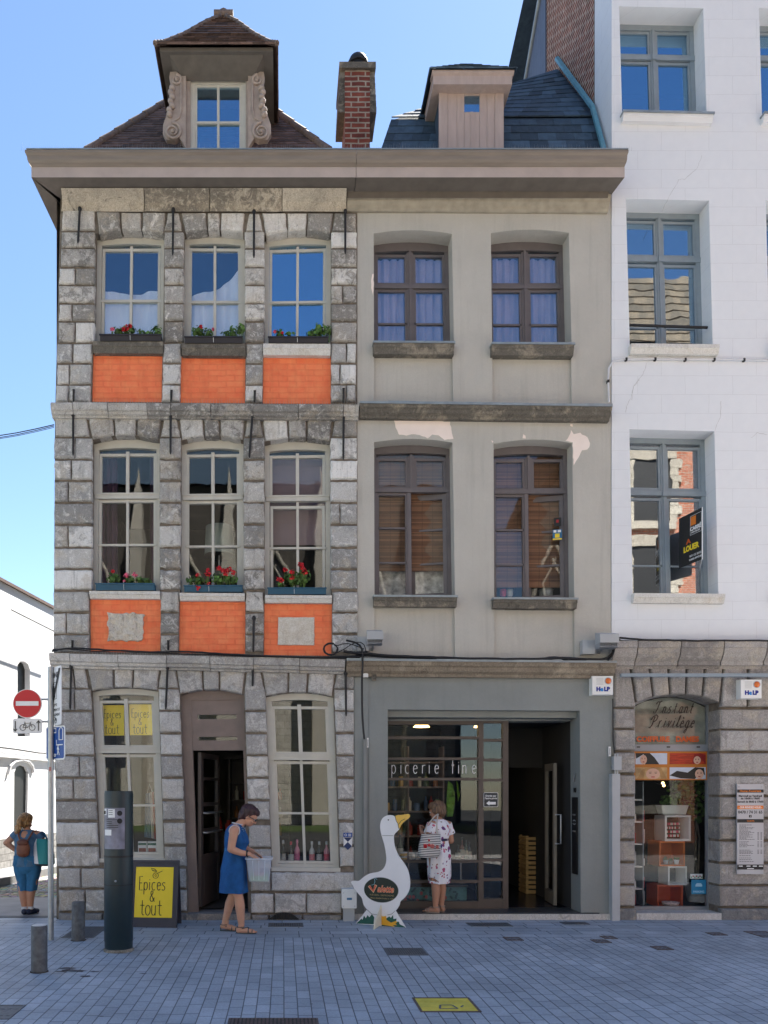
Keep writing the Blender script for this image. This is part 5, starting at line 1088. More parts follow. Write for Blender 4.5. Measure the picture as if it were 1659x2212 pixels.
for i in range(5):
    x = 11.9+i*2.9
    for z in (1.2, 4.6, 7.6, 10.4):
        q = MB(); q.box(x-.6, x+.6, YO-.02, YO+.03, z, z+2); wo = q.build('window', M['black'], OH)
        q = MB(); 
        for k in range(8): q.box(x-.85-(.12 if k % 2 else 0), x-.6, YO-.02, YO+.06, z+k*.25, z+k*.25+.24); q.box(x+.6, x+.85+(.12 if k % 2 else 0), YO-.02, YO+.06, z+k*.25, z+k*.25+.24)
        q.box(x-.8, x+.8, YO-.02, YO+.08, z+2.0, z+2.35); q.box(x-.8, x+.8, YO-.02, YO+.12, z-.25, z); q.build('stone_surround', cst, wo)
# ================================================================== THINGS ON AND IN FRONT OF THE HOUSES
C3 = reg(725.1, 1709.1, .1873); F8 = reg(776.9, 1899, .5317); F7 = reg(0, 1899, .4995)
M['leaf'] = mat('geranium_leaf', (.075, .16, .03), .6, .4, 9, island=.45); M['stem'] = mat('green_stem', (.12, .2, .05), .7)
M['red'] = mat('red_petals', (.55, .012, .02), .6, .2, 30, island=.35); M['pink'] = mat('pink_petals', (.75, .11, .2), .6, .2, 30, island=.3)
M['bluebox'] = mat('petrol_blue_plastic', (.015, .085, .15), .45, .1, 6); M['blackbox'] = mat('black_plastic', (.03, .026, .03), .5, .1, 6); M['soil'] = mat('potting_soil', (.05, .035, .025), .95, .3, 40)
M['string'] = mat('white_string', (.7, .7, .68), .8)
def leaves(mb, c, r, n, s, m=0, rng=random, flat=1.0):
    for i in range(n):
        d = Vector((rng.gauss(0, 1), rng.gauss(0, 1), rng.gauss(0, 1))); d.normalize(); k = rng.random()**.4
        p = Vector(c)+Vector((d.x*r[0], d.y*r[1], d.z*r[2]))*k
        n_ = (d+Vector((rng.uniform(-.6, .6), rng.uniform(-.9, .1), rng.uniform(-.2, .8)))).normalized(); a = n_.orthogonal().normalized(); b_ = n_.cross(a); q = s*rng.uniform(.6, 1.25)
        v = [p]+[p+(a*cos(t*pi/3)+b_*sin(t*pi/3))*q*rng.uniform(.85, 1.1)+n_*q*.22 for t in range(6)]
        mb.add(v, [(0, k2+1, (k2+1) % 6+1) for k2 in range(6)], m, True)
def planter(r, x0, x1, y0, y1, boxm, clumps, blooms, label, group):
    c = W3(r((x0+x1)/2, y1), -.03); t = wthing('flower_box', label, 'flower box', c, group)
    a, z1 = PX(r(x0, y0), -.07); b_, _ = PX(r(x1, y0), -.07); z0 = PX(r(x0, y1), -.07)[1]+.012; mb = MB(); e = .012
    y_0, y_1 = -.075, .075
    mb.hexa([(a, y_0, z1), (b_, y_0, z1), (b_-e, y_0+e, z0), (a+e, y_0+e, z0), (a, y_0+.012, z1), (b_, y_0+.012, z1), (b_-e, y_0+e+.012, z0), (a+e, y_0+e+.012, z0)])
    mb.hexa([(a, y_1-.012, z1), (b_, y_1-.012, z1), (b_-e, y_1-.012, z0), (a+e, y_1-.012, z0), (a, y_1, z1), (b_, y_1, z1), (b_-e, y_1, z0), (a+e, y_1, z0)])
    for s in (a, b_-.012): mb.box(s+(.002 if s == a else -.002), s+.012, y_0+.012, y_1-.012, z0, z1)
    mb.box(a+e+.004, b_-e-.004, y_0+.014, y_1-.014, z0, z0+.012); mb.box(a-.006, b_+.006, y_0-.008, y_0+.004, z1-.014, z1+.003)
    tr = mb.build('trough', boxm, t); s_ = MB(); s_.box(a+.014, b_-.014, y_0+.015, y_1-.015, z0+.02, z1-.02); s_.build('soil', M['soil'], t)
    lf = MB(); sm = MB()
    for (cx, cy, rx, ry, n) in clumps:
        p = W3(r(cx, cy), -.0); k = .4267/165.7
        leaves(lf, p, (rx*k, .07, ry*k), n, .022)
        for i in range(6): sm.tube([(p.x+random.uniform(-1, 1)*rx*k*.4, 0, z1-.03), (p.x+random.uniform(-1, 1)*rx*k*.7, random.uniform(-.06, .03), p.z+random.uniform(0, .6)*ry*k)], .003, 4)
    lf.build('foliage', M['leaf'], t); 
    for (bx, by, br, col) in blooms:
        fm = MB(); p = W3(r(bx, by), -.06); k = .4267/165.7; leaves(fm, p, (br*k*.9, br*k*.9, br*k*.8), int(10+br*1.2), .014); sm.tube([p, (p.x+random.uniform(-.02, .02), 0, z1-.02)], .0028, 4)
        fm.build('blossom', M[col], t)
    sm.build('stems', M['stem'], t)
    xm_ = a+(b_-a)*random.uniform(.42, .52); sg = MB(); sg.tube([(xm_, y_0-.004, z1+.02), (xm_+.003, y_0-.004, z0)], .0035, 4); sg.build('tie_string', M['string'], t)
gt, gm = 'dark flower boxes on the top floor sills', 'blue flower boxes on the middle floor sills'
planter(R3, 303, 614, 803, 838, M['blackbox'], [(400, 790, 45, 22, 60), (455, 782, 42, 30, 70), (515, 795, 22, 16, 26), (588, 788, 32, 30, 60), (548, 805, 18, 10, 16)], [(367, 775, 9, 'pink'), (440, 768, 17, 'red'), (425, 776, 12, 'red'), (458, 760, 9, 'red')], 'black flower box under the top left stone house window, red geranium at its left end', gt)
planter(R3, 733, 1025, 814, 849, M['blackbox'], [(800, 790, 36, 28, 70), (850, 798, 28, 25, 50), (940, 806, 26, 14, 26), (985, 793, 28, 34, 60), (1018, 775, 26, 22, 50)], [(815, 762, 8, 'red'), (876, 775, 6, 'pink')], 'black flower box under the top middle window with mostly green leaves and two tiny blooms', gt)
planter(R3, 1156, 1460, 815, 848, M['blackbox'], [(1215, 800, 20, 18, 34), (1270, 808, 28, 10, 22), (1380, 800, 32, 24, 60), (1430, 785, 34, 30, 80), (1405, 770, 14, 22, 22), (1465, 775, 16, 18, 24)], [(1189, 788, 7, 'pink'), (1226, 794, 5, 'red')], 'black flower box on the pale sill of the top right stone house window', gt)
planter(R4, 282, 580, 930, 968, M['bluebox'], [(372, 905, 38, 26, 80), (455, 912, 34, 16, 44), (540, 918, 30, 12, 36), (505, 912, 20, 14, 26)], [(369, 868, 8, 'red'), (438, 888, 13, 'pink'), (481, 884, 15, 'pink'), (428, 918, 6, 'pink')], 'blue flower box with pink geraniums above the rough plaque', gm)
planter(R4, 730, 1025, 940, 976, M['bluebox'], [(800, 912, 50, 20, 80), (905, 905, 40, 26, 90), (965, 910, 38, 22, 60), (760, 915, 20, 12, 24)], [(798, 888, 14, 'red'), (850, 880, 20, 'red'), (905, 853, 16, 'red'), (930, 862, 20, 'red'), (958, 860, 18, 'red'), (980, 874, 14, 'red'), (940, 878, 14, 'red'), (803, 952, 18, 'red'), (856, 935, 14, 'red'), (850, 862, 10, 'red')], 'blue flower box crowded with dark red geraniums over the middle brick panel', gm)
planter(R4, 1153, 1449, 952, 988, M['bluebox'], [(1290, 905, 62, 34, 150), (1335, 895, 34, 36, 70), (1215, 938, 20, 12, 22)], [(1240, 858, 12, 'red'), (1318, 836, 17, 'red'), (1275, 872, 16, 'red'), (1337, 872, 20, 'red'), (1276, 902, 14, 'red'), (1210, 910, 20, 'red'), (1225, 918, 10, 'red'), (1327, 848, 14, 'red')], 'blue flower box with tall scarlet geraniums above the smooth plaque', gm)

# ---- behind the upper window panes
def curtain(name, x0, x1, z0, z1, y, m, folds, amp, label, cat, group=None, topf=None):
    mb = MB(); n = int((x1-x0)/.012); k = 14; vs = []; ph = random.random()*6
    for j in range(k+1):
        for i in range(n+1):
            s, t = i/n, j/k; zt_ = z1 if topf is None else topf(s); z = zt_+(z0-zt_)*t
            vs.append((x0+(x1-x0)*s, y+amp*(sin(s*folds*2*pi+ph+.5*sin(t*2+s*9))+.4*sin(s*folds*4.3*pi+ph)), z))
    mb.add(vs, [(j*(n+1)+i, j*(n+1)+i+1, (j+1)*(n+1)+i+1, (j+1)*(n+1)+i) for j in range(k) for i in range(n)], 0, True)
    return tag(mb.build(name, m), label, cat, group)
wc = mat('white_net_curtain', (.88, .88, .90), .9, .06, 5); lc = mat('lavender_curtain', (.43, .35, .42), .9, .1, 5); pc = mat('plum_curtain', (.10, .05, .09), .9, .15, 4)
def rng_(q): return q[3][0]+.05, q[2][0]-.05, q[3][1]+.04, q[0][1]
for i in (0, 1):
    a, c, z0, z1 = rng_(T_op[i][0]); h = z1-z0
    tf = (lambda s, z0=z0, h=h: z0+h*(.53+.02*sin(9*s))) if i == 0 else (lambda s, z0=z0, h=h: z0+h*(.50+.30*s*s+.02*sin(7*s)))
    curtain('net_curtain', a, c, z0, z1, .25, wc, 2.5, .012, ('white half curtain with a level top edge in the top left window', 'white half curtain rising to the right in the top middle window')[i], 'curtain', 'net curtains of the stone house', tf)
for i, (q, k) in enumerate(r5):
    a, c, z0, z1 = rng_(q); m_x = (a+c)/2
    for s, (p, e_) in enumerate(((a, m_x-.01), (m_x+.01, c))):
        curtain('curtain', p, e_, z0-.02, z1-.12, .37, lc, 4, .022, 'folded lavender curtain behind the '+('left', 'right')[s]+' half of the '+('left', 'right')[i]+' top window of the rendered house', 'curtain', 'lavender curtains of the rendered house')
bm_ = MB()
def bamboo(): 
    m, t, b = nmat('brown_bamboo_slats'); q = NB(t); s = q.n('SeparateXYZ', {0: q.n('TexCoord').outputs['Object']}); z = q.math('MULTIPLY', s.outputs[2], 70.0); r_ = q.n('TexWhiteNoise', {1: q.math('FLOOR', z)}, noise_dimensions='1D').outputs[0]
    c = q.ramp(r_, [(0, (.12, .058, .03)), (.6, (.21, .105, .053)), (1, (.30, .155, .082))]); vline = q.ramp(q.math('FRACT', q.math('MULTIPLY', s.outputs[0], 7.0)), [(.02, .35), (.05, 1)])
    c = q.mix(1, c, vline, 'MULTIPLY'); t.links.new(c, b.inputs['Base Color']); b.inputs['Roughness'].default_value = .6
    t.links.new(q.n('Bump', {'Strength': .5, 'Distance': .006, 'Height': q.math('SINE', q.math('MULTIPLY', z, 6.283))}).outputs[0], b.inputs['Normal']); return m
bam = bamboo()
for i, (q, k) in enumerate(r6):
    a, c, z0, z1 = rng_(q); zb_ = W3(R6(0, (1020, 1116)[i]), .35).z; mb = MB(); n = 24
    for j in range(n):
        s0, s1 = j/n, (j+1)/n; zz0, zz1 = z1-.05+(zb_-z1+.05)*s0, z1-.05+(zb_-z1+.05)*s1; w0, w1 = .012*sin(j*1.7), .012*sin((j+1)*1.7)
        mb.hexa([(a, .33+w0, zz0), (c, .33+w0, zz0), (c, .33+w1, zz1), (a, .33+w1, zz1), (a, .336+w0, zz0), (c, .336+w0, zz0), (c, .336+w1, zz1), (a, .336+w1, zz1)])
    tag(mb.build('bamboo_blind', bam), ('brown bamboo blind hanging above a white patterned curtain, left middle window of the rendered house', 'brown bamboo blind lowered almost to the sill in the right middle rendered house window')[i], 'blind', 'bamboo blinds')
    if i == 0: curtain('half_curtain', a, c, z0-.02, zb_+.05, .46, mat('patterned_white_cotton', (.62, .62, .62), .9, .5, 14), 3, .015, 'white patterned half curtain below the bamboo blind in the left middle window', 'curtain')
    else:
        for j, (px, pm, lb_) in enumerate(((945, 'pink', 'small pinkish beaker behind the pane under the lowered bamboo blind'), (985, 'plastic_w', 'white round pot behind the pane under the lowered bamboo blind'), (1200, 'plastic_g', 'grey bowl on the inside sill below the right casement'))):
            p = W3(R6(px, 1168), .46); mb = MB(); s_ = 2.2 if j == 2 else 1; mb.lathe([(.03*s_, 0), (.04*s_, .02), (.045*s_, .09), (.04*s_, .10), (.036*s_, .09), (.03*s_, .03)], p, 14); tag(mb.build('pot', M[pm]), lb_, 'pot')
st_ = MB(); c_ = W3(R6(1267, 800), .16)
def sticker(px0, py0, px1, py1, yy, mats, bits, name, lab):
    mb = MB(); a, z1 = PX(R6(px0, py0), yy); c, z0 = PX(R6(px1, py1), yy); an = radians(-13); R_ = Matrix.Rotation(an, 3, 'Z'); o = Vector((c, yy, 0))
    mb.box(a, c, yy-.003, yy, z0, z1, 0)
    for k, (s0, t0, s1, t1, m) in enumerate(bits): mb.box(a+(c-a)*s0, a+(c-a)*s1, yy-.0045-.0003*k, yy-.003, z1+(z0-z1)*t1, z1+(z0-z1)*t0, m)
    mb.v = [tuple(R_ @ (Vector(v)-o)+o) for v in mb.v]; return tag(mb.build(name, mats), lab, 'sticker')
ye = mat('yellow_print', (.88, .66, .03), .5, .04, 5); blu = mat('blue_print', (.03, .16, .32), .5, .1, 5); wht = mat('white_print', (.8, .8, .8), .5, .03, 5); blk = mat('black_print', (.015, .015, .015), .5, .05, 5); redp = mat('red_print', (.35, .015, .02), .5, .05, 5); orp = mat('orange_print', (.75, .2, .02), .5, .05, 5)
sticker(1250, 698, 1290, 748, .17, [blk, redp], [(.3, .25, .65, .6, 1)], 'sticker', 'small dark sticker with a red figure on the right ajar casement')
sticker(1242, 768, 1294, 830, .17, [blu, wht, ye], [(.1, .05, .4, .28, 1), (.55, .05, .9, .28, 1), (.25, .4, .75, .78, 2), (0, .85, 1, .98, 2)], 'sticker', 'blue and yellow sticker with two white bubbles on the right ajar casement')
# middle floor of the stone house
t = wthing('table_lamp', 'pale drum lampshade of a lamp standing behind the middle window of the stone house', 'lamp', W3(R4(908, 940), .8)); p = W3(R4(908, 790), .8)
MB().lathe([(.21, 0), (.19, .40), (.187, .40), (.207, 0)], p, 24).build('lamp_shade', mat('pale_green_shade', (.42, .45, .38), .9), t); MB().lathe([(.02, -.15), (.02, 0), (.05, .02)], p, 12).build('stem', M['steel'], t); MB().lathe([(.02, -.5), (.10, -.4), (.12, -.28), (.03, -.16)], p, 18).build('base', M['dkstone'], t)
a, c, z0, z1 = rng_(M_op[2][0]); mb = MB(); zq = W3(R4(0, 735), .33).z
for j in range(12): s0 = z1-.1+(zq-z1+.1)*j/12; s1 = z1-.1+(zq-z1+.1)*(j+1)/12; mb.box(a, c, .33+.002*(j % 2), .335+.002*(j % 2), s1, s0)
tag(mb.build('roller_blind', mat('mauve_roller_blind', (.26, .19, .21), .9, .05, 4)), 'mauve roller blind half lowered behind the right middle window of the stone house', 'blind')
a, c, z0, z1 = rng_(M_op[0][0]); curtain('drape', a, a+.22, z0-.05, z1, .42, pc, 3, .03, 'dark plum drape at the left side of the left middle window', 'curtain', 'plum drapes'); curtain('drape', c-.14, c, z0-.05, z1, .42, pc, 2, .03, 'narrow dark plum drape at the right side of the left middle window', 'curtain', 'plum drapes')

# ---- lettered boards of the shop
def board_art(mb, x0, x1, z0, z1, y, m_txt, R=None, olive=True):
    W_, H_ = x1-x0, z1-z0; h = H_*.125
    def hx(t, z, sc, xs): hand(mb, t, x0+W_*xs, z0+H_*z, h*sc, max(.004, .011*H_/.75), y, h*sc*.66, m_txt, 1.05, R)
    hx('Epices', .54, 1.25, .10); hx('&', .315, 1.15, .40); hx('tout', .045, 1.55, .17)
    if olive:
        tmp = MB(); ox, oz, rr_ = x0+W_*.53, z0+H_*.83, H_*.055; wl = max(.003, .007*H_/.75)
        stroke(tmp, arcp(ox, oz, rr_, rr_, 0, 360, 18), wl, y); stroke(tmp, arcp(ox, oz, rr_*.3, rr_*.4, 0, 360, 10), wl*.7, y); stroke(tmp, [(ox+rr_*.6, oz+rr_*.8), (ox+rr_*2.5, oz+rr_*1.7)], wl, y); stroke(tmp, [(ox+rr_*.4, oz+rr_*1.5), (ox-rr_*.5, oz+rr_*2.4), (ox-rr_*1.8, oz+rr_*2.6), (ox-rr_*1.2, oz+rr_*1.8), (ox+rr_*.4, oz+rr_*1.5)], wl*1.3, y)
        mb.add([R @ Vector(v) if R else v for v in tmp.v], tmp.f, m_txt)
for i, (x0, y0, x1, y1) in enumerate(((312, 332, 426, 486), (453, 328, 569, 484))):
    mb = MB(); a, z1 = PX(R7(x0, y0), .2); c, z0 = PX(R7(x1, y1), .2); mb.box(a, c, .2, .204, z0, z1, 0); board_art(mb, a, c, z0+(z1-z0)*.0, z1+(z1-z0)*.06, .1995, 1, None, False)
    tag(mb.build('window_poster', [ye, blk]), ('yellow shop poster behind the left upper pane of the left shop window', 'yellow shop poster behind the right upper pane of the left shop window')[i], 'poster', 'yellow posters in the shop window')
d_ = GP(330, 2003); th = radians(9); t = thing('advertising_board', 'dark framed pavement board with a yellow olive advert behind the parking meter', 'board', (d_.x, d_.y, 0), radians(-6))
w2 = .30; hh = .825; Rl = Matrix.Translation((0, 0, 0)) @ Matrix.Rotation(-th, 4, 'X')
def leanbox(mb, x0, x1, y0, y1, z0, z1, m=0):
    tmp = MB().box(x0, x1, y0, y1, z0, z1, m); mb.add([Rl @ Vector(v) for v in tmp.v], tmp.f, m)
mb = MB(); leanbox(mb, -w2-.02, w2, 0, .03, 0, hh); leanbox(mb, -w2-.02, -w2-.02+.03, -.01, 0, .0, hh); leanbox(mb, w2-.03, w2, -.01, 0, .0, hh); leanbox(mb, -w2+.01, w2-.03, -.0098, 0, hh-.03, hh); leanbox(mb, -w2+.01, w2-.03, -.0098, 0, 0, .03); fr_ = mb.build('frame', mat('dark_grey_board_frame', (.05, .05, .065), .55, .12, 8), t)
mb = MB(); leanbox(mb, -w2+.06, w2-.065, -.004, 0, .12, hh-.085); mb.build('yellow_panel', ye, t)
mb = MB(); board_art(mb, -w2+.06, w2-.065, .12, hh-.085, -.005, 0, Rl); mb.build('lettering', blk, t)
mb = MB(); tmp = MB().box(-w2, w2-.02, 0, .02, 0, .8); mb.add([Matrix.Translation((0, .33, 0)) @ Matrix.Rotation(radians(9), 4, 'X') @ Vector(v) for v in tmp.v], tmp.f); mb.build('rear_panel', fr_.data.materials[0], t)
# ---- parking meter
p = GP(250, 2059); t = thing('parking_meter', 'tall dark green round parking meter with a printed instruction panel', 'parking meter', (p.x, p.y+.15, 0)); R_ = .150; H_ = (2059-1708)/1740*8.3
gm_ = mat('dark_petrol_meter_paint', (.012, .026, .032), .42, .15, 6, spec=.5)
mb = MB(); n = 36; pr = [(R_*.97, 0), (R_*.97, .10), (R_, .105), (R_, H_-.5-.35), (R_*1.0, H_-.03), (R_*.97, H_)]
mb.lathe(pr, n=n); mb.build('column', gm_, t); MB().lathe([(R_*1.04, 0), (R_*1.04, .02), (R_*.98, .03)], n=36).build('foot_ring', M['dkstone'], t)
MB().lathe([(R_*1.008, H_-.69), (R_*1.008, H_-.67)], n=36).build('seam_ring', M['black'], t); MB().lathe([(R_*1.006, H_-.98), (R_*1.006, H_-.97)], n=36).build('lower_seam', M['black'], t)
def curved(mb, a0, a1, z0, z1, r, m=0, n=10):
    vs = [(r*sin(a0+(a1-a0)*i/n), -r*cos(a0+(a1-a0)*i/n), z) for z in (z0, z1) for i in range(n+1)]; r2 = r-.01; vs += [(r2*sin(a0+(a1-a0)*i/n), -r2*cos(a0+(a1-a0)*i/n), z) for z in (z0, z1) for i in range(n+1)]; k = n+1
    mb.add(vs, [(i, i+1, k+i+1, k+i) for i in range(n)]+[(i, 2*k+i, 2*k+i+1, i+1) for i in range(n)]+[(k+i, k+i+1, 3*k+i+1, 3*k+i) for i in range(n)]+[(0, k, 3*k, 2*k), (n, 2*k+n, 3*k+n, k+n)], m)
mb = MB(); zA, zB = H_-.60, H_-.175; curved(mb, -1.02, .62, zA, zB, R_*1.02); pnl = mb.build('panel', mat('scratched_grey_panel', (.21, .21, .27), .35, .35, 9), t)
mb = MB(); curved(mb, -.98, -.72, zB-.075, zB-.01, R_*1.035, 0, 4); curved(mb, -.55, -.05, zB-.10, zB-.012, R_*1.035, 0, 4); curved(mb, -.9, -.3, zA+.14, zA+.20, R_*1.035, 0, 4); mb.build('white_label', wht, pnl)
mb = MB(); rr_ = random.Random(2)
for i in range(5): z = zA+.22+i*.02; curved(mb, -.7, -.7+rr_.uniform(.4, .9), z, z+.006, R_*1.034, 0, 4)
for i in range(3): z = zB-.03-i*.02; curved(mb, -.5, -.2, z, z+.005, R_*1.045, 0, 4)
lettering(mb, '8', .05, (-.121, -R_*.68, zB-.065), Matrix.Rotation(radians(-48), 3, 'Z'), depth=.006); mb.build('print', blk, pnl)
for z in (zB-.055, zB-.135): mb = MB(); q_ = .27; mb.tube([(R_*sin(q_), -R_*cos(q_), z), (R_*1.05*sin(q_), -R_*1.05*cos(q_), z)], .027, 18); mb.tube([(R_*1.05*sin(q_), -R_*1.05*cos(q_), z), (R_*1.055*sin(q_), -R_*1.055*cos(q_), z)], .02, 14); mb.build('round_vent', M['iron'], pnl)
MB().ball((0, -R_*1.02, zA-.33), .012).build('lock', M['steel'], t)
# ---- bollards
t = None
for i, (u, v, h_, lb_) in enumerate(((80, 2102, .43, 'near grey bollard with scuffed paint and pale worn top'), (166, 2033, .40, 'dark grey bollard standing between the sign post and the parking meter'))):
    if i == 0:
        p = GP(u, v); t = thing('bollard', lb_, 'bollard', (p.x, p.y+.07, 0), 0, 'bollards on the pavement'); MB().lathe([(.074, 0), (.074, h_-.008), (.068, h_)], n=26).build('post', mat('grey_bollard_paint', (.10, .10, .105), .5, .45, 16, .1, 50), t); MB().lathe([(.068, h_), (.066, h_+.003), (.03, h_+.006)], n=26).build('cap', mat('worn_steel_cap', (.55, .55, .53), .5, .15, 20), t); b0 = t
        MB().lathe([(.085, 0), (.082, .006)], n=26).build('base_joint', M['soil'], t)
    else:
        p = GP(u, v); c2 = dup(b0, (p.x, p.y+.07, 0), 2.2, lb_)
        for ch in c2.children: 
            if ch.name.startswith('cap'): ch.data = ch.data.copy(); ch.data.materials.clear(); ch.data.materials.append(bpy.data.materials['grey_bollard_paint'])
# ---- traffic sign post
p = GP(110, 2030); yS = p.y; t = wthing('sign_post', 'galvanised traffic sign post carrying a no entry disc and white and blue zone plates', 'sign post', p)
zt_ = W3((110, 1440), yS).z; MB().tube([p, (p.x, yS, zt_)], .032, 18).build('pole', M['steel'], t)
sw = mat('white_sign_face', (.8, .8, .8), .35, .03, 5); sr_ = mat('red_sign_face', (.55, .012, .025), .35, .05, 5); sb = mat('blue_sign_face', (.008, .065, .30), .35, .06, 5)
c = W3((59.3, 1519.5), yS-.02); mb = MB(); rS = .163
def disc(mb, c, r, y0, y1, m=0, n=40): mb.prism([(c.x+r*cos(2*pi*k/n), c.z+r*sin(2*pi*k/n)) for k in range(n)], c.y+y0, c.y+y1, m)
disc(mb, c, rS, -.002, .01, 1); disc(mb, c, rS*.95, -.005, -.0025, 0); mb.box(c.x-rS*.78, c.x+rS*.78, c.y-.009, c.y-.0055, c.z-rS*.15, c.z+rS*.16, 1)
ne = mb.build('no_entry_sign', [sr_, sw], t); mb = MB()
for dz_ in (.05, -.20): mb.tube([(c.x-.05, c.y+.025, c.z+dz_), (p.x, yS, c.z+dz_)], .012, 8)
mb.tube([(c.x, c.y+.02, c.z-.34), (c.x, c.y+.02, c.z+.12)], .012, 8); mb.build('bracket', M['steel'], t)
a, z1 = PX(B1(75, 880), yS); e_, z0 = PX(B1(236, 963), yS); mb = MB(); rc = .025
def rrect(a, e_, z0, z1, r): return [(a+r+r*cos(radians(q)), z1-r+r*sin(radians(q))) for q in range(180, 89, -30)]+[(e_-r+r*cos(radians(q)), z1-r+r*sin(radians(q))) for q in range(90, -1, -30)]+[(e_-r+r*cos(radians(q)), z0+r+r*sin(radians(q))) for q in range(0, -91, -30)]+[(a+r+r*cos(radians(q)), z0+r+r*sin(radians(q))) for q in range(-90, -181, -30)]
mb.prism(rrect(a, e_, z0, z1, rc), yS-.022, yS-.012, 0); xm_, zm = (a+e_)/2, (z0+z1)/2; yy = yS-.0235
for s, dx in ((-1, -.135), (1, .125)):
    stroke(mb, [(xm_+dx, zm-.055), (xm_+dx, zm+.055)], .010, yy, 1); tip = zm+s*.062; stroke(mb, [(xm_+dx-.02, tip-s*.03), (xm_+dx, tip), (xm_+dx+.02, tip-s*.03)], .010, yy-.0006, 1)
for dx in (-.05, .055): stroke(mb, arcp(xm_+dx, zm-.018, .033, .033, 0, 360, 16), .006, yy, 1)
for l in ([(-.05, -.018), (-.03, .03), (.035, .03), (.005, -.018), (-.03, .03)], [(-.05, -.018), (.005, -.018)], [(.055, -.018), (.03, .04), (.045, .045)], [(-.035, .042), (-.02, .042)]): stroke(mb, [(xm_+x, zm+z) for x, z in l], .006, yy-.0006, 1)
mb.build('bicycle_plate', [sw, blk], t)
def turned(cx, cy, ang, tmp, parent, name, mats):            # a plate drawn in local x/z, turned about the post
    mb = MB(); R_ = Matrix.Translation((cx, cy, 0)) @ Matrix.Rotation(ang, 4, 'Z'); mb.f, mb.m, mb.sm = tmp.f, tmp.m, tmp.sm; mb.v = [tuple(R_ @ Vector(v)) for v in tmp.v]; return mb.build(name, mats, parent)
z1, z0 = W3(B1(0, 597), yS).z, W3(B1(0, 918), yS).z; tm = MB(); wq = .40; tm.prism(rrect(-wq/2, wq/2, z0, z1, .03), -.012, -.004, 0); H2 = z1-z0
lettering(tm, 'ZONE', .085, (0, -.013, z1-.12), m=1, depth=.001, bold=.002)
tm.prism([(-.07, z1-.36), (.07, z1-.36), (.07, z1-.17), (-.07, z1-.17)], -.0135, -.0125, 1); tm.prism([(-.064, z1-.354), (.064, z1-.354), (.064, z1-.176), (-.064, z1-.176)], -.0145, -.0137, 0)
def walker(tm, x, z, s, m, y=-.0155):
    disc(tm, Vector((x, y, z+s*.93)), s*.08, -.001, 0, m, 12)
    for l, wd in (([(0, .82), (0, .45)], .15), ([(0, .45), (.13, .22), (.2, 0)], .075), ([(0, .45), (-.05, .22), (-.17, .02)], .075), ([(.02, .78), (.18, .5)], .05), ([(-.02, .78), (-.16, .55)], .05)): stroke(tm, [(x+a*s, z+b_*s) for a, b_ in l], wd*s, y-random.random()*.0008, m)
walker(tm, 0, z1-.345, .165, 1)
for i, tx in enumerate(('EXCEPTE', 'CHARGEMENT ET', 'DECHARGEMENT', '5h A 11h')): lettering(tm, tx, .042, (0, -.013, z1-.44-i*.055), m=1, depth=.001)
for dx in (-.045, .05): stroke(tm, arcp(dx, z0+.05, .028, .028, 0, 360, 12), .005, -.013, 1)
stroke(tm, [(-.045, z0+.05), (-.02, z0+.09), (.03, z0+.09), (.05, z0+.05)], .005, -.0135, 1)
for i in range(4): stroke(tm, [(-.16+i*.01, z0+.03), (.15+i*.01, z1-.03)], .012, -.017-.001*i, 1)
turned(p.x+.05, yS, radians(-53), tm, t, 'zone_end_plate', [sw, blk])
z1, z0 = W3(B1(0, 922), yS).z, W3(B1(0, 1108), yS).z; wq = .36; tm = MB(); tm.prism(rrect(-wq/2, wq/2, z0, z1, .03), -.012, -.004, 1); tm.prism(rrect(-wq/2+.014, wq/2-.014, z0+.014, z1-.014, .022), -.0135, -.0125, 0)
walker(tm, -.08, z0+.06, .22, 1); walker(tm, .06, z0+.05, .12, 1)
stroke(tm, arcp(.0, z0+.05, .014, .014, 0, 360, 10), .01, -.0155, 1)
for l in ([(.08, .36), (.08, .24), (.15, .24), (.15, .36), (.115, .40), (.08, .36)], [(-.04, .33), (-.04, .38), (.02, .38), (.02, .33), (-.04, .33)], [(.03, .24), (.03, .18), (.15, .18)]): stroke(tm, [(x, z0+z*.92) for x, z in l], .012, -.0155, 1)
turned(p.x+.06, yS, radians(-40), tm, t, 'home_zone_plate', [sb, sw])
mb = MB(); mb.prism([(p.x-.012, W3(B1(0, 1172), yS).z), (p.x+.014, W3(B1(0, 1170), yS).z), (p.x+.014, W3(B1(0, 1148), yS).z), (p.x-.012, W3(B1(0, 1148), yS).z)], yS-.035, yS-.031); mb.build('torn_sticker', mat('red_white_sticker', (.6, .25, .22), .7, .5, 40), t)
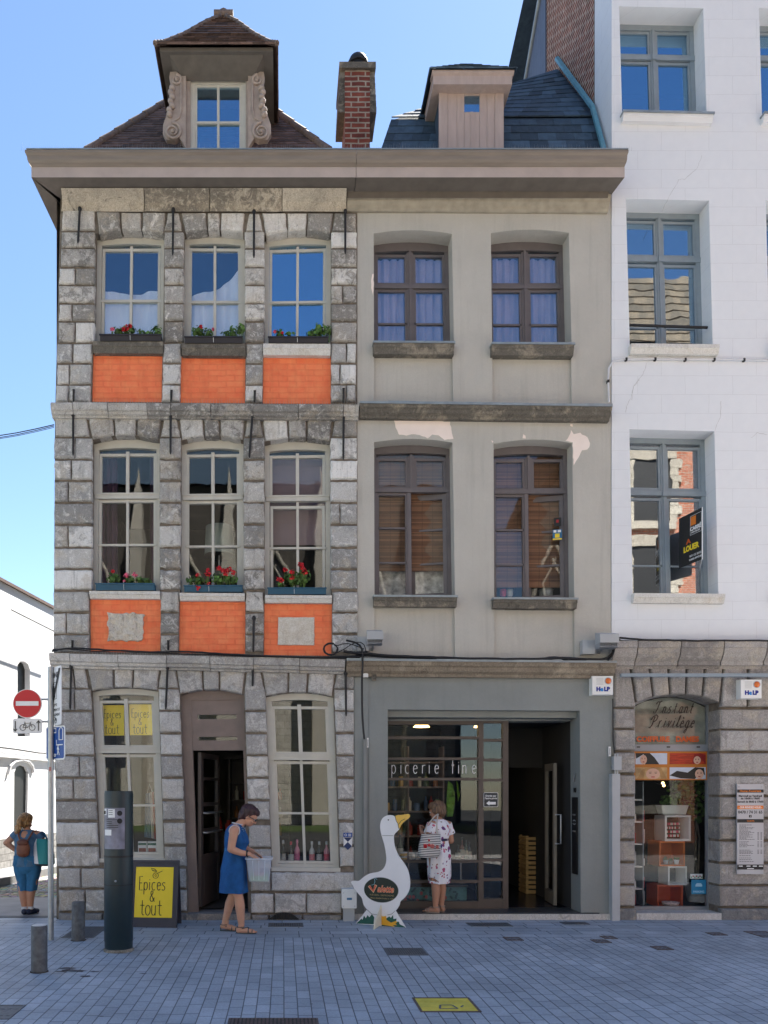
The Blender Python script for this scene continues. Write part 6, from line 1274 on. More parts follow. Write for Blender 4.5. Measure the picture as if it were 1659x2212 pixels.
# ---- goose figure cut from board
thg = radians(24); gc = GP(836, 2000); xc, yc = gc.x, gc.y; tt = math.tan(thg)
def GL_(x, y):                                              # outline spot -> local (across, height)
    u, v = C3(x, y); k = (u-U0)/K; d = (D+yc+tt*xc)/(1+k*tt); X = k*d; return ((X-xc)/cos(thg), EYE+(V0-v)*d/K)
t = thing('goose_figure', 'white painted goose cut out of board with a dark oval shop badge', 'goose figure', (xc, yc, 0), -thg)
def smooth(pts, n=3):
    P_ = [Vector(p) for p in pts]; o = []; N = len(P_)
    for i in range(N):
        a, b_, c_, d_ = P_[i-1], P_[i], P_[(i+1) % N], P_[(i+2) % N]
        for k in range(n):
            s = k/n; o.append(tuple(.5*((2*b_)+(c_-a)*s+(2*a-5*b_+4*c_-d_)*s*s+(3*b_-a-3*c_+d_)*s**3)))
    return o
body = [(690, 300), (725, 370), (735, 425), (715, 455), (680, 490), (670, 530), (680, 625), (720, 730), (780, 815), (830, 900), (855, 1000), (858, 1090), (838, 1165), (795, 1225), (748, 1268), (735, 1315), (690, 1378), (640, 1420), (520, 1425), (420, 1415), (365, 1362), (322, 1300), (302, 1225), (245, 1155), (200, 1085), (180, 1045), (205, 1030), (270, 1030), (330, 982), (400, 945), (500, 925), (560, 880), (586, 800), (580, 700), (560, 600), (530, 500), (515, 420), (522, 350), (552, 300), (600, 276), (650, 275)]
gw = mat('white_gloss_board', (.78, .78, .80), .35, .04, 3); 
mb = MB(); mb.prism([GL_(*p) for p in smooth(body)], -.010, .010); mb.build('body', gw, t)
mb = MB(); mb.prism([GL_(*p) for p in ((365, 1358), (420, 1400), (520, 1412), (640, 1406), (690, 1372), (820, 1586), (235, 1524))], -.008, .012); ft = mb.build('base_board', gw, t)
mb = MB(); mb.prism([GL_(*p) for p in smooth([(690, 282), (760, 272), (830, 260), (856, 275), (848, 305), (790, 348), (755, 390), (735, 428), (722, 372)], 2)], -.013, .011); mb.build('beak', mat('yellow_orange_paint', (.78, .48, .08), .4, .08, 4), t)
ln = mat('black_outline_paint', (.02, .02, .02), .5); mb = MB()
for l, wd in (([(690, 285), (700, 335), (722, 372), (730, 428)], .006), ([(730, 380), (760, 338), (805, 315)], .006), ([(540, 508), (668, 510)], .004), ([(520, 1425), (420, 1412), (365, 1360)], .004), ([(600, 1422), (650, 1412), (690, 1375)], .004)): stroke(mb, [GL_(*p) for p in l], wd, -.0135)
e0 = GL_(611, 328); stroke(mb, arcp(e0[0], e0[1], .006, .006, 0, 360, 10), .006, -.0115); mb.build('painted_lines', ln, t)
ov = GL_(527, 1135); rx, rz_ = .225*.98, .155
mb = MB(); n = 44; mb.prism([(ov[0]+rx*1.02*cos(2*pi*k/n), ov[1]+rz_*1.03*sin(2*pi*k/n)) for k in range(n)], -.0125, -.0102, 1); mb.prism([(ov[0]+rx*cos(2*pi*k/n), ov[1]+rz_*sin(2*pi*k/n)) for k in range(n)], -.0142, -.0127, 0); bd = mb.build('badge', [mat('dark_green_badge', (.008, .022, .018), .3, .1, 4), mat('silver_rim', (.5, .52, .55), .4)], t)
mb = MB(); mb2 = MB()
lettering(mb2, 'alette', .118, (ov[0]+.055, -.0145, ov[1]-.025), shear=.3, sx=.78, depth=.0005, bold=.005); lettering(mb, 'alette', .118, (ov[0]+.055, -.0165, ov[1]-.025), shear=.3, sx=.78, depth=.0005, bold=.001)
stroke(mb2, [(ov[0]-.155, ov[1]+.045), (ov[0]-.10, ov[1]-.025), (ov[0]-.065, ov[1]+.06)], .034, -.0145); stroke(mb, [(ov[0]-.15, ov[1]+.043), (ov[0]-.10, ov[1]-.018), (ov[0]-.068, ov[1]+.055)], .022, -.0165)
mb2.build('letter_rim', mat('pale_orange_rim', (.75, .5, .3), .5), bd); mb.build('name_lettering', mat('orange_red_lettering', (.65, .10, .05), .45), bd)
mb = MB(); lettering(mb, 'FOIE GRAS - GASTRONOMIE', .03, (ov[0]+.01, -.0145, ov[1]-.075), sx=.82, depth=.0005); lettering(mb, 'Maison familiale fondée en 1920', .027, (ov[0]+.01, -.0145, ov[1]-.112), shear=.3, sx=.85, depth=.0005); mb.build('small_lettering', mat('gold_lettering', (.35, .27, .12), .5), bd)
mb = MB(); stroke(mb, [(ov[0]-.125, ov[1]+.055), (ov[0]-.09, ov[1]+.065), (ov[0]-.078, ov[1]+.10), (ov[0]-.085, ov[1]+.13), (ov[0]-.07, ov[1]+.14), (ov[0]-.05, ov[1]+.128)], .005, -.0145); mb.build('neck_emblem', mat('pale_blue_line', (.2, .45, .55), .5), bd)
gr = mat('dark_green_paint', (.01, .10, .075), .4, .1, 6); mb = MB()
mb.prism([GL_(*p) for p in ((240, 1522), (300, 1465), (312, 1480), (330, 1430), (350, 1462), (370, 1425), (392, 1450), (420, 1415), (448, 1450), (440, 1530))], -.011, -.0082); mb.prism([GL_(*p) for p in ((590, 1460), (620, 1440), (640, 1455), (665, 1422), (668, 1470), (705, 1465), (700, 1500), (730, 1500), (740, 1530), (800, 1560), (812, 1580), (530, 1552), (560, 1500))], -.011, -.0082); mb.build('painted_grass', gr, ft)
mb = MB(); mb.prism([GL_(*p) for p in ((528, 1425), (545, 1440), (585, 1435), (590, 1480), (640, 1512), (700, 1490), (712, 1508), (690, 1525), (712, 1540), (660, 1540), (690, 1562), (600, 1545), (528, 1535))], -.0135, -.0112); mb.build('painted_foot', mat('webbed_foot_paint', (.80, .42, .03), .4), ft)
cx0 = GL_(525, 1560)[0]; zt_ = GL_(525, 1312)[1]; mb = MB(); mb.add([(cx0-.008, -.30, 0), (cx0-.008, -.011, .02), (cx0-.008, -.011, zt_), (cx0-.008, -.06, zt_-.05), (cx0-.008, -.25, .10), (cx0+.008, -.30, 0), (cx0+.008, -.011, .02), (cx0+.008, -.011, zt_), (cx0+.008, -.06, zt_-.05), (cx0+.008, -.25, .10)], [(0, 1, 2, 3, 4), (9, 8, 7, 6, 5), (0, 5, 6, 1), (1, 6, 7, 2), (2, 7, 8, 3), (3, 8, 9, 4), (4, 9, 5, 0)]); mb.add([(cx0-.008, .30, 0), (cx0-.008, .013, .02), (cx0-.008, .013, zt_), (cx0+.008, .30, 0), (cx0+.008, .013, .02), (cx0+.008, .013, zt_)], [(0, 1, 2), (5, 4, 3), (0, 3, 4, 1), (1, 4, 5, 2), (2, 5, 3, 0)]); mb.build('cross_foot', mat('cream_board', (.72, .66, .5), .6, .1, 6), t)

# ---- small boxes and signs on the walls
a, z1 = PX(R8(34, 1434), -.08); e_, z0 = PX(R8(116, 1545), -.08); zb_ = 0
t = wthing('utility_cabinet', 'small white electric cabinet on a grey foot beside the goose', 'cabinet', ((a+e_)/2, -.1, 0)); mb = MB(); mb.box(a, e_, -.16, -.02, z0, z1); mb.build('cabinet', M['plastic_w'], t); MB().box(a-.004, e_+.004, -.165, -.155, z0+.006, z1-.02).build('lid', M['plastic_w'], t); MB().box(a+.02, e_-.02, -.13, -.03, 0, z0-.001).build('foot', M['plastic_g'], t)
mb = MB(); mb.box((a+e_)/2-.03, (a+e_)/2+.035, -.168, -.1652, (z0+z1)/2-.015, (z0+z1)/2+.012); mb.build('dark_label', blu, t); mb = MB()
for sx_ in (a+.02, e_-.02):
    for sz_ in (z0+.03, z1-.05): mb.ball((sx_, -.165, sz_), .006, 6, 4)
mb.build('screws', M['steel'], t)
def alarm(c, w_, h_, y, label):
    t = thing('alarm_box', label, 'alarm box', (c[0], y, c[1]), 0, 'alarm boxes on the fronts')
    mb = MB(); w2, h2 = w_/2, h_/2; mb.hexa([(-w2, -.1, h2), (w2, -.1, h2), (w2, -.1, -h2), (-w2, -.1, -h2), (-w2-.006, 0, h2+.006), (w2+.006, 0, h2+.006), (w2+.006, 0, -h2-.006), (-w2-.006, 0, -h2-.006)]); mb.build('casing', M['plastic_w'], t)
    mb = MB(); mb.ball((w2*.52, -.1, h2*.48), (w_*.15, .03, w_*.15), 16, 8); mb.build('beacon', mat('orange_lens', (.75, .16, .02), .2, .15, 9, spec=.6), t); mb = MB(); mb.tube([(w2*.52, -.102, h2*.48), (w2*.52, -.108, h2*.48)], w_*.17, 20); mb.build('beacon_ring', M['plastic_g'], t)
    mb = MB()
    for i in range(6): mb.box(-w2*.62, w2*.05, -.103, -.1, h2*(.76-.13*i)-.002, h2*(.76-.13*i)+.0022)
    mb.build('grille', M['plastic_g'], t)
    mb = MB(); lettering(mb, 'H', h_*.30, (-w2*.42, -.102, -h2*.60), depth=.001, bold=.005); lettering(mb, 'LP', h_*.30, (w2*.40, -.102, -h2*.60), depth=.001, bold=.005); mb2 = MB(); lettering(mb2, 'e', h_*.30, (-w2*.08, -.102, -h2*.60), depth=.001, bold=.005)
    l_ = mb.build('lettering', mat('dark_blue_print', (.005, .02, .25), .5), t); mb2.build('letter_e', mat('sky_blue_print', (.01, .22, .6), .5), l_); return t
a, z1 = PX(R8(1479, 211), -.08); e_, z0 = PX(R8(1598, 318), -.08); al = alarm(((a+e_)/2, (z0+z1)/2), e_-a, z1-z0, .015, 'white alarm box with orange lamp at the right end of the delicatessen front')
a, z1 = PX(B6(996, 430), -.10); e_, z0 = PX(B6(1145, 558), -.10); dup(al, ((a+e_)/2, -.02, (z0+z1)/2), 0, 'white alarm box with orange lamp on the stone beside the hairdresser arch')
def flood(r, box, lamp, label):
    p = W3(r((box[0]+box[2])/2, (box[1]+box[3])/2), -.1); t = wthing('floodlight', label, 'floodlight', p, 'floodlights above the shopfront')
    a, z1 = PX(r(box[0], box[1]), -.06); e_, z0 = PX(r(box[2], box[3]), -.06); mb = MB(); mb.box(a, e_, -.08, .02, z0, z1); mb.build('ballast_box', M['plastic_g'], t)
    a, z1 = PX(r(lamp[0], lamp[1]), -.25); e_, z0 = PX(r(lamp[2], lamp[3]), -.25); hm = z0+(z1-z0)*.32; mb = MB()
    mb.hexa([(a, -.33, z1-.02), (e_, -.33, z1-.02), (e_, -.33, hm), (a, -.33, hm), (a+.01, -.14, z1+.03), (e_-.01, -.14, z1+.03), (e_-.01, -.14, hm), (a+.01, -.14, hm)]); mb.build('housing', M['plastic_g'], t); mb = MB(); n = 11
    for i in range(n): x = a+.01+(e_-a-.02)*i/(n-1); mb.box(x-.003, x+.003, -.31, -.15, z0, hm)
    mb.box(a+.005, e_-.005, -.3, -.16, z0+.012, z0+.02); mb.build('cooling_fins', mat('grey_lamp_metal', (.3, .31, .33), .4, .1, 6), t); mb = MB(); s = 1 if box[0] > lamp[0] else -1
    mb.tube([((a+e_)/2, -.15, hm+.02), ((a+e_)/2, -.05, hm-.06)], .014, 6); mb.tube([((a+e_)/2, -.05, hm-.06), ((a+e_)/2, .02, hm-.07)], .02, 6); mb.build('bracket', M['steel'], t)
flood(R6, (84, 1406, 150, 1490), (136, 1370, 231, 1454), 'grey floodlight on its ballast box above the black cable coil'); flood(R6, (1414, 1427, 1488, 1508), (1506, 1386, 1618, 1474), 'grey floodlight above the alarm box near the white house')
# cables
def cable(name, runs, label, cat='cable', parent=None):
    mb = MB()
    for r, pts, rad, yy in runs:
        P_ = [W3(r(*p), yy) for p in pts]; o = []
        for i in range(len(P_)-1):
            a, b_, c_, d_ = P_[max(0, i-1)], P_[i], P_[i+1], P_[min(len(P_)-1, i+2)]
            for k in range(4): s = k/4; o.append(.5*((2*b_)+(c_-a)*s+(2*a-5*b_+4*c_-d_)*s*s+(3*b_-a-3*c_+d_)*s**3)+Vector((0, random.uniform(-.003, .003), random.uniform(-.003, .003))))
        o.append(P_[-1]); mb.tube(o, rad, 6)
    return tag(mb.build(name, M['cable']), label, cat)
cable('cable', [(R4, [(60, 1272), (110, 1262), (160, 1258), (260, 1262), (420, 1272), (600, 1278), (720, 1274), (860, 1282), (1000, 1290), (1200, 1300), (1400, 1304), (1560, 1300), (1640, 1300)], .012, -.13)], 'thick black cable lying along the lower ledge of the stone house')
cable('cable', [(R4, [(64, 1264), (150, 1262), (300, 1274), (420, 1268), (560, 1280), (700, 1286), (900, 1292), (1100, 1302), (1300, 1308), (1450, 1308), (1620, 1306)], .007, -.10)], 'thin black cable winding above the thick one along the lower ledge of the stone house')
mb_ = []
cable('cable_coil', [(R4, [(1472+32*cos(a)*(1+.08*k), 1262+27*sin(a)*(1+.08*k)) for k in (0, 1, 2) for a in [i*pi/5 for i in range(10)]]+[(1560, 1235), (1640, 1262)], .007, -.14), (R4, [(1480, 1290), (1540, 1262), (1600, 1228), (1640, 1240), (1655, 1300)], .006, -.15)], 'loose coil of black cable hanging on the lower right of the stone house', 'cable coil')
cable('cable', [(R6, [(0, 1492), (60, 1500), (150, 1508), (260, 1518), (420, 1524), (600, 1530), (800, 1536), (1000, 1538), (1200, 1536), (1300, 1532), (1450, 1540), (1550, 1536), (1595, 1500), (1600, 1460), (1640, 1424)], .017, -.14)], 'thick black cable along the ledge above the delicatessen')
cable('cable', [(R6, [(70, 1512), (200, 1524), (400, 1532), (700, 1540), (900, 1542), (1100, 1544), (1250, 1526), (1330, 1544), (1500, 1548), (1600, 1510)], .010, -.11)], 'thinner black cable bundled along the ledge above the delicatessen')
cable('cable', [(R8, [(60, 5), (120, 20), (150, 55), (155, 120), (152, 250), (153, 400), (158, 500), (166, 575)], .013, -.16)], 'black cable dropping down the joint between the stone house and the delicatessen')
cable('cable', [(B6, [(60, 290), (95, 250), (125, 140), (180, 132), (300, 142), (480, 146), (700, 150), (900, 148), (1200, 150), (1400, 150)], .013, -.16), (B6, [(120, 146), (250, 152), (500, 152), (900, 155), (1400, 154)], .007, -.14)], 'black cable lying on the stone ledge below the white wall')
cable('cable', [(B6, [(95, 560), (96, 700), (98, 860), (110, 950)], .008, -.03), ], 'thin black cable running down beside the alarm box to the grey junction box')
mb = MB(); P_ = [W3(B4(*p), -.005) for p in ((52, 2225), (48, 2100), (52, 2035), (75, 1998), (130, 1988), (300, 1986), (470, 1988), (640, 1988), (800, 1990), (960, 1992))]; mb.tube(P_, .012, 6); t = tag(mb.build('white_cable', mat('white_cable_paint', (.66, .66, .68), .7, .1, 9)), 'white painted cable running under the upper sill of the white house', 'cable')
for p in ((148, 1988), (308, 1987), (475, 1989), (635, 1989), (800, 1991), (48, 2110)): q = W3(B4(*p), -.005); MB().box(q.x-.012, q.x+.012, -.02, .021, q.z-.018, q.z+.018).build('clip', M['iron'], t)
# conduits
a, z1 = PX(B6(80, 1095), -.05); e_, _ = PX(B6(135, 1095), -.05); t = wthing('cable_trunking', 'pale grey vertical cable trunking with a junction box between delicatessen and hairdresser', 'trunking', (a, -.05, 0))
MB().box(a, e_, -.10, .01, .0, z1).build('trunk', M['plastic_g'], t); a2, zz1 = PX(B6(92, 972), -.05); e2, zz0 = PX(B6(146, 1068), -.05); MB().box(a2, e2, -.1, -.02, zz0, zz1).build('junction_box', M['plastic_g'], t); mb = MB()
for x in (a2+.03, a2+.06): mb.tube([(x, -.06, zz1), (x, -.06, zz1+.035)], .011, 8); mb.tube([(x, -.06, zz0-.002), (x, -.06, z1)], .011, 8)
mb.build('cable_glands', M['plastic_g'], t)
a, z1 = PX(R8(160, 574), -.02); e_, z0 = PX(R8(178, 1500), -.02); tag(MB().box(a, e_, -.045, -.005, .02, z1).build('downpipe', mat('grey_conduit', (.22, .225, .22), .5, .08, 5)), 'narrow grey conduit running down the left edge of the delicatessen front', 'conduit')
for (r, x0, y0, x1, y1, lb_) in ((R8, 180, 567, 191, 623, 'small white number strip on the left pier of the delicatessen'), (R8, 1573, 617, 1586, 673, 'small white number strip on the right pier of the delicatessen')):
    a, z1 = PX(r(x0, y0), -.02); e_, z0 = PX(r(x1, y1), -.02); mb = MB(); mb.box(a, e_, -.022, -.005, z0, z1, 0); mb.box(a+.006, e_-.006, -.0235, -.022, z0+.02, z1-.02, 1); tag(mb.build('number_strip', [M['plastic_w'], M['plastic_g']]), lb_, 'plate')
for (x0, y0, x1, y1, m_, lb_) in ((158, 186, 187, 218, 'plastic_w', 'small cream junction box under the ledge by the black cable'), (209, 200, 234, 236, 'dkstone', 'small dark bell box at the upper left of the delicatessen front')):
    a, z1 = PX(R8(x0, y0), -.03); e_, z0 = PX(R8(x1, y1), -.03); mb = MB(); mb.box(a, e_, -.05, .0, z0, z1); mb.box(a+.008, e_-.008, -.056, -.0505, z0+.008, z1-.008); tag(mb.build('small_box', M[m_]), lb_, 'box')
# heritage shield
a, z1 = PX(R7(1537, 978), -.03); e_, z0 = PX(R7(1580, 1066), -.03); t = wthing('heritage_plaque', 'small blue and white heritage shield on the right pier of the stone house', 'plaque', ((a+e_)/2, -.03, z0)); zm = z1-.028*(z1-z0)/.226*4; xm_ = (a+e_)/2
mb = MB(); mb.box(a-.002, e_+.002, -.034, -.022, z1-.055, z1); mb.build('header', sb, t); zt2 = z1-.062; mb = MB(); mb.prism([(a, zt2), (e_, zt2), (e_, z0+.05), (xm_, z0), (a, z0+.05)], -.032, -.022); sh_ = mb.build('shield', wht, t); mb = MB(); zc = (zt2+z0+.05)/2
mb.prism([(a+.001, zt2-.001), (e_-.001, zt2-.001), (xm_, zc)], -.0345, -.0322); mb.prism([(xm_, zc), (e_-.001, z0+.052), (xm_, z0+.002), (a+.001, z0+.052)], -.0345, -.0322); mb.build('blue_field', mat('navy_enamel', (.01, .03, .12), .3), sh_); mb = MB(); stroke(mb, arcp(a+.028, z1-.028, .014, .014, 0, 360, 12), .006, -.0345)
for i in range(3): mb.box(e_-.05, e_-.012, -.036, -.0342, z1-.02-i*.012, z1-.014-i*.012)
mb.build('header_print', wht, t)
# vent hole at the foot of the stone house
t = wthing('wall_vent', 'dark arched cellar vent with iron bars at the foot of the stone house', 'vent', W3(R7(1235, 1438), 0)); q = pq(R7, (1160, 1436), (1312, 1436)); xa, xb = q[0][0], q[1][0]; zt_ = W3(R7(0, 1378)).z
ar = [(xa+(xb-xa)*i/12, .012+(zt_-.012)*(1-abs(2*i/12-1)**2.2)) for i in range(13)]; MB().prism(ar, -.062, -.046).build('opening', M['black'], t); mb = MB()
for i in range(1, 12): mb.tube([(ar[i][0], -.072, .012), (ar[i][0], -.072, ar[i][1]-.008)], .006, 5)
mb.build('bars', M['iron'], t)
# price board of the hairdresser
a, z1 = PX(B6(974, 1167), -.05); e_, z0 = PX(B6(1162, 1806), -.05); t = wthing('price_board', 'tall grey metal board of opening hours and prices beside the hairdresser', 'board', ((a+e_)/2, -.05, z0)); MB().box(a, e_, -.058, -.035, z0, z1).build('plate', mat('silver_grey_board', (.42, .43, .46), .35, .06, 3, metal=.2), t)
Zb = lambda y: PX(B6(0, y), -.05)[1]; Xb = lambda x: PX(B6(x, 0), -.05)[0]; Wb = e_-a; xc_ = (a+e_)/2
mb = MB(); 
for y0, y1 in ((1206, 1228), (1416, 1441), (1738, 1774)): blkb = MB().box(a+.002, e_-.002, -.0605, -.0582, Zb(y1), Zb(y0)).build('black_band', blk, t)
mb = MB(); mb.box(a+.002, e_-.002, -.0605, -.0582, Zb(1344), Zb(1320)); ob = mb.build('orange_band', orp, t)
mb = MB(); lettering(mb, "Heures d'ouverture", .036, (xc_, -.061, Zb(1223)), depth=.0006, sx=.95, bold=.0008); lettering(mb, 'TARIFS', .032, (xc_, -.061, Zb(1435)), depth=.0006); mb.build('orange_lettering', orp, blkb)
mb = MB(); lettering(mb, '- SUR RENDEZ-VOUS -', .036, (xc_, -.061, Zb(1339)), depth=.0006, sx=.84, bold=.0008); mb.build('lettering', wht, ob)
mb = MB(); 
for tx, yy_, sz_ in (('Mercredi au Vendredi', 1258, .036), ('de 10h00 à 19h00', 1276, .036), ('Samedi de 8h00 à 17h00', 1299, .036), ('0470 / 74 31 65', 1376, .052)): lettering(mb, tx, sz_, (xc_, -.059, Zb(yy_)), depth=.0006, bold=.0012, sx=.95)
mb.box(xc_-.017, xc_+.017, -.0592, -.0581, Zb(1404), Zb(1387)); rr_ = random.Random(5)
for yy_ in list(range(1456, 1506, 9))+list(range(1510, 1566, 8))+list(range(1575, 1612, 9))+list(range(1634, 1664, 8))+[1674, 1690, 1702, 1716]:
    x0_ = Xb(990); L_ = rr_.uniform(.25, .6)*Wb; x = x0_
    while x < x0_+L_: w_ = rr_.uniform(.012, .03); mb.box(x, min(x+w_, x0_+L_), -.0592, -.0581, Zb(yy_+3), Zb(yy_)); x += w_+.006
    if 1505 < yy_ < 1670:
        for xx in (1118, 1140): mb.box(Xb(xx), Xb(xx+12), -.0592, -.0581, Zb(yy_+3), Zb(yy_))
mb.build('black_lettering', blk, t); mb = MB(); lettering(mb, 'f', .03, (xc_+.003, -.0598, Zb(1402)), depth=.0004); 
for x in (985, 1040, 1085, 1128): mb.box(Xb(x), Xb(x+28), -.0615, -.0606, Zb(1752), Zb(1746))
mb.box(Xb(1045), Xb(1092), -.0615, -.0606, Zb(1770), Zb(1764)); mb.build('white_lettering', wht, blkb)
mb = MB()
for x in (a+.025, e_-.025):
    for z in (z0+.05, z1-.035): mb.ball((x, -.058, z), .008, 8, 5)
mb.build('screws', M['steel'], t)
# for-rent sign folded out of the white house window
t = wthing('letting_sign', 'black V shaped letting sign with orange square fixed to the white house window', 'sign', W3(B5(720, 1480), .1)); mb = MB()
def yv(f): return f
pA, pB, pC = W3(B5(629, 1488), .10), W3(B5(812, 1424), -.33), W3(B5(760, 1440), .12)
hA = W3(B5(629, 1093), .10).z; hB = W3(B5(812, 1016), -.33).z
zlo, zhi = (pA.z+pB.z)/2, (hA+hB)/2
dv = Vector((pB.x-pA.x, pB.y-pA.y, 0)); Ls = dv.length; angS = atan2(dv.y, dv.x); RS = Matrix.Translation((pA.x, pA.y, 0)) @ Matrix.Rotation(angS, 4, 'Z')
def put(tmp, name, mats, parent): mb = MB(); mb.f, mb.m, mb.sm = tmp.f, tmp.m, tmp.sm; mb.v = [tuple(RS @ Vector(v)) for v in tmp.v]; return mb.build(name, mats, parent)
tm = MB(); tm.box(0, Ls, 0, .006, zlo, zhi, 0); tm.box(Ls-.006, Ls+.002, -.001, .008, zlo-.003, zhi+.003, 1); pl_ = put(tm, 'panel', [blk, wht], t)
Hh = zhi-zlo; zz_ = zhi-.02; C_ = W3(B5(790, 1440), .2); tq = MB(); tq.hexa([(pB.x, pB.y+.012, zz_), (C_.x, C_.y, zz_), (C_.x, C_.y, zlo-.01), (pB.x, pB.y+.012, zlo-.01), (pB.x+.005, pB.y+.015, zz_), (C_.x+.006, C_.y, zz_), (C_.x+.006, C_.y, zlo-.01), (pB.x+.005, pB.y+.015, zlo-.01)]); tq.build('rear_panel', wht, t)
tm = MB(); tm.box(Ls*.52, Ls*.74, -.003, -.0004, zlo+Hh*.74, zlo+Hh*.91); put(tm, 'orange_square', orp, pl_)
tm = MB(); lettering(tm, 'CARRÉ', Hh*.105, (Ls*.73, -.001, zlo+Hh*.64), depth=.001, sx=.95, bold=.003); lettering(tm, 'IMMOBILIER', Hh*.048, (Ls*.73, -.001, zlo+Hh*.585), depth=.001, sx=.95); lettering(tm, '069 / 22 50 82', Hh*.06, (Ls*.72, -.001, zlo+Hh*.13), depth=.001, sx=.95); lettering(tm, 'CARRE-IMMO.BE', Hh*.055, (Ls*.72, -.001, zlo+Hh*.06), depth=.001, sx=.9)
fx = [(Ls*.5, zlo+Hh*.56), (Ls*.97, zlo+Hh*.56), (Ls*.97, zlo+Hh*.93), (Ls*.5, zlo+Hh*.93), (Ls*.5, zlo+Hh*.56)]
for i in range(4): stroke(tm, fx[i:i+2], .004, -.0004, 0, .001)
put(tm, 'white_lettering', wht, pl_)
tm = MB(); lettering(tm, 'LOUER', Hh*.15, (Ls*.53, -.001, zlo+Hh*.27), depth=.001, sx=.92, bold=.005); put(tm, 'yellow_lettering', ye, pl_); tm = MB(); lettering(tm, 'A', Hh*.12, (Ls*.42, -.001, zlo+Hh*.42), depth=.001, sx=1.4, bold=.004); put(tm, 'orange_lettering', mat('deep_orange_print', (.6, .1, .01), .5), pl_)

# ---- in the shop windows
def gl2(name, col, a=.3): 
    m, t_, b = nmat(name); b.inputs['Base Color'].default_value = (*col, 1); b.inputs['Roughness'].default_value = .12; b.inputs['Specular IOR Level'].default_value = .6; return m
btl = [(1231, 1003, 1116, (.02, .03, .02), (.55, .56, .5), 'green wine bottle with white label at the left end of the shop window row'), (1271, 1008, 1114, (.015, .02, .025), (.6, .6, .55), 'dark wine bottle with red capsule in the shop window row'), (1302, 1000, 1116, (.62, .22, .32), (.55, .15, .28), 'pink bottle without stopper in the shop window row'), (1377, 1010, 1117, (.5, .5, .48), (.62, .2, .22), 'clear swing top bottle with a red motif in the shop window row'), (1414, 1010, 1117, (.03, .035, .03), (.5, .5, .5), 'black swing top bottle with white print in the shop window row'), (1451, 1010, 1118, (.62, .26, .32), (.6, .08, .12), 'pink swing top bottle with red heart at the right end of the row')]
sg = MB(); q = G_op[2][0]; sg.box(q[3][0]+.02, q[2][0]-.02, .2, .6, q[3][1]+.03, q[3][1]+.065); tag(sg.build('display_shelf', M['frame_w']), 'pale display shelf under the bottles inside the right stone house window', 'shelf')
sg = MB(); q0_ = G_op[0][0]; sg.box(q0_[3][0]+.02, q0_[2][0]-.02, .2, .6, q0_[3][1]+.03, q0_[3][1]+.065); tag(sg.build('display_shelf', M['frame_w']), 'pale display shelf carrying boxes inside the left stone house window', 'shelf')
zs_ = q[3][1]+.066
for (x, y0, y1, c1, c2_, lb_) in btl:
    p = W3(R7(x, y1), .32); h_ = (y1-y0)*.4267/165.7*1.03; t = thing('bottle', lb_, 'bottle', (p.x, .32, zs_), 0, 'bottles in the shop window'); r_ = .038
    MB().lathe([(r_*.9, 0), (r_, .01), (r_, h_*.55), (r_*.75, h_*.64), (r_*.36, h_*.74), (r_*.33, h_*.97), (r_*.4, h_*.975), (r_*.36, h_)], n=16).build('glass', gl2('bottle_glass', c1), t); MB().lathe([(r_*1.02, h_*.13), (r_*1.02, h_*.42)], n=16).build('label', mat('bottle_label', c2_, .6, .25, 60), t)
    MB().lathe([(r_*.42, h_*.86), (r_*.42, h_*1.0), (r_*.3, h_*1.02)], n=12).build('capsule', mat('bottle_capsule', (.6, .05, .08) if x == 1271 else ((.55, .55, .55) if x != 1302 else (.62, .22, .32)), .5), t)
for x, x1, lb_ in ((497, 540, 'left of two white food boxes with brown print in the left shop window'), (545, 590, 'right of two white food boxes with brown print in the left shop window')):
    a, z1 = PX(R7(x, 1022), .26); e_, z0 = PX(R7(x1, 1090), .26); mb = MB(); zz = q0_[3][1]+.066; mb.box(a, e_, .26, .32, zz, z1, 0); mb.box(a+.01, e_-.01, .2585, .26, zz+.02, zz+(z1-zz)*.5, 1); mb.box(a+.004, e_-.004, .2585, .26, z1-.05, z1-.02, 2); tag(mb.build('food_box', [wht, mat('brown_print', (.3, .07, .04), .6, .5, 60), mat('green_print', (.05, .16, .1), .6)]), lb_, 'box', 'food boxes in the shop window')
a, z1 = PX(R7(492, 1092), .23); e_, z0 = PX(R7(594, 1100), .23); tag(MB().box(a, e_, .22, .42, q0_[3][1]+.0655, q0_[3][1]+.0659).build('blue_mat', blu), 'blue mat beneath the two food boxes in the left shop window', 'mat')
t = wthing('hanging_apron', 'blue and white striped apron hanging at the right of the left shop window', 'apron', W3(R7(555, 780), .6)); mb = MB(); P_ = [W3(R7(*p), .6) for p in ((535, 780), (575, 770), (592, 1010), (528, 1000))]; n = 9
for i in range(n): s0, s1 = i/n, (i+1)/n; a, b_, c_, d_ = P_[0].lerp(P_[1], s0), P_[0].lerp(P_[1], s1), P_[3].lerp(P_[2], s1), P_[3].lerp(P_[2], s0); o_ = Vector((0, .02*(i % 2), 0)); o2 = Vector((0, .02*((i+1) % 2), 0)); mb.add([a+o_, b_+o2, c_+o2, d_+o_], [(0, 1, 2, 3)], 0 if i < 5 else (1 if i < 7 else 2))
mb.build('cloth', [mat('apron_blue', (.12, .2, .3), .9), mat('apron_white', (.6, .6, .6), .9), redp], t); MB().tube([P_[0]+Vector((.02, .01, 0)), (P_[0]+P_[1])/2+Vector((0, .01, .12)), P_[1]+Vector((-.02, .01, 0))], .006, 5).build('strap', M['string'], t)
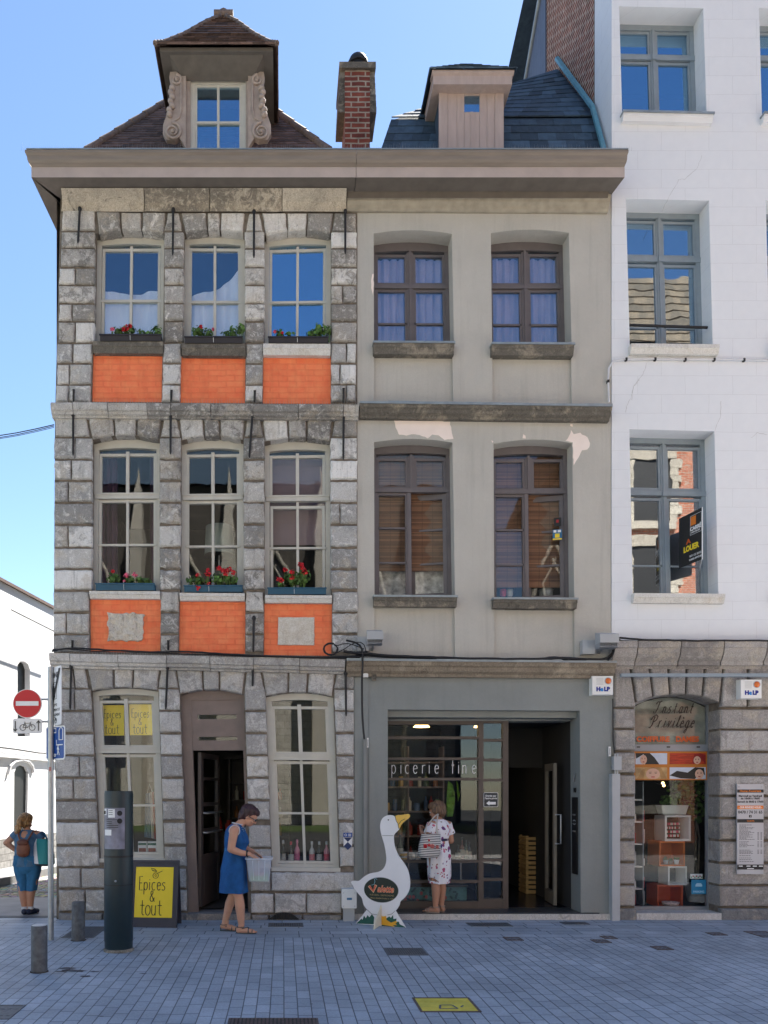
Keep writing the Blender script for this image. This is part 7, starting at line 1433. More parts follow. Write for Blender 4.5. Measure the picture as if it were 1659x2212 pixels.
# dresser with jars seen through the open door
dx0 = DP(.52, .5).x; t = wthing('dresser', 'dark dresser full of bottles seen through the open shop door', 'dresser', (dx0+.5, 3, .1)); mb = MB(); a, e_ = dx0-.05, dx0+1.0; wd = mat('dark_stained_wood', (.045, .03, .022), .5, .3, 9)
mb.box(a, e_, 3.2, 3.24, .1, 2.2); mb.box(a, a+.04, 2.85, 3.2, .1, 2.2); mb.box(e_-.04, e_, 2.85, 3.2, .1, 2.2); mb.box(a-.06, e_+.06, 2.8, 3.22, 2.201, 2.28)
for z in (.5, .9, 1.2, 1.5, 1.8): mb.box(a+.04, e_-.04, 2.87, 3.199, z, z+.03)
mb.build('carcass', wd, t); gb = [gl2('jar_amber', (.25, .1, .03)), gl2('jar_green', (.05, .09, .04)), gl2('jar_red', (.3, .04, .03)), gl2('jar_cream', (.45, .4, .3))]
for z in (.93, 1.23, 1.53):
    for i in range(6):
        hgt = random.uniform(.14, .24); x = a+.14+i*.145; MB().lathe([(.035, 0), (.037, .01), (.037, hgt*.6), (.015, hgt*.75), (.015, hgt), (.012, hgt+.001)], (x, 2.98, z+.0005), 10).build('jar', gb[(i*7+int(z*10)) % 4], t)
t = wthing('counter', 'dark shop counter behind the open door of the stone house', 'counter', (DP(.3, .5).x, 2, .1)); mb = MB(); mb.box(DP(.2, .5).x, DP(.62, .5).x, 1.9, 2.3, .1, 1.0); mb.box(DP(.18, .5).x, DP(.64, .5).x, 1.86, 2.34, 1.001, 1.04); mb.build('cabinet', wd, t); mb = MB()
for i in range(4): mb.box(DP(.25, .5).x+i*.13, DP(.25, .5).x+i*.13+.10, 1.885, 1.899, .2, .9)
mb.build('panel', wd, t)
for i, (dx_, c_, lb_) in enumerate(((.05, (.35, .03, .03), 'red tin standing on the dark counter behind the door'), (.2, (.4, .06, .04), 'squat red jar on the dark counter behind the door'))):
    tag(MB().lathe([(.05, 0), (.055, .02), (.055, .17-.05*i), (.03, .19-.05*i), (.03, .23-.05*i), (.028, .231-.05*i)], (DP(.3, .5).x+dx_, 2.0, 1.041), 14).build('tin', gl2('red_tin', c_)), lb_, 'tin')
# delicatessen: little sign, arrow plate, intercom, cloths, crates, lamps
a, z1 = PX(R8(852, 882), sy); e_, z0 = PX(R8(935, 965), sy); t = wthing('door_notice', 'small black notice with a white arrow on the delicatessen mullion', 'sign', ((a+e_)/2, sy, z0)); mb = MB(); mb.prism(rrect(a, e_, z0, z1, .015), sy-.012, sy-.006, 1); mb.prism(rrect(a+.005, e_-.005, z0+.005, z1-.005, .012), sy-.0135, sy-.0122, 0); mb.build('plate', [mat('charcoal_plate', (.03, .035, .04), .4), wht], t)
mb = MB(); xm_ = (a+e_)/2; lettering(mb, 'Entrée par', .034, (xm_, sy-.0138, z1-.055), depth=.0005, bold=.0006); lettering(mb, "l'autre porte", .034, (xm_, sy-.0138, z1-.088), depth=.0005, bold=.0006, sx=.95); zq = z0+.05; mb.prism([(xm_-.062, zq), (xm_-.02, zq+.034), (xm_-.02, zq+.018), (xm_+.065, zq+.018), (xm_+.065, zq-.018), (xm_-.02, zq-.018), (xm_-.02, zq-.034)], sy-.0148, sy-.0138); mb.build('lettering', wht, t)
xi = PX(R8(1404, 0), YR)[0]; t = wthing('letterbox_panel', 'tall dark intercom and letterbox panel on the right jamb of the delicatessen', 'intercom', (xi, .15, .6)); z1, z0 = PX(R8(0, 910), .15)[1], PX(R8(0, 1352), .15)[1]; MB().box(xi-.012, xi, .08, .27, z0, z1).build('panel', M['black'], t); mb = MB(); zm = (z0+z1)/2
for z in (zm+.05, z1-.24): mb.box(xi-.02, xi-.0125, .13, .22, z, z+.02)
for i in range(5): mb.ball((xi-.014, .13+.02*i, z1-.3-.006*abs(i-2)), .007, 6, 4); mb.ball((xi-.014, .13+.02*i, z1-.36+.006*abs(i-2)), .007, 6, 4)
mb.build('buttons', M['steel'], t)
p = W3(R8(1380, 820), .17); tag(MB().tube([(xi-.012, .15, p.z+.11), (xi-.012, .20, p.z)], .012, 6).build('pull_bar', M['steel']), 'slanted pull handle fixed on the right jamb above the intercom', 'handle'); p = W3(R8(1380, 868), .17); tag(MB().box(xi-.014, xi, .14, .2, p.z-.03, p.z+.03).build('light_switch', M['black']), 'small black switch plate above the intercom panel', 'switch')
gc1 = mat('lime_green_cloth', (.16, .33, .03), .9, .25, 9)
def cloth(r, pts, y, lab):
    mb = MB(); P_ = [PX(r(*p), y) for p in pts]; n = len(P_); mb.prism(P_, y, y+.02); o = mb.build('hanging_cloth', gc1); 
    bm = bmesh.new(); bm.from_mesh(o.data); bmesh.ops.triangulate(bm, faces=bm.faces); bmesh.ops.subdivide_edges(bm, edges=bm.edges, cuts=2)
    for v in bm.verts: v.co.y += .03*sin(v.co.x*70)+.01*noise.noise(v.co*9)
    bm.to_mesh(o.data); bm.free(); return tag(o, lab, 'cloth', 'green cloths in the delicatessen')
cloth(R8, [(652, 815), (668, 830), (690, 880), (688, 960), (672, 1020), (640, 1022), (638, 920), (645, 860)], 1.0, 'long lime green cloth hanging in the middle of the delicatessen window'); cloth(R8, [(695, 815), (706, 840), (718, 900), (705, 935), (698, 880)], 1.1, 'short lime green cloth beside the long one in the delicatessen window'); cloth(R8, [(1142, 870), (1148, 940), (1140, 1030), (1128, 1040), (1104, 960), (1125, 900)], 2.6, 'lime green cloth hanging deep inside the open delicatessen doorway')
# crates: three stacked slatted crates
cw = mat('raw_pine', (.50, .32, .13), .7, .3, 9, stretch=(1, 1, 6)); p0_, p1_ = PX(R8(1092, 1450), 1.95), PX(R8(1206, 1450), 1.95); cx_, cwid = (p0_[0]+p1_[0])/2, p1_[0]-p0_[0]; ch_ = .30
def crate(z, lab):
    t = thing('wooden_crate', lab, 'crate', (cx_, 2.1, z), 0, 'stacked wooden crates'); w2, d2 = cwid/2, .19
    for i in range(4):
        zz = .012+i*.072
        for yy_ in (-d2, d2-.01): MB().box(-w2, w2, yy_, yy_+.01, zz, zz+.05).build('side_slat', cw, t)
        for xx in (-w2, w2-.01): MB().box(xx, xx+.01, -d2+.0105, d2-.0105, zz, zz+.05).build('end_slat', cw, t)
    mb = MB()
    for xx in (-w2+.011, w2-.041):
        for yy_ in (-d2+.0105, d2-.0405): mb.box(xx, xx+.03, yy_, yy_+.03, 0, ch_-.003)
    mb.build('corner_posts', cw, t); mb = MB()
    for i in range(4): mb.box(-w2+.012, w2-.012, -d2+.03+i*.09, -d2+.09+i*.09, .001, .010)
    mb.build('bottom_boards', cw, t); return t
for i, l_ in enumerate(('lowest slatted wooden crate of the stack inside the delicatessen door', 'middle slatted wooden crate of the stack inside the delicatessen door', 'topmost slatted wooden crate of the stack inside the delicatessen door')): crate(.087+i*ch_, l_)
sl = emit('lit_spotlight', (1, .62, .2), 2.2)
for i, (x, y, yy_, lb_) in enumerate(((495, 505, 2.0, 'oval lit ceiling lamp at the upper left behind the delicatessen glass'), (776, 468, 2.6, 'small warm spot lamp near the mullion behind the delicatessen glass'), (812, 508, 1.8, 'small lit lamp beside the mullion below the warm spot'))):
    p = W3(R8(x, y), yy_); zc_ = PX(R8(0, 466), sy)[1]+.29; t = wthing('ceiling_lamp', lb_, 'lamp', p); MB().lathe([((.13, .05, .04)[i], 0), ((.11, .045, .035)[i], .02), ((.1, .04, .03)[i], .03)], p, 18).build('lit_disc', sl, t); MB().tube([p+Vector((0, 0, .031)), (p.x, p.y, zc_)], .008, 6).build('rod', M['iron'], t)
# goods behind the delicatessen glass
wx0, wx1 = S8(300, 0)[0], S8(824, 0)[0]; t = wthing('window_counter', 'teal floral printed display counter low behind the delicatessen glass', 'counter', ((wx0+wx1)/2, .8, .1)); zt2 = PX(R8(0, 1428), .6)[1]
MB().box(wx0+.12, wx1-.1, .62, 1.1, .1, zt2).build('printed_front', mat('teal_print', (.09, .22, .22), .7, .5, 6), t); mb = MB(); rr_ = random.Random(8)
for i in range(26): x, z = rr_.uniform(wx0+.2, wx1-.2), rr_.uniform(.14, zt2-.04); a = rr_.uniform(0, 6.3); stroke(mb, [(x, z), (x+.05*cos(a), z+.05*sin(a))], .025, .6195)
mb.build('printed_leaves', mat('dark_leaf_print', (.03, .07, .09), .7), t); mb = MB()
for i in range(9): x, z = rr_.uniform(wx0+.2, wx1-.2), rr_.uniform(.16, zt2-.06); stroke(mb, arcp(x, z, .012, .016, 0, 360, 8), .02, .619)
mb.build('printed_flowers', mat('coral_flower_print', (.4, .1, .1), .7), t)
MB().box(wx0+.1, wx1-.08, .6, 1.12, zt2+.001, zt2+.03).build('counter_top', wd, t)
zt3 = PX(R8(0, 1266), .7)[1]; t = wthing('glass_shelf', 'glass display shelf of bottles and jars in the delicatessen window', 'shelf', (wx1-.4, .8, zt2)); MB().box(wx0+.1, wx1-.08, .65, 1.05, zt3-.02, zt3-.008).build('glass_board', M['glass_shop'], t); mb = MB()
for x in (wx0+.14, wx0+.8, wx1-.12): mb.tube([(x, .9, zt2+.03), (x, .9, zt3+.0)], .01, 6)
mb.build('posts', M['steel'], t)
goods = [(372, 100, .05, (.02, .05, .02), 'tall dark green bottle right above the goose beak'), (310, 100, .05, (.02, .04, .02), 'tall dark bottle at the left edge of the delicatessen window'), (388, 28, .06, (.5, .3, .05), 'orange lidded jar behind the goose neck'), (440, 26, .045, (.5, .5, .45), 'white capped jar left of the striped bag'), (472, 26, .045, (.45, .45, .42), 'white capped jar half behind the striped bag'), (728, 90, .05, (.10, .03, .02), 'wine bottle with a cream label right of the floral dress'), (752, 80, .045, (.02, .05, .03), 'dark bottle beside the cream labelled wine'), (770, 70, .045, (.03, .04, .05), 'short dark bottle near the delicatessen mullion'), (706, 60, .05, (.06, .05, .03), 'brown jar just right of the floral dress')]
for (x, hh_, r_, c_, lb_) in goods:
    px_ = PX(R8(x, 0), .85)[0]; h_ = hh_*.0033; t = thing('bottle' if hh_ > 50 else 'jar', lb_+' ', 'bottle' if hh_ > 50 else 'jar', (px_, .85, zt3-.0075)); t['label'] = lb_
    pr_ = [(r_*.8, 0), (r_*.8, h_*.55), (r_*.3, h_*.72), (r_*.28, h_), (r_*.2, h_+.002)] if hh_ > 50 else [(r_, 0), (r_, h_), (r_*.98, h_+.001)]
    MB().lathe(pr_, n=14).build('glass', gl2('goods_glass', c_), t); MB().lathe([(r_*.82 if hh_ > 50 else r_*1.03, h_*.15), (r_*.82 if hh_ > 50 else r_*1.03, h_*.45)], n=14).build('label', mat('cream_label', (.5, .46, .36), .7, .2, 50), t)
    MB().lathe([(r_*.34 if hh_ > 50 else r_*1.05, h_*.88), (r_*.34 if hh_ > 50 else r_*1.05, h_*1.02), (r_*.2, h_*1.03)], n=12).build('cap', M['plastic_w'] if hh_ < 50 else M['iron'], t)
t = wthing('stock_shelves', 'dim wall shelves packed with jars and tins at the back of the delicatessen', 'shelf', ((wx0+wx1)/2, 2.9, .1)); mb = MB()
for z in (.55, .95, 1.35, 1.75, 2.15): mb.box(wx0, wx1-.02, 2.6, 2.95, z-.025, z)
for x in (wx0, (wx0+wx1)/2, wx1-.04): mb.box(x, x+.025, 2.59, 2.951, .1, 2.4)
mb.build('rack', M['door_b'], t); rr_ = random.Random(12); gq = gb+[gl2('tin_blue', (.06, .12, .25)), gl2('tin_gold', (.5, .33, .08)), gl2('tin_white', (.6, .58, .5))]
for z in (.55, .95, 1.35, 1.75):
    x = wx0+.08
    while x < wx1-.1:
        r_, h_ = rr_.uniform(.03, .055), rr_.uniform(.1, .28); mb = MB(); mb.lathe([(r_, 0), (r_, h_*.7), (r_*(.9 if h_ < .2 else .4), h_*.8), (r_*(.9 if h_ < .2 else .35), h_), (r_*.3, h_+.002)], (x, 2.72, z+.0005), 9); mb.build('stock_jar', gq[rr_.randrange(7)], t); x += r_*2+rr_.uniform(.02, .07)
# ---- hairdresser window goods
yq = .62
def H7(x, y): return PX(B6(x, y), yq)
t = wthing('salon_poster', 'orange framed poster of four hair portraits across the hairdresser glass', 'poster', (H6(500, 0)[0], yh, H6(0, 1138)[1])); x0, x1 = H6(240, 0)[0], H6(762, 0)[0]; z1, z0 = H6(0, 936)[1], H6(0, 1139)[1]; ypo = yh-.004
MB().box(x0, x1, ypo-.003, ypo, z0, z1).build('backing', mat('orange_brown_poster', (.50, .17, .02), .5, .1, 5), t)
sk = mat('print_skin', (.62, .38, .28), .6, .05, 5); ltb = mat('print_pale_blue', (.55, .6, .7), .6)
def portrait(bx, bg, hair, face, hairpts, fc, fr, lab, lips=(.35, .02, .03)):
    X0, X1 = H6(bx[0], 0)[0], H6(bx[2], 0)[0]; Z1, Z0 = H6(0, bx[1])[1], H6(0, bx[3])[1]; w_, h_ = X1-X0, Z1-Z0; mb = MB(); mb.box(X0, X1, ypo-.0045, ypo-.0032, Z0, Z1, 0); cl = lambda p: (X0+w_*min(1, max(0, p[0])), Z0+h_*min(1, max(0, p[1])))
    mb.prism([cl(p) for p in hairpts], ypo-.0058, ypo-.0047, 1); f = [cl((fc[0]+fr[0]*cos(a*pi/8), fc[1]+fr[1]*sin(a*pi/8))) for a in range(16)]; mb.prism(f, ypo-.007, ypo-.006, 2)
    for dx_ in (-.4, .4): stroke(mb, [cl((fc[0]+(dx_-.15)*fr[0], fc[1]+.15*fr[1])), cl((fc[0]+(dx_+.15)*fr[0], fc[1]+.15*fr[1]))], .007, ypo-.0072, 3, .0005); stroke(mb, [cl((fc[0]+(dx_-.2)*fr[0], fc[1]+.33*fr[1])), cl((fc[0]+(dx_+.2)*fr[0], fc[1]+.35*fr[1]))], .004, ypo-.0072, 3, .0005)
    stroke(mb, [cl((fc[0]-.25*fr[0], fc[1]-.5*fr[1])), cl((fc[0]+.25*fr[0], fc[1]-.5*fr[1]))], .012, ypo-.0072, 4, .0005)
    mb.build('portrait', [bg, hair, face, blk, mat('print_lips', lips, .5)], t)['label'] = lab
portrait((254, 948, 478, 1027), ltb, blk, sk, [(.0, 1), (.45, 1), (.6, .6), (.75, .0), (.3, 0), (.35, .5), (.25, .9), (.02, .5)], (.25, .42), (.11, .42), 'portrait of a pale face with long black hair')
portrait((496, 948, 752, 1027), mat('print_red_hair', (.42, .035, .008), .5, .5, 9, stretch=(1, 1, 9)), mat('print_dark_red', (.25, .01, .01), .5), sk, [(.62, .2), (.68, .9), (.85, 1), (1, .8), (1, 0), (.9, .4), (.8, .6), (.66, 0)], (.76, .36), (.10, .36), 'profile with flowing red hair')
portrait((254, 1049, 478, 1131), mat('print_blond', (.50, .32, .14), .5, .4, 8), mat('print_blond2', (.42, .24, .09), .5, .4, 8), sk, [(.05, 0), (.2, .8), (.4, 1), (.8, 1), (1, 0), (.8, .0), (.75, .8), (.3, .7), (.25, 0)], (.55, .42), (.22, .5), 'face framed by wavy blond hair', (.4, .02, .05))
portrait((496, 1049, 752, 1131), ltb, blk, sk, [(0, .3), (.2, .7), (.5, .55), (.7, 1), (.95, .95), (.98, .3), (.88, .6), (.7, .0), (.3, .05)], (.82, .42), (.12, .42), 'face with black hair blown to the left')
def cube(x0, y0, x1, y1, m, lab, dep, wall=.022, back=None, yy=yq, base=None):
    a, z1 = PX(B6(x0, y0), yy); e_, z0 = PX(B6(x1, y1), yy); t = wthing('cube_shelf', lab, 'shelf', ((a+e_)/2, yy, z0), 'cube shelves in the hairdresser window'); mb = MB()
    mb.box(a, e_, yy, yy+dep, z1-wall, z1); mb.box(a, e_, yy, yy+dep, z0, z0+wall); mb.box(a, a+wall, yy+.001, yy+dep, z0+wall, z1-wall); mb.box(e_-wall, e_, yy+.001, yy+dep, z0+wall, z1-wall); mb.build('frame', m, t); MB().box(a+wall, e_-wall, yy+dep-.02, yy+dep-.008, z0+wall, z1-wall).build('back_panel', back or m, t); return (a, e_, z0, z1)
oc = mat('orange_lacquer', (.60, .14, .015), .45, .05, 4); oc2 = mat('red_orange_lacquer', (.55, .09, .03), .45, .05, 4)
c4 = cube(412, 1886, 593, 2040, oc2, 'red orange cube at the foot of the hairdresser shelf stack', .34); c3 = cube(488, 1752, 620, 1885, M['plastic_w'], 'small white cube above the red orange one', .3, .02, M['black']); c2 = cube(426, 1574, 607, 1751, oc, 'bright orange cube holding cactus pots', .36); c1 = cube(466, 1390, 648, 1572, M['plastic_w'], 'large white cube filled with nail polish at the top of the stack', .32, .024, M['black'])
mb = MB(); rr_ = random.Random(3); a, e_, z0, z1 = c1; yb_ = yq+.15; tn = wthing('nail_polish_rack', 'black rack of small coloured nail polish bottles in the white cube', 'rack', ((a+e_)/2, yb_, z0+.03)); MB().box(a+.04, e_-.06, yb_+.03, yb_+.06, z0+.0245, z1-.10).build('rack_board', M['black'], tn)
for j in range(4):
    mq = [MB() for _ in range(3)]
    for i in range(12): x = a+.06+i*(e_-a-.14)/11; z = z0+.05+j*.055; mq[rr_.randrange(3)].box(x-.006, x+.006, yb_, yb_+.029, z, z+.032)
    for k in range(3):
        if mq[k].v: mq[k].build('polish_row', (redp, M['pink'], M['plastic_w'])[k], tn)
a, e_, z0, z1 = c2
for i, (fx_, r_, lb_) in enumerate(((.38, .035, 'round cactus in a grey pot, left in the orange cube'), (.58, .03, 'tiny cactus in a dark pot in the middle of the orange cube'), (.80, .038, 'leafy succulent in a white pot, right in the orange cube'))):
    x = a+(e_-a)*fx_; t = thing('potted_cactus', lb_, 'plant', (x, yq+.1, z0+.0225), 0, 'small potted plants in the orange cube'); MB().lathe([(r_*.7, 0), (r_, r_*1.6), (r_*.9, r_*1.6), (r_*.8, r_*1.3)], n=14).build('pot', (M['plastic_g'], M['dkstone'], M['plastic_w'])[i], t); mb = MB(); leaves(mb, (0, 0, r_*2.0), (r_*.8, r_*.8, r_*.9), 40, r_*.35); mb.build('plant', M['leaf'], t)
a, z1 = PX(B6(436, 1318), yq+.05); e_, z0 = PX(B6(628, 1384), yq+.05); z0 = max(z0, c1[3]+.004); t = wthing('plant_trough', 'pale grey trough with a green bush on the topmost white cube', 'planter', ((a+e_)/2, yq+.1, z0)); mb = MB(); mb.hexa([(a, yq+.03, z1), (e_, yq+.03, z1), (e_-.03, yq+.05, z0), (a+.03, yq+.05, z0), (a, yq+.22, z1), (e_, yq+.22, z1), (e_-.03, yq+.2, z0), (a+.03, yq+.2, z0)]); mb.build('trough', mat('pale_grey_trough', (.55, .58, .56), .5), t); mb = MB(); leaves(mb, ((a+e_)/2, yq+.12, z1+.06), ((e_-a)*.5, .1, .09), 160, .025); mb.build('foliage', M['leaf'], t)
fl = W3(B6(0, 2040), yq).z
t = wthing('indoor_tree', 'slim leafy potted tree inside the hairdresser, right of the cube stack', 'plant', (*PX(B6(690, 2000), 1.0)[:1], 1.0, 0)); xt_ = PX(B6(690, 0), 1.0)[0]; zc_ = PX(B6(0, 1220), 1.0)[1]; mb = MB(); mb.tube([(xt_, 1, .35), (xt_-.02, 1, .8), (xt_+.01, 1, zc_)], [.018, .015, .01], 7); mb.tube([(xt_+.03, 1.03, .35), (xt_+.05, 1.02, 1.0), (xt_-.05, 1, zc_)], [.014, .012, .008], 7); mb.build('trunk', mat('pale_bark', (.3, .26, .2), .9, .2, 20), t); mb = MB(); leaves(mb, (xt_-.08, 1, zc_+.12), (.34, .25, .28), 420, .032); leaves(mb, (xt_-.02, 1, zc_-.25), (.2, .2, .2), 110, .03); mb.build('crown', M['leaf'], t); MB().lathe([(.12, 0), (.16, .25), (.15, .26), (.14, .22)], (xt_, 1, .1), 20).build('pot', M['plastic_g'], t)
# product shelf at the left
x0, x1 = PX(B6(215, 0), .75)[0], PX(B6(330, 0), .75)[0]; t = wthing('product_shelf', 'white shelf unit with hair products at the left of the hairdresser window', 'shelf', (x0, .8, .2)); zz = [PX(B6(0, y), .75)[1] for y in (1275, 1432, 1590, 1750, 1908, 2030)]
for z in zz: MB().box(x0, x1-.05, .75, 1.0, z-.018, z).build('board', M['plastic_w'], t)
MB().box(x1-.05, x1-.035, .74, 1.0, zz[-1]-.03, PX(B6(0, 1150), .75)[1]).build('side_panel', M['frame_g'], t)
for i, z in enumerate(zz[1:]):
    for k in range(2): hh_ = .12+.06*((i+k) % 3); x = x0+.10+.12*k; mb = MB(); mb.lathe([(.03, 0), (.032, .01), (.032, hh_*.8), (.014, hh_*.85), (.014, hh_), (.01, hh_+.001)], (x, .85, z+.0005), 12); tag(mb.build('product_bottle', (M['plastic_w'], mat('wine_red_plastic', (.28, .03, .04), .4), M['plastic_g'])[(i+k) % 3]), ('tall ', 'short ')[k]+('white', 'wine red', 'grey')[(i+k) % 3]+' product bottle on the '+('topmost', 'second', 'third', 'fourth', 'lowest')[i]+' board of the white shelf unit', 'bottle')
# stickers on the lower right of the pane
a, z1 = H6(652, 1846); e_, z0 = H6(757, 1948); t = wthing('parking_sticker', 'blue parking sticker with a white car low on the hairdresser glass', 'sticker', (a, yh, z0)); MB().prism(rrect(a, e_, z0, z1, .006), yh-.002, yh+.001).build('sheet', mat('cyan_print', (.02, .22, .42), .5), t); mb = MB(); lettering(mb, 'PARKING', .037, ((a+e_)/2, yh-.0025, z0+.02), depth=.0004, bold=.001, sx=.95); xm_, zc_ = (a+e_)/2, (z0+z1)/2+.02; mb.prism([(xm_-.045, zc_-.016), (xm_-.045, zc_+.008), (xm_-.028, zc_+.03), (xm_+.028, zc_+.03), (xm_+.045, zc_+.008), (xm_+.045, zc_-.015)], yh-.0032, yh-.0022); mb.build('car_print', mat('pale_blue_print', (.35, .6, .75), .5), t)
a, z1 = H6(662, 1808); e_, z0 = H6(748, 1842); mb = MB(); mb.box(a, e_, yh+.06, yh+.065, z0, z1, 0)
for i in range(7): x = a+(e_-a)*i/7; mb.box(x+.004, x+.02, yh+.058, yh+.06, z0+.008+.012*(i % 2), z0+.03+.012*(i % 2), 1 if i % 2 else 2)
tag(mb.build('leaflet', [wht, redp, mat('leaflet_green', (.1, .3, .15), .6)]), 'strip of small red and green leaflets above the parking sticker', 'leaflet')
mb = MB(); lettering(mb, '1 rendez-vous', .034, (H6(692, 0)[0], yh, H6(0, 1978)[1]), depth=.0005); lettering(mb, 'en ligne', .034, (H6(672, 0)[0], yh, H6(0, 1998)[1]), depth=.0005); stroke(mb, arcp(*H6(728, 1996), .025, .025, 0, 360, 14), .006, yh); tag(mb.build('glass_lettering', mat('faded_white_film', (.4, .42, .45), .7)), 'faded white appointment lettering below the parking sticker', 'lettering')
a, z0 = PX(B6(440, 2036), yq-.08); e_, z1 = PX(B6(560, 2004), yq-.08); mb = MB(); mb.lathe([(.05, 0), (.10, .05), (.115, .085), (.10, .08), (.05, .01)], ((a+e_)/2, yq-.1, c4[2]+.0), 20); tag(mb.build('basket', mat('white_red_bowl', (.65, .5, .5), .6, .5, 40)), 'white and red patterned bowl at the foot of the red orange cube', 'bowl')
for i, (x, y) in enumerate(((450, 1160), (457, 1178))): p = W3(B6(x, y), 2.2); t = wthing('salon_spot', ('upper', 'lower')[i]+' of two tiny warm spots glowing inside the hairdresser', 'lamp', p); MB().ball(p, .022, 10, 6).build('bulb', sl, t); MB().tube([p+Vector((0, .022, 0)), p+Vector((0, .3, .05))], .008, 6).build('arm', M['iron'], t)

# ---- covers, grates and stains on the ground
pcv = mat('paving_coloured_cover', (.17, .18, .20), .7, .35, 20, .3, 60); ci = mat('rusty_cast_iron', (.12, .09, .08), .6, .3, 30, .4, 90); cg = mat('grey_cast_iron', (.13, .14, .15), .6, .25, 30, .4, 90); yp = mat('worn_yellow_paint', (.72, .58, .09), .7, .25, 5, .3, 70)
def rect(f, x0, y0, x1, y1):
    xm_ = (x0+x1)/2; a, b_ = GP(*f(xm_, y0)), GP(*f(xm_, y1)); l, r_ = GP(*f(x0, (y0+y1)/2)), GP(*f(x1, (y0+y1)/2)); return l.x, r_.x, b_.y, a.y
def cover(f, box, m, label, name='manhole_cover', cat='cover', group=None, bars=0, along='x'):
    x0, x1, y0, y1 = rect(f, *box); t = wthing(name, label, cat, ((x0+x1)/2, (y0+y1)/2, 0), group); mb = MB(); w_ = .018
    mb.box(x0, x1, y0, y0+w_, -.03, .006); mb.box(x0, x1, y1-w_, y1, -.03, .006); mb.box(x0, x0+w_, y0+w_, y1-w_, -.03, .006); mb.box(x1-w_, x1, y0+w_, y1-w_, -.03, .006); mb.build('rim', ci if m is not cg else cg, t)
    mb = MB(); MB().box(x0+w_, x1-w_, y0+w_, y1-w_, -.02, .0022).build('plate' if not bars else 'pit', (pcv if m is ci else m) if not bars else M['black'], t)
    if bars:
        for i in range(bars): x = x0+w_+(x1-x0-2*w_)*(i+.5)/bars; q = (x1-x0-2*w_)/bars*.3; mb.box(x-q, x+q, y0+w_, y1-w_, .0025, .0055)
        mb.build('bars', m, t)
    else:
        n = max(2, int((x1-x0)/.05))
        for i in range(n):
            for j in range(2): x = x0+w_+(x1-x0-2*w_)*(i+.5)/n; y = y0+w_+(y1-y0-2*w_)*(j+.5)/2; mb.box(x-.014, x+.014, y-.01, y+.01, .0023, .005)
        mb.build('studs', m, t)
    return t
cover(F8, (443, 177, 612, 192), cg, 'narrow bar grating against the delicatessen step', 'grating', 'grating', None, 14); cover(F8, (822, 174, 926, 184), cg, 'narrow bar grating littered with white scraps at the step', 'grating', 'grating', None, 10)
cover(F8, (105, 280, 266, 309), cg, 'wide dark bar grating on the pavement below the goose', 'grating', 'grating', None, 16); cover(F7, (985, 602, 1378, 640), ci, 'long rusty bar grating at the bottom edge of the pavement', 'grating', 'grating', None, 22); cover(F7, (1160, 190, 1312, 206), cg, 'flat grating on the ground right under the cellar vent', 'grating', 'grating', None, 14); cover(F7, (300, 205, 436, 254), cg, 'dark bar grating half behind the parking meter', 'grating', 'grating', None, 14)
gcv = 'small square pavement covers'
for bx, lb_ in (((590, 236, 657, 249), 'small square cover in front of the open delicatessen doorway'), ((948, 246, 1012, 258), 'small square cover, nearer one of the close pair below the trunking'), ((985, 231, 1038, 242), 'small square cover, farther one of the close pair below the trunking'), ((1195, 273, 1260, 287), 'small square cover lying farthest out below the hairdresser'), ((1420, 217, 1480, 228), 'small square cover in front of the price board')): cover(F8, bx, ci, lb_, group=gcv)
cover(F8, (1598, 212, 1690, 236), ci, 'large rusty cover at the right edge of the pavement'); cover(F7, (-60, 545, 76, 606), cg, 'large round patterned cover at the lower left corner of the pavement')
t = cover(F8, (230, 482, 470, 540), yp, 'worn yellow painted utility cover in the foreground'); x0, x1, y0, y1 = rect(F8, 230, 482, 470, 540); mb = MB(); 
for l in ([(.35, .2), (.65, .2)], [(.65, .2), (.6, .45)], [(.4, .45), (.6, .45)], [(.4, .45), (.35, .2)], [(.72, .3), (.78, .42)]):
    a, b_ = l; p, q = Vector((x0+(x1-x0)*a[0], y0+(y1-y0)*a[1])), Vector((x0+(x1-x0)*b_[0], y0+(y1-y0)*b_[1])); n_ = Vector((-(q-p).y, (q-p).x)).normalized()*.008; mb.add([(*(p+n_), .0056), (*(q+n_), .0056), (*(q-n_), .0056), (*(p-n_), .0056)], [(3, 2, 1, 0)])
mb.build('scraped_marks', cg, t)
mb = MB(); rr_ = random.Random(6)
for (x, y, r_) in ((290, 385, .06), (300, 392, .05), (262, 400, .04), (340, 398, .07), (370, 420, .05), (410, 400, .04), (620, 408, .03), (395, 345, .025), (425, 335, .02), (280, 395, .03)):
    c = GP(*F7(x, y)); vs = [(c.x+r_*1.5*cos(k*pi/6)*rr_.uniform(.4, 1.2), c.y+r_*.6*sin(k*pi/6)*rr_.uniform(.4, 1.2), .0035) for k in range(12)]; mb.add(vs, [tuple(range(12))])
tag(mb.build('stain', mat('dark_rust_stain', (.085, .08, .085), .8, .3, 30)), kind='structure')
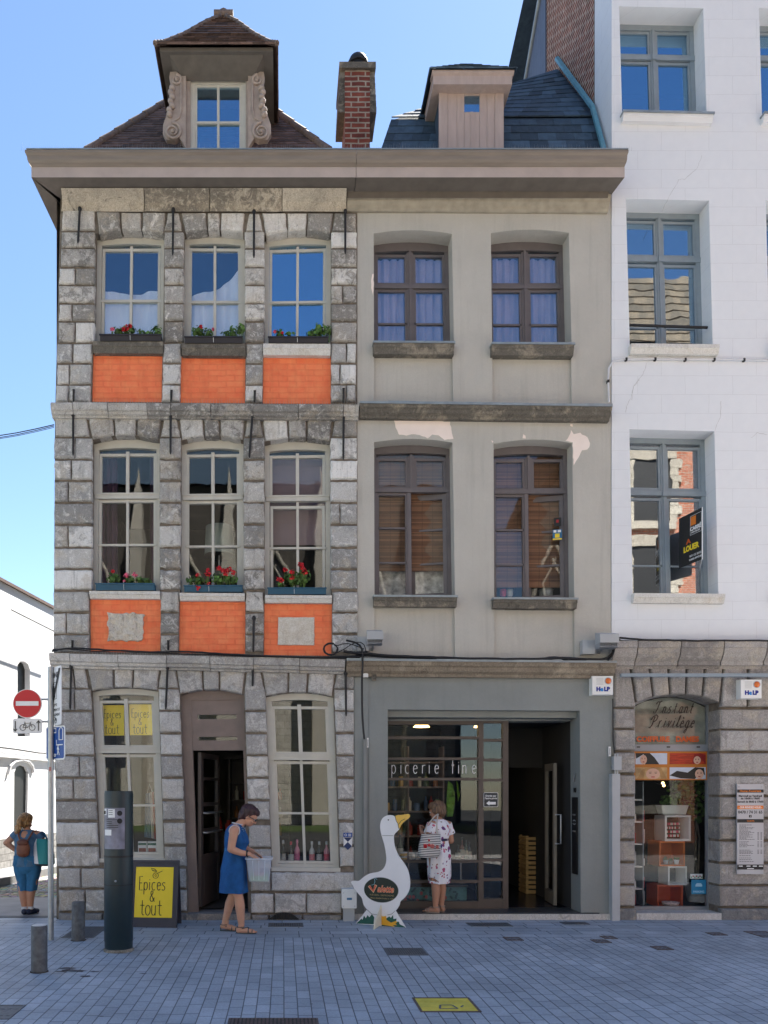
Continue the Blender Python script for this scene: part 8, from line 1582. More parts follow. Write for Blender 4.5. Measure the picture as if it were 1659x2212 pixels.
# ================================================================== PEOPLE
skin = mat('skin', (.56, .30, .20), .5, .08, 12, .08, 160, spec=.35); skin.node_tree.nodes['Principled BSDF'].inputs['Subsurface Weight'].default_value = .06
skin2 = mat('tanned_skin', (.46, .235, .15), .5, .08, 12, .08, 160, spec=.35)
def meld(mb, voxel=.006, smooth=6, disp=None):               # grow one continuous surface over limbs and joints
    me = bpy.data.meshes.new('meld'); me.from_pydata(mb.v, [], mb.f); o = bpy.data.objects.new('meld', me); COL.objects.link(o)
    bm = bmesh.new(); bm.from_mesh(me); bmesh.ops.recalc_face_normals(bm, faces=bm.faces); bm.to_mesh(me); bm.free()
    r = o.modifiers.new('r', 'REMESH'); r.mode = 'VOXEL'; r.voxel_size = voxel
    s = o.modifiers.new('s', 'SMOOTH'); s.iterations = smooth; s.factor = .5
    n = bpy.data.meshes.new_from_object(o.evaluated_get(bpy.context.evaluated_depsgraph_get())); bpy.data.objects.remove(o)
    if disp:
        nn = [v.normal.copy() for v in n.vertices]
        for v, q in zip(n.vertices, nn): v.co += q*disp(v.co)
    for p in n.polygons: p.use_smooth = True
    return n
def limb(mb, pts, rs, n=14):                                # tapering limb with round joints
    P = [Vector(p) for p in pts]; o, r = [], []
    for i in range(len(P)-1):
        for k in range(5): s = k/5; o.append(P[i].lerp(P[i+1], s)); r.append(rs[i]+(rs[i+1]-rs[i])*s)
    o.append(P[-1]); r.append(rs[-1]); mb.tube(o, r, n)
    for p, q in zip(P, rs): mb.ball(p, q*.995, 14, 9)
def put_mesh(me, name, m, parent, mtx=None):
    if mtx: me.transform(mtx)
    me.materials.clear(); me.materials.append(m); me.name = name; return link(name, me, parent)
def head_blobs(mb, H, chin=1):
    def b(c, r): mb.ball(H @ Vector(c), r, 18, 12, rot=H.to_3x3())
    b((-.008, 0, .030), (.097, .076, .090)); b((.030, 0, -.035), (.060, .055, .075)); b((.048, 0, -.070), (.038, .036, .034)); b((.062, 0, .030), (.034, .05, .03))
    b((.100, 0, -.022), (.017, .013, .016)); b((.092, 0, -.005), (.011, .010, .028)); b((.080, 0, -.056), (.014, .022, .007)); b((.079, 0, -.068), (.013, .019, .007))
    for s in (-1, 1): b((-.005, .073*s, -.008), (.018, .011, .032)); b((.062, .034*s, -.03), (.026, .024, .022))
def face(t, H, dark=True):
    mb = MB()
    for s in (-1, 1): mb.ball(H @ Vector((.080, .031*s, .006)), (.013, .015, .009), 10, 7, rot=H.to_3x3())
    mb.build('eyes', mat('eye_white', (.7, .68, .66), .3), t); mb = MB()
    for s in (-1, 1): mb.ball(H @ Vector((.090, .031*s, .005)), .0065, 8, 6)
    mb.build('pupils', M['black'], t); mb = MB(); mb.tube([H @ Vector((.084, -.022, -.062)), H @ Vector((.094, 0, -.061)), H @ Vector((.084, .022, -.062))], .004, 6); mb.build('mouth', mat('lips', (.38, .12, .10), .5), t)
def hand_blobs(mb, wr, d, side, n_, curl=.5, s=1.0):         # palm and five bent fingers; d = pointing direction, n_ = palm normal, side = towards the thumb
    wr, d, side, n_ = Vector(wr), Vector(d).normalized(), Vector(side).normalized(), Vector(n_).normalized()
    for k in (-.026, -.009, .009, .026): limb(mb, [wr+d*.01*s+side*k*.6*s, wr+d*.085*s+side*k*s], [.014*s, .012*s], 8)
    for i, (k, L) in enumerate(((.030, .068), (.011, .076), (-.009, .070), (-.028, .054))):
        p = wr+d*.085*s+side*k*s; q = p+(d*cos(curl*.6)+n_*sin(curl*.6))*L*.45*s; r = q+(d*cos(curl*1.7)+n_*sin(curl*1.7))*L*.33*s; u = r+(d*cos(curl*2.6)+n_*sin(curl*2.6))*L*.25*s; limb(mb, [p, q, r, u], [.0098*s, .0088*s, .008*s, .0068*s], 8)
    p = wr+d*.03*s+side*.026*s; q = p+(side*.7+d*.6+n_*.3).normalized()*.038*s; r = q+(d*.8+side*.25+n_*.5).normalized()*.03*s; limb(mb, [p, q, r], [.012*s, .0105*s, .0085*s], 8)
def loft(mb, rings, n=40, amp=.006, fold=7, seed=0, m=0, closed_top=False):
    vs = []
    R = []
    for i in range(len(rings)-1):
        for k in range(5): s = k/5; s2 = s; R.append([a+(b-a)*s2 for a, b in zip(rings[i], rings[i+1])])
    R.append(list(rings[-1])); nz = len(R)
    for j, (cx, cy, z, rx, ry) in enumerate(R):
        f = amp*(1-j/nz*.75)
        for k in range(n):
            a = 2*pi*k/n; w = 1+(f*sin(fold*a+seed+1.5*sin(z*6))+f*.6*noise.noise(Vector((cos(a)*2.5+seed, sin(a)*2.5, z*7))))/max(rx, .05)
            vs.append((cx+rx*w*cos(a), cy+ry*w*sin(a), z+.004*sin(a*3+seed)*(1 if j == 0 else 0)))
    mb.add(vs, [(j*n+k, j*n+(k+1) % n, (j+1)*n+(k+1) % n, (j+1)*n+k) for j in range(nz-1) for k in range(n)], m, True)
    inn = [(v[0]+(R[0][0]-v[0])*.04, v[1]+(R[0][1]-v[1])*.04, v[2]+.03) for v in vs[:n]]; mb.add(list(vs[:n])+inn, [(k, n+k, n+(k+1) % n, (k+1) % n) for k in range(n)], m, True)
    if closed_top: mb.add(vs[-n:], [tuple(range(n))], m, True)
def foot_blobs(mb, an, d, s=1.0):
    an, d = Vector(an), Vector(d).normalized(); side = Vector((-d.y, d.x, 0)); g = Vector((an.x, an.y, 0))
    limb(mb, [g-d*.035*s+Vector((0, 0, .035)), g+d*.07*s+Vector((0, 0, .034)), g+d*.135*s+Vector((0, 0, .024))], [.032*s, .034*s, .027*s]); limb(mb, [an, g-d*.02*s+Vector((0, 0, .05))], [.036*s, .036*s])
    for i, k in enumerate((.028, .012, -.002, -.015, -.027)): limb(mb, [g+d*.12*s+side*k*s+Vector((0, 0, .02)), g+d*(.172-.012*i)*s+side*k*1.05*s+Vector((0, 0, .016))], [.013*s, .0105*s if i else .013*s], 8)
def sandal(t, an, d, s, ms, mst):
    an, d = Vector(an), Vector(d).normalized(); side = Vector((-d.y, d.x, 0)); g = Vector((an.x, an.y, an.z-.085 if 0 else 0)); o = []
    for k in range(20):
        a = 2*pi*k/20; L = .118*cos(a); W_ = (.036+.008*cos(a))*sin(a); o.append(g+d*(.058+L)*s+side*W_*s)
    mb = MB(); mb.add([p+Vector((0, 0, .012)) for p in o]+[Vector(p) for p in o], [tuple(range(20)), tuple(range(39, 19, -1))]+[(i, i+20, (i+1) % 20+20, (i+1) % 20) for i in range(20)]); so = mb.build('sandal', ms, t); mb = MB()
    def st(x, h): return [g+d*x*s+side*.036*s*cos(q)+Vector((0, 0, .012+h*sin(q))) for q in [pi*i/10 for i in range(11)]]
    for x, h in ((.13, .034), (.085, .056)): mb.tube(st(x, h), .006, 6)
    mb.tube([g+d*.125*s+side*.034*s+Vector((0, 0, .025)), g+d*.07*s+Vector((0, 0, .075)), g+d*.01*s-side*.036*s+Vector((0, 0, .06))], .005, 6); ring = [g+d*(-.01+.042*cos(q))*s+side*.042*sin(q)*s+Vector((0, 0, .078)) for q in [2*pi*i/14 for i in range(15)]]; mb.tube(ring, .005, 6); mb.tube([g-d*.05*s+Vector((0, 0, .012)), g-d*.052*s+Vector((0, 0, .08))], .007, 6); mb.build('straps', mst, so)
def hairdisp(f=60, a=.006): return lambda c: a*(noise.noise(Vector((c.x*f*.45, c.y*f, c.z*f*.3)))+.5*noise.noise(c*f*1.7))
def hairmat(name, c1, c2):
    m, t, b = nmat(name); q = NB(t); n_ = q.noise(45, q.obj((1.6, 1.6, .35)), 4, .6); t.links.new(q.ramp(n_, [(.35, c1), (.65, c2)]), b.inputs['Base Color']); b.inputs['Roughness'].default_value = .45; t.links.new(q.n('Bump', {'Strength': .6, 'Distance': .01, 'Height': n_}).outputs[0], b.inputs['Normal']); return m
denim = mat('blue_denim_dress', (.010, .088, .27), .85, .22, 12, .8, 22)
# ---- woman in the blue dress stepping out of the door
pB = GP(508.3, 2013); t = thing('person', 'short haired woman in sleeveless blue dress and dark glasses carrying a clear plastic box', 'person', (pB.x, pB.y, 0))
H = Matrix.Translation((.163, 0, 1.372)) @ Matrix.Rotation(radians(24), 4, 'Z') @ Matrix.Rotation(radians(30), 4, 'Y'); H = Matrix.Translation((.163, 0, 1.372)) @ Matrix.Rotation(radians(-6), 4, 'Z') @ Matrix.Rotation(radians(32), 4, 'Y')
mb = MB(); head_blobs(mb, H); limb(mb, [(.03, 0, 1.24), (.075, 0, 1.30), (.13, 0, 1.345)], [.062, .052, .05])
limb(mb, [(-.03, 0, .78), (-.005, 0, .98), (.02, 0, 1.12), (.02, 0, 1.22)], [.12, .11, .12, .085]); limb(mb, [(.005, -.14, 1.225), (.005, .14, 1.225)], [.06, .06])
limb(mb, [(.0, -.185, 1.215), (-.038, -.205, 1.0), (.075, -.19, .955), (.172, -.155, .94)], [.056, .045, .038, .027]); limb(mb, [(.02, .18, 1.215), (.06, .205, 1.0), (.21, .16, .94)], [.054, .045, .027])
hand_blobs(mb, (.175, -.152, .938), (.83, .12, -.5), (.35, .9, .2), (.1, .75, -.6), .75, 1.0); hand_blobs(mb, (.215, .158, .938), (.8, -.15, -.5), (.3, -.9, .2), (.1, -.75, -.6), .75, .95)
limb(mb, [(-.03, -.08, .78), (.045, -.085, .42), (.060, -.085, .32), (.078, -.085, .09)], [.088, .058, .060, .036]); limb(mb, [(-.04, .08, .78), (-.03, .08, .43), (-.07, .08, .33), (-.128, .08, .11)], [.088, .056, .058, .036])
foot_blobs(mb, (.078, -.085, .09), (1, -.12, 0)); f2 = MB(); foot_blobs(f2, (-.128, .08, .09), (1, -.05, 0)); R2 = Matrix.Translation((-.128, .08, .02)) @ Matrix.Rotation(radians(9), 4, 'Y') @ Matrix.Translation((.128, -.08, 0)); mb.add([R2 @ Vector(v) for v in f2.v], f2.f)
put_mesh(meld(mb, .0055, 5), 'body', skin, t); face(t, H)
mb = MB(); 
for c, r in (((-.030, 0, .052), (.106, .090, .092)), ((-.055, 0, .0), (.075, .082, .085)), ((.02, 0, .085), (.075, .074, .050)), ((.055, .0, .078), (.045, .06, .032)), ((-.02, -.074, .02), (.022, .016, .045)), ((-.02, .074, .02), (.022, .016, .045)), ((-.075, 0, -.05), (.04, .06, .05))): mb.ball(H @ Vector(c), r, 18, 12, rot=H.to_3x3())
put_mesh(meld(mb, .006, 3, hairdisp(70, .006)), 'hair', hairmat('dark_plum_hair', (.018, .006, .008), (.06, .018, .02)), t)
mb = MB(); G3 = lambda *p: H @ Vector(p)
for s in (-1, 1): mb.tube([G3(.098, .014*s, .006), G3(.101, .031*s, .020), G3(.094, .05*s, .006), G3(.099, .031*s, -.012), G3(.098, .014*s, .006)], .0045, 6); mb.tube([G3(.092, .052*s, .008), G3(.04, .074*s, .008), G3(-.005, .079*s, .004)], .0045, 6)
mb.tube([G3(.100, -.014, .008), G3(.104, 0, .010), G3(.100, .014, .008)], .004, 6); gl_ = mb.build('glasses', mat('dark_teal_glasses', (.02, .05, .06), .3), t); mb = MB()
for s in (-1, 1): mb.ball(G3(.097, .032*s, .004), (.005, .017, .014), 10, 6, rot=H.to_3x3())
mb.build('lenses', mat('smoked_lens', (.02, .03, .03), .1, spec=.8), gl_)
mb = MB(); loft(mb, [(-.018, 0, .475, .166, .188), (-.020, 0, .60, .156, .188), (-.020, 0, .75, .148, .190), (-.014, 0, .88, .130, .165), (-.004, 0, .965, .122, .150), (.004, 0, 1.0, .124, .150), (.018, 0, 1.06, .144, .162), (.010, 0, 1.14, .135, .168), (.0, 0, 1.20, .115, .165), (.0, 0, 1.245, .090, .150), (.014, 0, 1.275, .070, .105), (.03, 0, 1.285, .062, .075)], 44, .011, 6, 1)
dr_ = put_mesh((lambda o: (o.data, bpy.data.objects.remove(o))[0])(mb.build('tmp', denim)), 'dress', denim, t)
mb = MB(); loft(mb, [(-.003, 0, .968, .1255, .1535), (-.001, 0, 1.0, .1275, .1535)], 40, .003, 6, 1); mb.build('waistband', mat('denim_seam', (.02, .14, .34), .85), dr_)
mb = MB(); tr_ = mat('white_trim', (.6, .62, .66), .8); mb.tube([(.03+.066*cos(a), .08*sin(a), 1.287+.012*cos(a)*-1) for a in [2*pi*i/24 for i in range(25)]], .006, 6)
mb.tube([(.0+.062*cos(a), -.158-.014*abs(sin(a)), 1.21+.062*sin(a)) for a in [2*pi*i/20 for i in range(21)]], .006, 6); mb.build('trim', tr_, dr_)
mb = MB(); rr_ = random.Random(1)
for i in range(26): z = rr_.uniform(1.10, 1.26); y = rr_.uniform(-.10, .06); x = .135*(1-((z-1.08)/.32)**2*.65)+.006; mb.ball((x-abs(y)*.35, y, z), (.005, .008, .008), 6, 4)
mb.build('embroidery', mat('pale_embroidery', (.25, .42, .55), .8), dr_)
MB().tube([(.150+.028*cos(a)*.25, -.163+.031*cos(a), .943+.031*sin(a)) for a in [2*pi*i/16 for i in range(17)]], .010, 7).build('wrist_watch', M['black'], t)
sd1, sd2 = mat('grey_sandal', (.06, .07, .075), .6, .2, 20), mat('teal_black_strap', (.04, .07, .075), .6, .6, 30); sandal(t, (.078, -.085, 0), (1, -.12, 0), 1, sd1, sd2)
sandal(t, (-.128, .08, 0), (1, -.05, 0), 1, sd1, sd2)
# the box she carries
bx = thing('plastic_box', 'clear tapered plastic storage box with green papers in the hands of the woman in blue', 'box', (pB.x+.285, pB.y, .615)); m_, q_, b_ = nmat('clear_plastic'); b_.inputs['Base Color'].default_value = (.72, .80, .92, 1); b_.inputs['Roughness'].default_value = .22; b_.inputs['Alpha'].default_value = .42
def ring4(w, d, z, r=.03): return [(sx*(w-r)+r*cos(a)*1, sy*(d-r)+r*sin(a), z) for sx, sy, a0 in ((1, 1, 0), (-1, 1, 90), (-1, -1, 180), (1, -1, 270)) for a in [radians(a0+k*30) for k in range(4)]]
mb = MB(); rings = [ring4(.118, .15, .0), ring4(.122, .155, .02), ring4(.148, .185, .255), ring4(.158, .195, .258), ring4(.158, .195, .268), ring4(.150, .187, .270)]; vs = [p for r in rings for p in r]; n = 16
mb.add(vs, [(j*n+k, j*n+(k+1) % n, (j+1)*n+(k+1) % n, (j+1)*n+k) for j in range(5) for k in range(n)]+[tuple(range(n-1, -1, -1))], 0, True); mb.build('shell', m_, bx); mb = MB()
for x in (-.06, .0, .06): mb.add([(x-.003, -.158, .02), (x+.003, -.158, .02), (x*1.2+.003, -.188, .25), (x*1.2-.003, -.188, .25)], [(0, 1, 2, 3)])
mb.tube([(p[0], p[1], .268) for p in ring4(.158, .195, 0)+ring4(.158, .195, 0)[:1]], .006, 6); mb.build('rim', mat('white_rim_plastic', (.6, .66, .75), .3), bx)
MB().box(-.105, .105, -.13, .13, .006, .065).build('green_papers', mat('pale_green_paper', (.30, .52, .25), .8, .2, 20), bx); MB().box(-.05, .06, -.10, .10, .066, .10).build('pink_papers', mat('pale_pink_paper', (.6, .35, .5), .8, .2, 20), bx)
# ---- woman in the floral dress looking into the delicatessen
def floral():
    m, t_, b = nmat('white_floral_cotton'); q = NB(t_); co = q.obj(); c = (.74, .73, .76)
    for sc, th_, cols, sd in ((13, .36, [(0, (.42, .02, .07)), (.4, (.62, .18, .26)), (.75, (.30, .015, .10)), (1, (.03, .045, .20))], 0), (27, .30, [(0, (.02, .03, .17)), (.5, (.45, .03, .08)), (1, (.10, .16, .07))], 5.3)):
        mp = q.n('Mapping', {0: co, 1: (sd, sd, sd)}).outputs[0]; wv = q.n('VectorMath', {0: mp, 1: q.n('VectorMath', {0: q.n('TexNoise', {'Vector': mp, 'Scale': 26}).outputs[1], 3: .05}, operation='SCALE').outputs[0]}, operation='ADD').outputs[0]
        v = q.n('TexVoronoi', {'Vector': wv, 'Scale': sc}); r_ = q.n('SeparateColor', {0: v.outputs[1]}).outputs; mask = q.math('MULTIPLY', q.ramp(v.outputs[0], [(th_-.02, 1), (th_+.02, 0)]), q.math('GREATER_THAN', r_[1], .52)); c = q.mix(mask, c, q.ramp(r_[0], cols))
    t_.links.new(c, b.inputs['Base Color']); b.inputs['Roughness'].default_value = .85; return m
flo = floral(); pF = W3(C3(1195, 1395), -.03); yawF = radians(124)
t = thing('person', 'woman in white floral dress with navy belt, seen from behind at the delicatessen window', 'person', (pF.x+.01, .015, .091), yawF)
Hh = Matrix.Translation((.05, 0, 1.315)) @ Matrix.Rotation(radians(14), 4, 'Z') @ Matrix.Rotation(radians(14), 4, 'Y') @ Matrix.Scale(.97, 4)
mb = MB(); head_blobs(mb, Hh); limb(mb, [(0, 0, 1.16), (.03, 0, 1.25)], [.055, .048]); limb(mb, [(0, 0, .74), (0, 0, .95), (0, 0, 1.10), (0, 0, 1.16)], [.115, .10, .11, .075]); limb(mb, [(0, -.125, 1.145), (0, .125, 1.145)], [.055, .055])
limb(mb, [(.0, .155, 1.14), (-.01, .215, .97), (.14, .17, 1.04)], [.052, .044, .028]); hand_blobs(mb, (.145, .168, 1.043), (.6, -.35, .6), (0, .8, .5), (-.5, -.6, .2), 1.2, .95)
limb(mb, [(.0, -.155, 1.14), (-.01, -.20, .93), (.17, -.17, .86)], [.052, .043, .027]); hand_blobs(mb, (.175, -.168, .857), (.9, .3, -.1), (0, .3, .9), (0, .9, -.3), .6, .95)
limb(mb, [(0, .075, .74), (.01, .07, .42), (-.01, .07, .30), (.0, .07, .09)], [.09, .056, .058, .035]); limb(mb, [(0, -.07, .74), (.03, -.065, .42), (.02, -.065, .30), (.03, -.065, .09)], [.09, .056, .058, .035])
foot_blobs(mb, (.0, .07, .09), (1, .35, 0), .95); foot_blobs(mb, (.03, -.065, .09), (1, -.05, 0), .95); put_mesh(meld(mb, .0055, 5), 'body', skin2, t); face(t, Hh)
mb = MB()
for c, r in (((-.030, 0, .050), (.108, .094, .094)), ((-.06, 0, -.005), (.07, .084, .085)), ((.02, 0, .09), (.078, .078, .05)), ((.06, .0, .078), (.042, .06, .034)), ((-.03, -.078, .01), (.04, .02, .055)), ((-.03, .078, .01), (.04, .02, .055)), ((-.085, 0, .06), (.05, .06, .05))): mb.ball(Hh @ Vector(c), r, 18, 12, rot=Hh.to_3x3())
put_mesh(meld(mb, .006, 2, hairdisp(52, .013)), 'hair', hairmat('brown_streaked_hair', (.06, .028, .014), (.20, .115, .06)), t)
mb = MB(); loft(mb, [(.0, 0, .385, .128, .142), (0, 0, .50, .135, .152), (0, 0, .66, .138, .160), (-.005, 0, .80, .132, .156), (-.0, 0, .90, .110, .132), (0, 0, .95, .104, .126), (.0, 0, 1.0, .116, .136), (.0, 0, 1.08, .122, .150), (0, 0, 1.15, .098, .150), (.0, 0, 1.19, .075, .115), (.005, 0, 1.215, .06, .075)], 44, .012, 7, 3)
for k in range(44):                                         # curved shirt-tail hem
    for j in range(4): i = j*44+k; v = mb.v[i]; a = 2*pi*k/44; mb.v[i] = (v[0], v[1], v[2]+max(0, abs(sin(a))-.45)*.13*(1-j/4))
def sleeve(a, b_, c, r): mb.tube([Vector(a), Vector(a).lerp(Vector(b_), .5), Vector(b_)], r, 16, cap=False)
sleeve((0, .135, 1.155), (-.006, .198, 1.03), 0, [.066, .064, .068]); sleeve((0, -.135, 1.155), (-.006, -.19, 1.02), 0, [.066, .064, .068]); dF = mb.build('dress', flo, t)
mb = MB(); loft(mb, [(0, 0, .935, .1085, .1305), (0, 0, .968, .1085, .1305)], 40, .004, 7, 3); mb.build('belt', mat('navy_belt', (.01, .012, .06), .6), dF)
sd3 = mat('beige_sandal', (.34, .27, .22), .6, .2, 20); sandal(t, (.0, .07, 0), (1, .35, 0), .95, sd3, sd3); sandal(t, (.03, -.065, 0), (1, -.05, 0), .95, sd3, sd3)
# her striped bag
def stripes():
    m, t_, b = nmat('navy_striped_canvas'); q = NB(t_); s = q.n('SeparateXYZ', {0: q.n('TexCoord').outputs['Object']}); st_ = q.math('GREATER_THAN', q.math('FRACT', q.math('MULTIPLY', q.math('ADD', s.outputs[2], q.math('MULTIPLY', s.outputs[0], .06)), 46.0)), .52)
    t_.links.new(q.mix(st_, (.70, .68, .64), (.022, .022, .045)), b.inputs['Base Color']); b.inputs['Roughness'].default_value = .85; return m
bagc = W3(C3(1085, 620), -.24); t = thing('tote_bag', 'navy striped tote bag with red flower print on the arm of the floral dress woman', 'bag', (bagc.x, -.235, bagc.z-.16), radians(10))
mb = MB(); n = 28; prof = [(.0, .10, .045), (.012, .125, .06), (.06, .145, .07), (.16, .140, .062), (.27, .128, .042), (.305, .124, .036)]; vs = []
for z, rx, ry in prof:
    for k in range(n): a = 2*pi*k/n; ca, sa = cos(a), sin(a); vs.append((rx*abs(ca)**.55*(1 if ca > 0 else -1)+(z-.15)*.12, ry*abs(sa)**.7*(1 if sa > 0 else -1)+.006*sin(z*40+ca*4), z))
mb.add(vs, [(j*n+k, j*n+(k+1) % n, (j+1)*n+(k+1) % n, (j+1)*n+k) for j in range(len(prof)-1) for k in range(n)]+[tuple(range(n-1, -1, -1))], 0, True); mb.build('bag_body', stripes(), t)
mb = MB(); sh = Vector((.13, .13, .46))
mb.tube([(-.07, -.03, .30), (-.03, .03, .40), (.10, .10, .52), (.17, .16, .55)], .008, 6); mb.tube([(.09, -.03, .30), (.11, .04, .42), (.15, .11, .53), (.18, .17, .55)], .008, 6); mb.build('handles', mat('cream_rope', (.55, .48, .40), .8), t)
for i, (x, z, r_) in enumerate(((-.085, .155, .026), (.01, .15, .03), (-.035, .165, .018), (.075, .14, .022), (-.03, .225, .012))):
    mb = MB(); rr_ = random.Random(i)
    for k in range(9): a = k*.7; mb.ball((x+r_*.6*cos(a), -.066-.004*(k % 3)+ (.012 if z > .2 else 0), z+r_*.6*sin(a)), (r_*.45, .006, r_*.45), 8, 5)
    mb.build('printed_flower', (M['red'], mat('salmon_print', (.55, .16, .14), .8, .4, 40))[i % 2], t)
# ---- walker in the side street, seen from behind
pW = GP(57, 1976); t = thing('person', 'walker seen from behind with a ponytail, denim top and blue cropped trousers at the corner', 'person', (pW.x, pW.y+.05, 0), radians(84))
Hw = Matrix.Translation((.02, .025, 1.245)) @ Matrix.Rotation(radians(-10), 4, 'Z') @ Matrix.Rotation(radians(10), 4, 'Y') @ Matrix.Scale(.93, 4)
mb = MB(); head_blobs(mb, Hw); limb(mb, [(0, 0, 1.08), (.01, .01, 1.18)], [.05, .044]); limb(mb, [(0, 0, .72), (0, 0, .88), (0, 0, 1.04), (0, 0, 1.10)], [.125, .12, .12, .075]); limb(mb, [(0, -.14, 1.085), (0, .14, 1.085)], [.055, .055])
limb(mb, [(0, .17, 1.08), (-.03, .285, .97), (.03, .17, .86)], [.052, .042, .03]); hand_blobs(mb, (.03, .168, .858), (.75, -.5, -.35), (.2, .5, .8), (.2, -.8, 0), .5, .9); limb(mb, [(0, -.17, 1.08), (.01, -.225, .92), (.13, -.19, .84)], [.052, .042, .03]); hand_blobs(mb, (.132, -.188, .838), (.9, .2, -.2), (0, .4, .9), (0, .9, -.3), .8, .9)
limb(mb, [(0, .085, .72), (0, .075, .40), (-.012, .055, .28), (0, .04, .08)], [.10, .064, .058, .036]); limb(mb, [(0, -.085, .72), (.01, -.07, .40), (-.0, -.045, .28), (.01, -.035, .08)], [.10, .064, .058, .036]); foot_blobs(mb, (.0, .04, .08), (1, .25, 0), .9); foot_blobs(mb, (.01, -.04, .08), (1, -.3, 0), .9); put_mesh(meld(mb, .006, 5), 'body', skin2, t); face(t, Hw)
hm_ = hairmat('golden_brown_hair', (.16, .075, .025), (.42, .24, .09)); mb = MB()
for c, r in (((-.026, 0, .05), (.108, .092, .094)), ((-.05, 0, .0), (.072, .082, .085)), ((.02, 0, .088), (.075, .074, .05)), ((-.12, 0, .045), (.05, .05, .045)), ((-.145, .015, -.02), (.045, .05, .07)), ((-.135, .035, -.09), (.036, .05, .06)), ((-.12, .055, -.14), (.025, .035, .045))): mb.ball(Hw @ Vector(c), r, 18, 12, rot=Hw.to_3x3())
put_mesh(meld(mb, .006, 2, hairdisp(60, .010)), 'hair', hm_, t); MB().tube([Hw @ Vector((-.115+.0*a, .035*cos(a), .04+.035*sin(a))) for a in [2*pi*i/12 for i in range(13)]], .009, 6).build('hair_tie', M['black'], t)
dn2 = mat('washed_denim_top', (.07, .15, .25), .9, .25, 12, .2, 200); mb = MB(); loft(mb, [(0, 0, .66, .146, .19), (0, 0, .74, .140, .180), (0, 0, .80, .130, .168), (0, 0, .92, .124, .160), (0, 0, 1.02, .13, .172), (0, 0, 1.09, .10, .17), (0, 0, 1.13, .07, .11), (.0, 0, 1.15, .058, .07)], 40, .009, 7, 2); mb.tube([(0, .15, 1.085), (-.012, .2, 1.035)], [.066, .064], 14, cap=False); mb.tube([(0, -.15, 1.085), (.004, -.2, 1.02)], [.066, .064], 14, cap=False); mb.build('denim_top', dn2, t)
mb = MB(); jn = mat('blue_cropped_denim', (.03, .14, .28), .9, .2, 14, .2, 200)
for s in (-1, 1):
    loft(mb, [(.0 if s > 0 else .006, s*(.052 if s > 0 else .055), .325, .075, .072), (0, s*.066, .45, .078, .074), (0, s*.080, .60, .106, .104), (0, s*.085, .70, .128, .106), (0, s*.075, .80, .132, .105)], 26, .006, 5, s+2, 0, True)
loft(mb, [(0, 0, .56, .10, .13), (0, 0, .62, .134, .178), (0, 0, .72, .138, .182), (0, 0, .80, .128, .166)], 36, .004, 5, 4); mb.build('cropped_trousers', jn, t); mb = MB()
for s, y, d_ in ((1, .04, .25), (-1, -.04, -.3)):
    d_ = Vector((1, d_, 0)).normalized(); g = Vector((.0 if s > 0 else .01, y, 0)); m2 = MB(); limb(m2, [g-d_*.035+Vector((0, 0, .042)), g+d_*.06+Vector((0, 0, .040)), g+d_*.135+Vector((0, 0, .032))], [.040, .041, .032]); put_mesh(meld(m2, .006, 4), 'shoe', mat('navy_shoe', (.015, .022, .05), .6, .2, 20), t)
    MB().lathe([(.041, .075), (.040, .10), (.043, .105), (.041, .11)], g, 16).build('sock', tr_, t)
cW = Matrix.Translation((pW.x, pW.y+.05, 0)) @ Matrix.Rotation(radians(84), 4, 'Z')
bp = thing('backpack', 'small brown leather backpack on the back of the walker', 'backpack', cW @ Vector((-.16, -.02, .80)), radians(84)); mb = MB(); br_ = mat('brown_leather', (.17, .055, .025), .5, .25, 12, .3, 60)
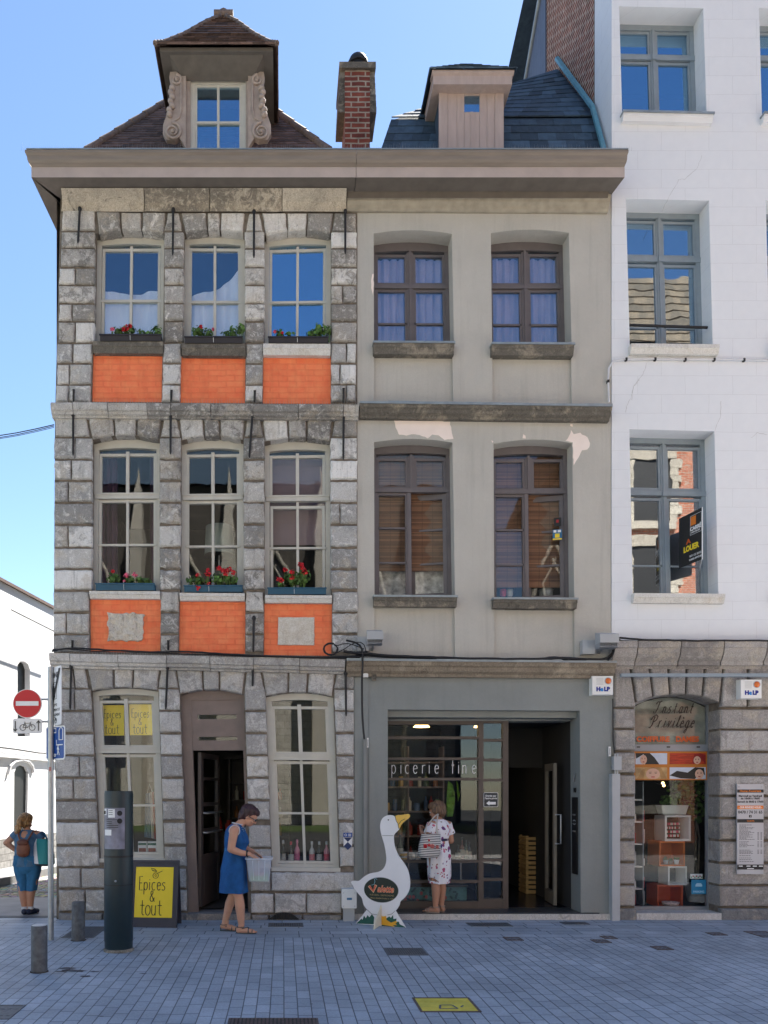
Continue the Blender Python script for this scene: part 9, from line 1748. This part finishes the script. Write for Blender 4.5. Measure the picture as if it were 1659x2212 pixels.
m2 = MB(); m2.ball((-.02, 0, .10), (.055, .095, .11), 18, 12); m2.ball((-.025, 0, .05), (.06, .09, .06), 18, 12); m2.ball((-.015, 0, .18), (.045, .075, .055), 18, 12); put_mesh(meld(m2, .007, 4), 'bag_body', br_, bp); m2 = MB(); m2.ball((-.035, 0, .185), (.045, .085, .05), 18, 10); put_mesh(meld(m2, .007, 3), 'flap', mat('dark_brown_leather', (.11, .035, .018), .5, .2, 12), bp); m2 = MB()
for s in (-1, 1): m2.tube([(.0, .05*s, .21), (.02, .085*s, .28), (.07, .10*s, .335), (.15, .11*s, .335), (.21, .12*s, .28)], .012, 6)
m2.build('shoulder_straps', br_, bp)
sb_ = thing('shopping_bag', 'large teal and white shopping bag slung at the right hip of the walker', 'bag', cW @ Vector((-.05, -.265, .67)), radians(66)); m2 = MB(); n = 26; vs = []
for z, rx, ry in ((0, .09, .095), (.03, .11, .125), (.15, .10, .135), (.30, .075, .12), (.36, .05, .10)):
    for k in range(n): a = 2*pi*k/n; ca, sa = cos(a), sin(a); vs.append((rx*abs(ca)**.6*(1 if ca > 0 else -1), ry*abs(sa)**.6*(1 if sa > 0 else -1)+z*.12, z))
for j0, j1, nm, mm in ((0, 2, 'dark_base', mat('navy_bag_base', (.03, .04, .055), .7)), (1, 5, 'bag_body', None)):
    pass
m2 = MB(); m2.add(vs, [(j*n+k, j*n+(k+1) % n, (j+1)*n+(k+1) % n, (j+1)*n+k) for j in range(1, 4) for k in range(n)], 0, True); 
def bagm():
    m, t_, b = nmat('teal_white_bag'); q = NB(t_); s = q.n('SeparateXYZ', {0: q.n('TexCoord').outputs['Object']}); t_.links.new(q.mix(q.ramp(q.math('ADD', s.outputs[1], q.math('MULTIPLY', s.outputs[2], -.25)), [(.0, 0), (.012, 1)]), (.01, .20, .20), (.62, .60, .62)), b.inputs['Base Color']); b.inputs['Roughness'].default_value = .6; return m
m2.build('bag_body', bagm(), sb_); m2 = MB(); m2.add(vs[:2*n], [(k, (k+1) % n, n+(k+1) % n, n+k) for k in range(n)]+[tuple(range(n-1, -1, -1))], 0, True); m2.build('base', mat('navy_bag_base', (.03, .04, .055), .7), sb_); m2 = MB(); m2.tube([(0, -.04, .355), (.02, .02, .43), (.05, .09, .45), (.06, .14, .42)], .012, 6); m2.build('strap', M['bluebox'], sb_)
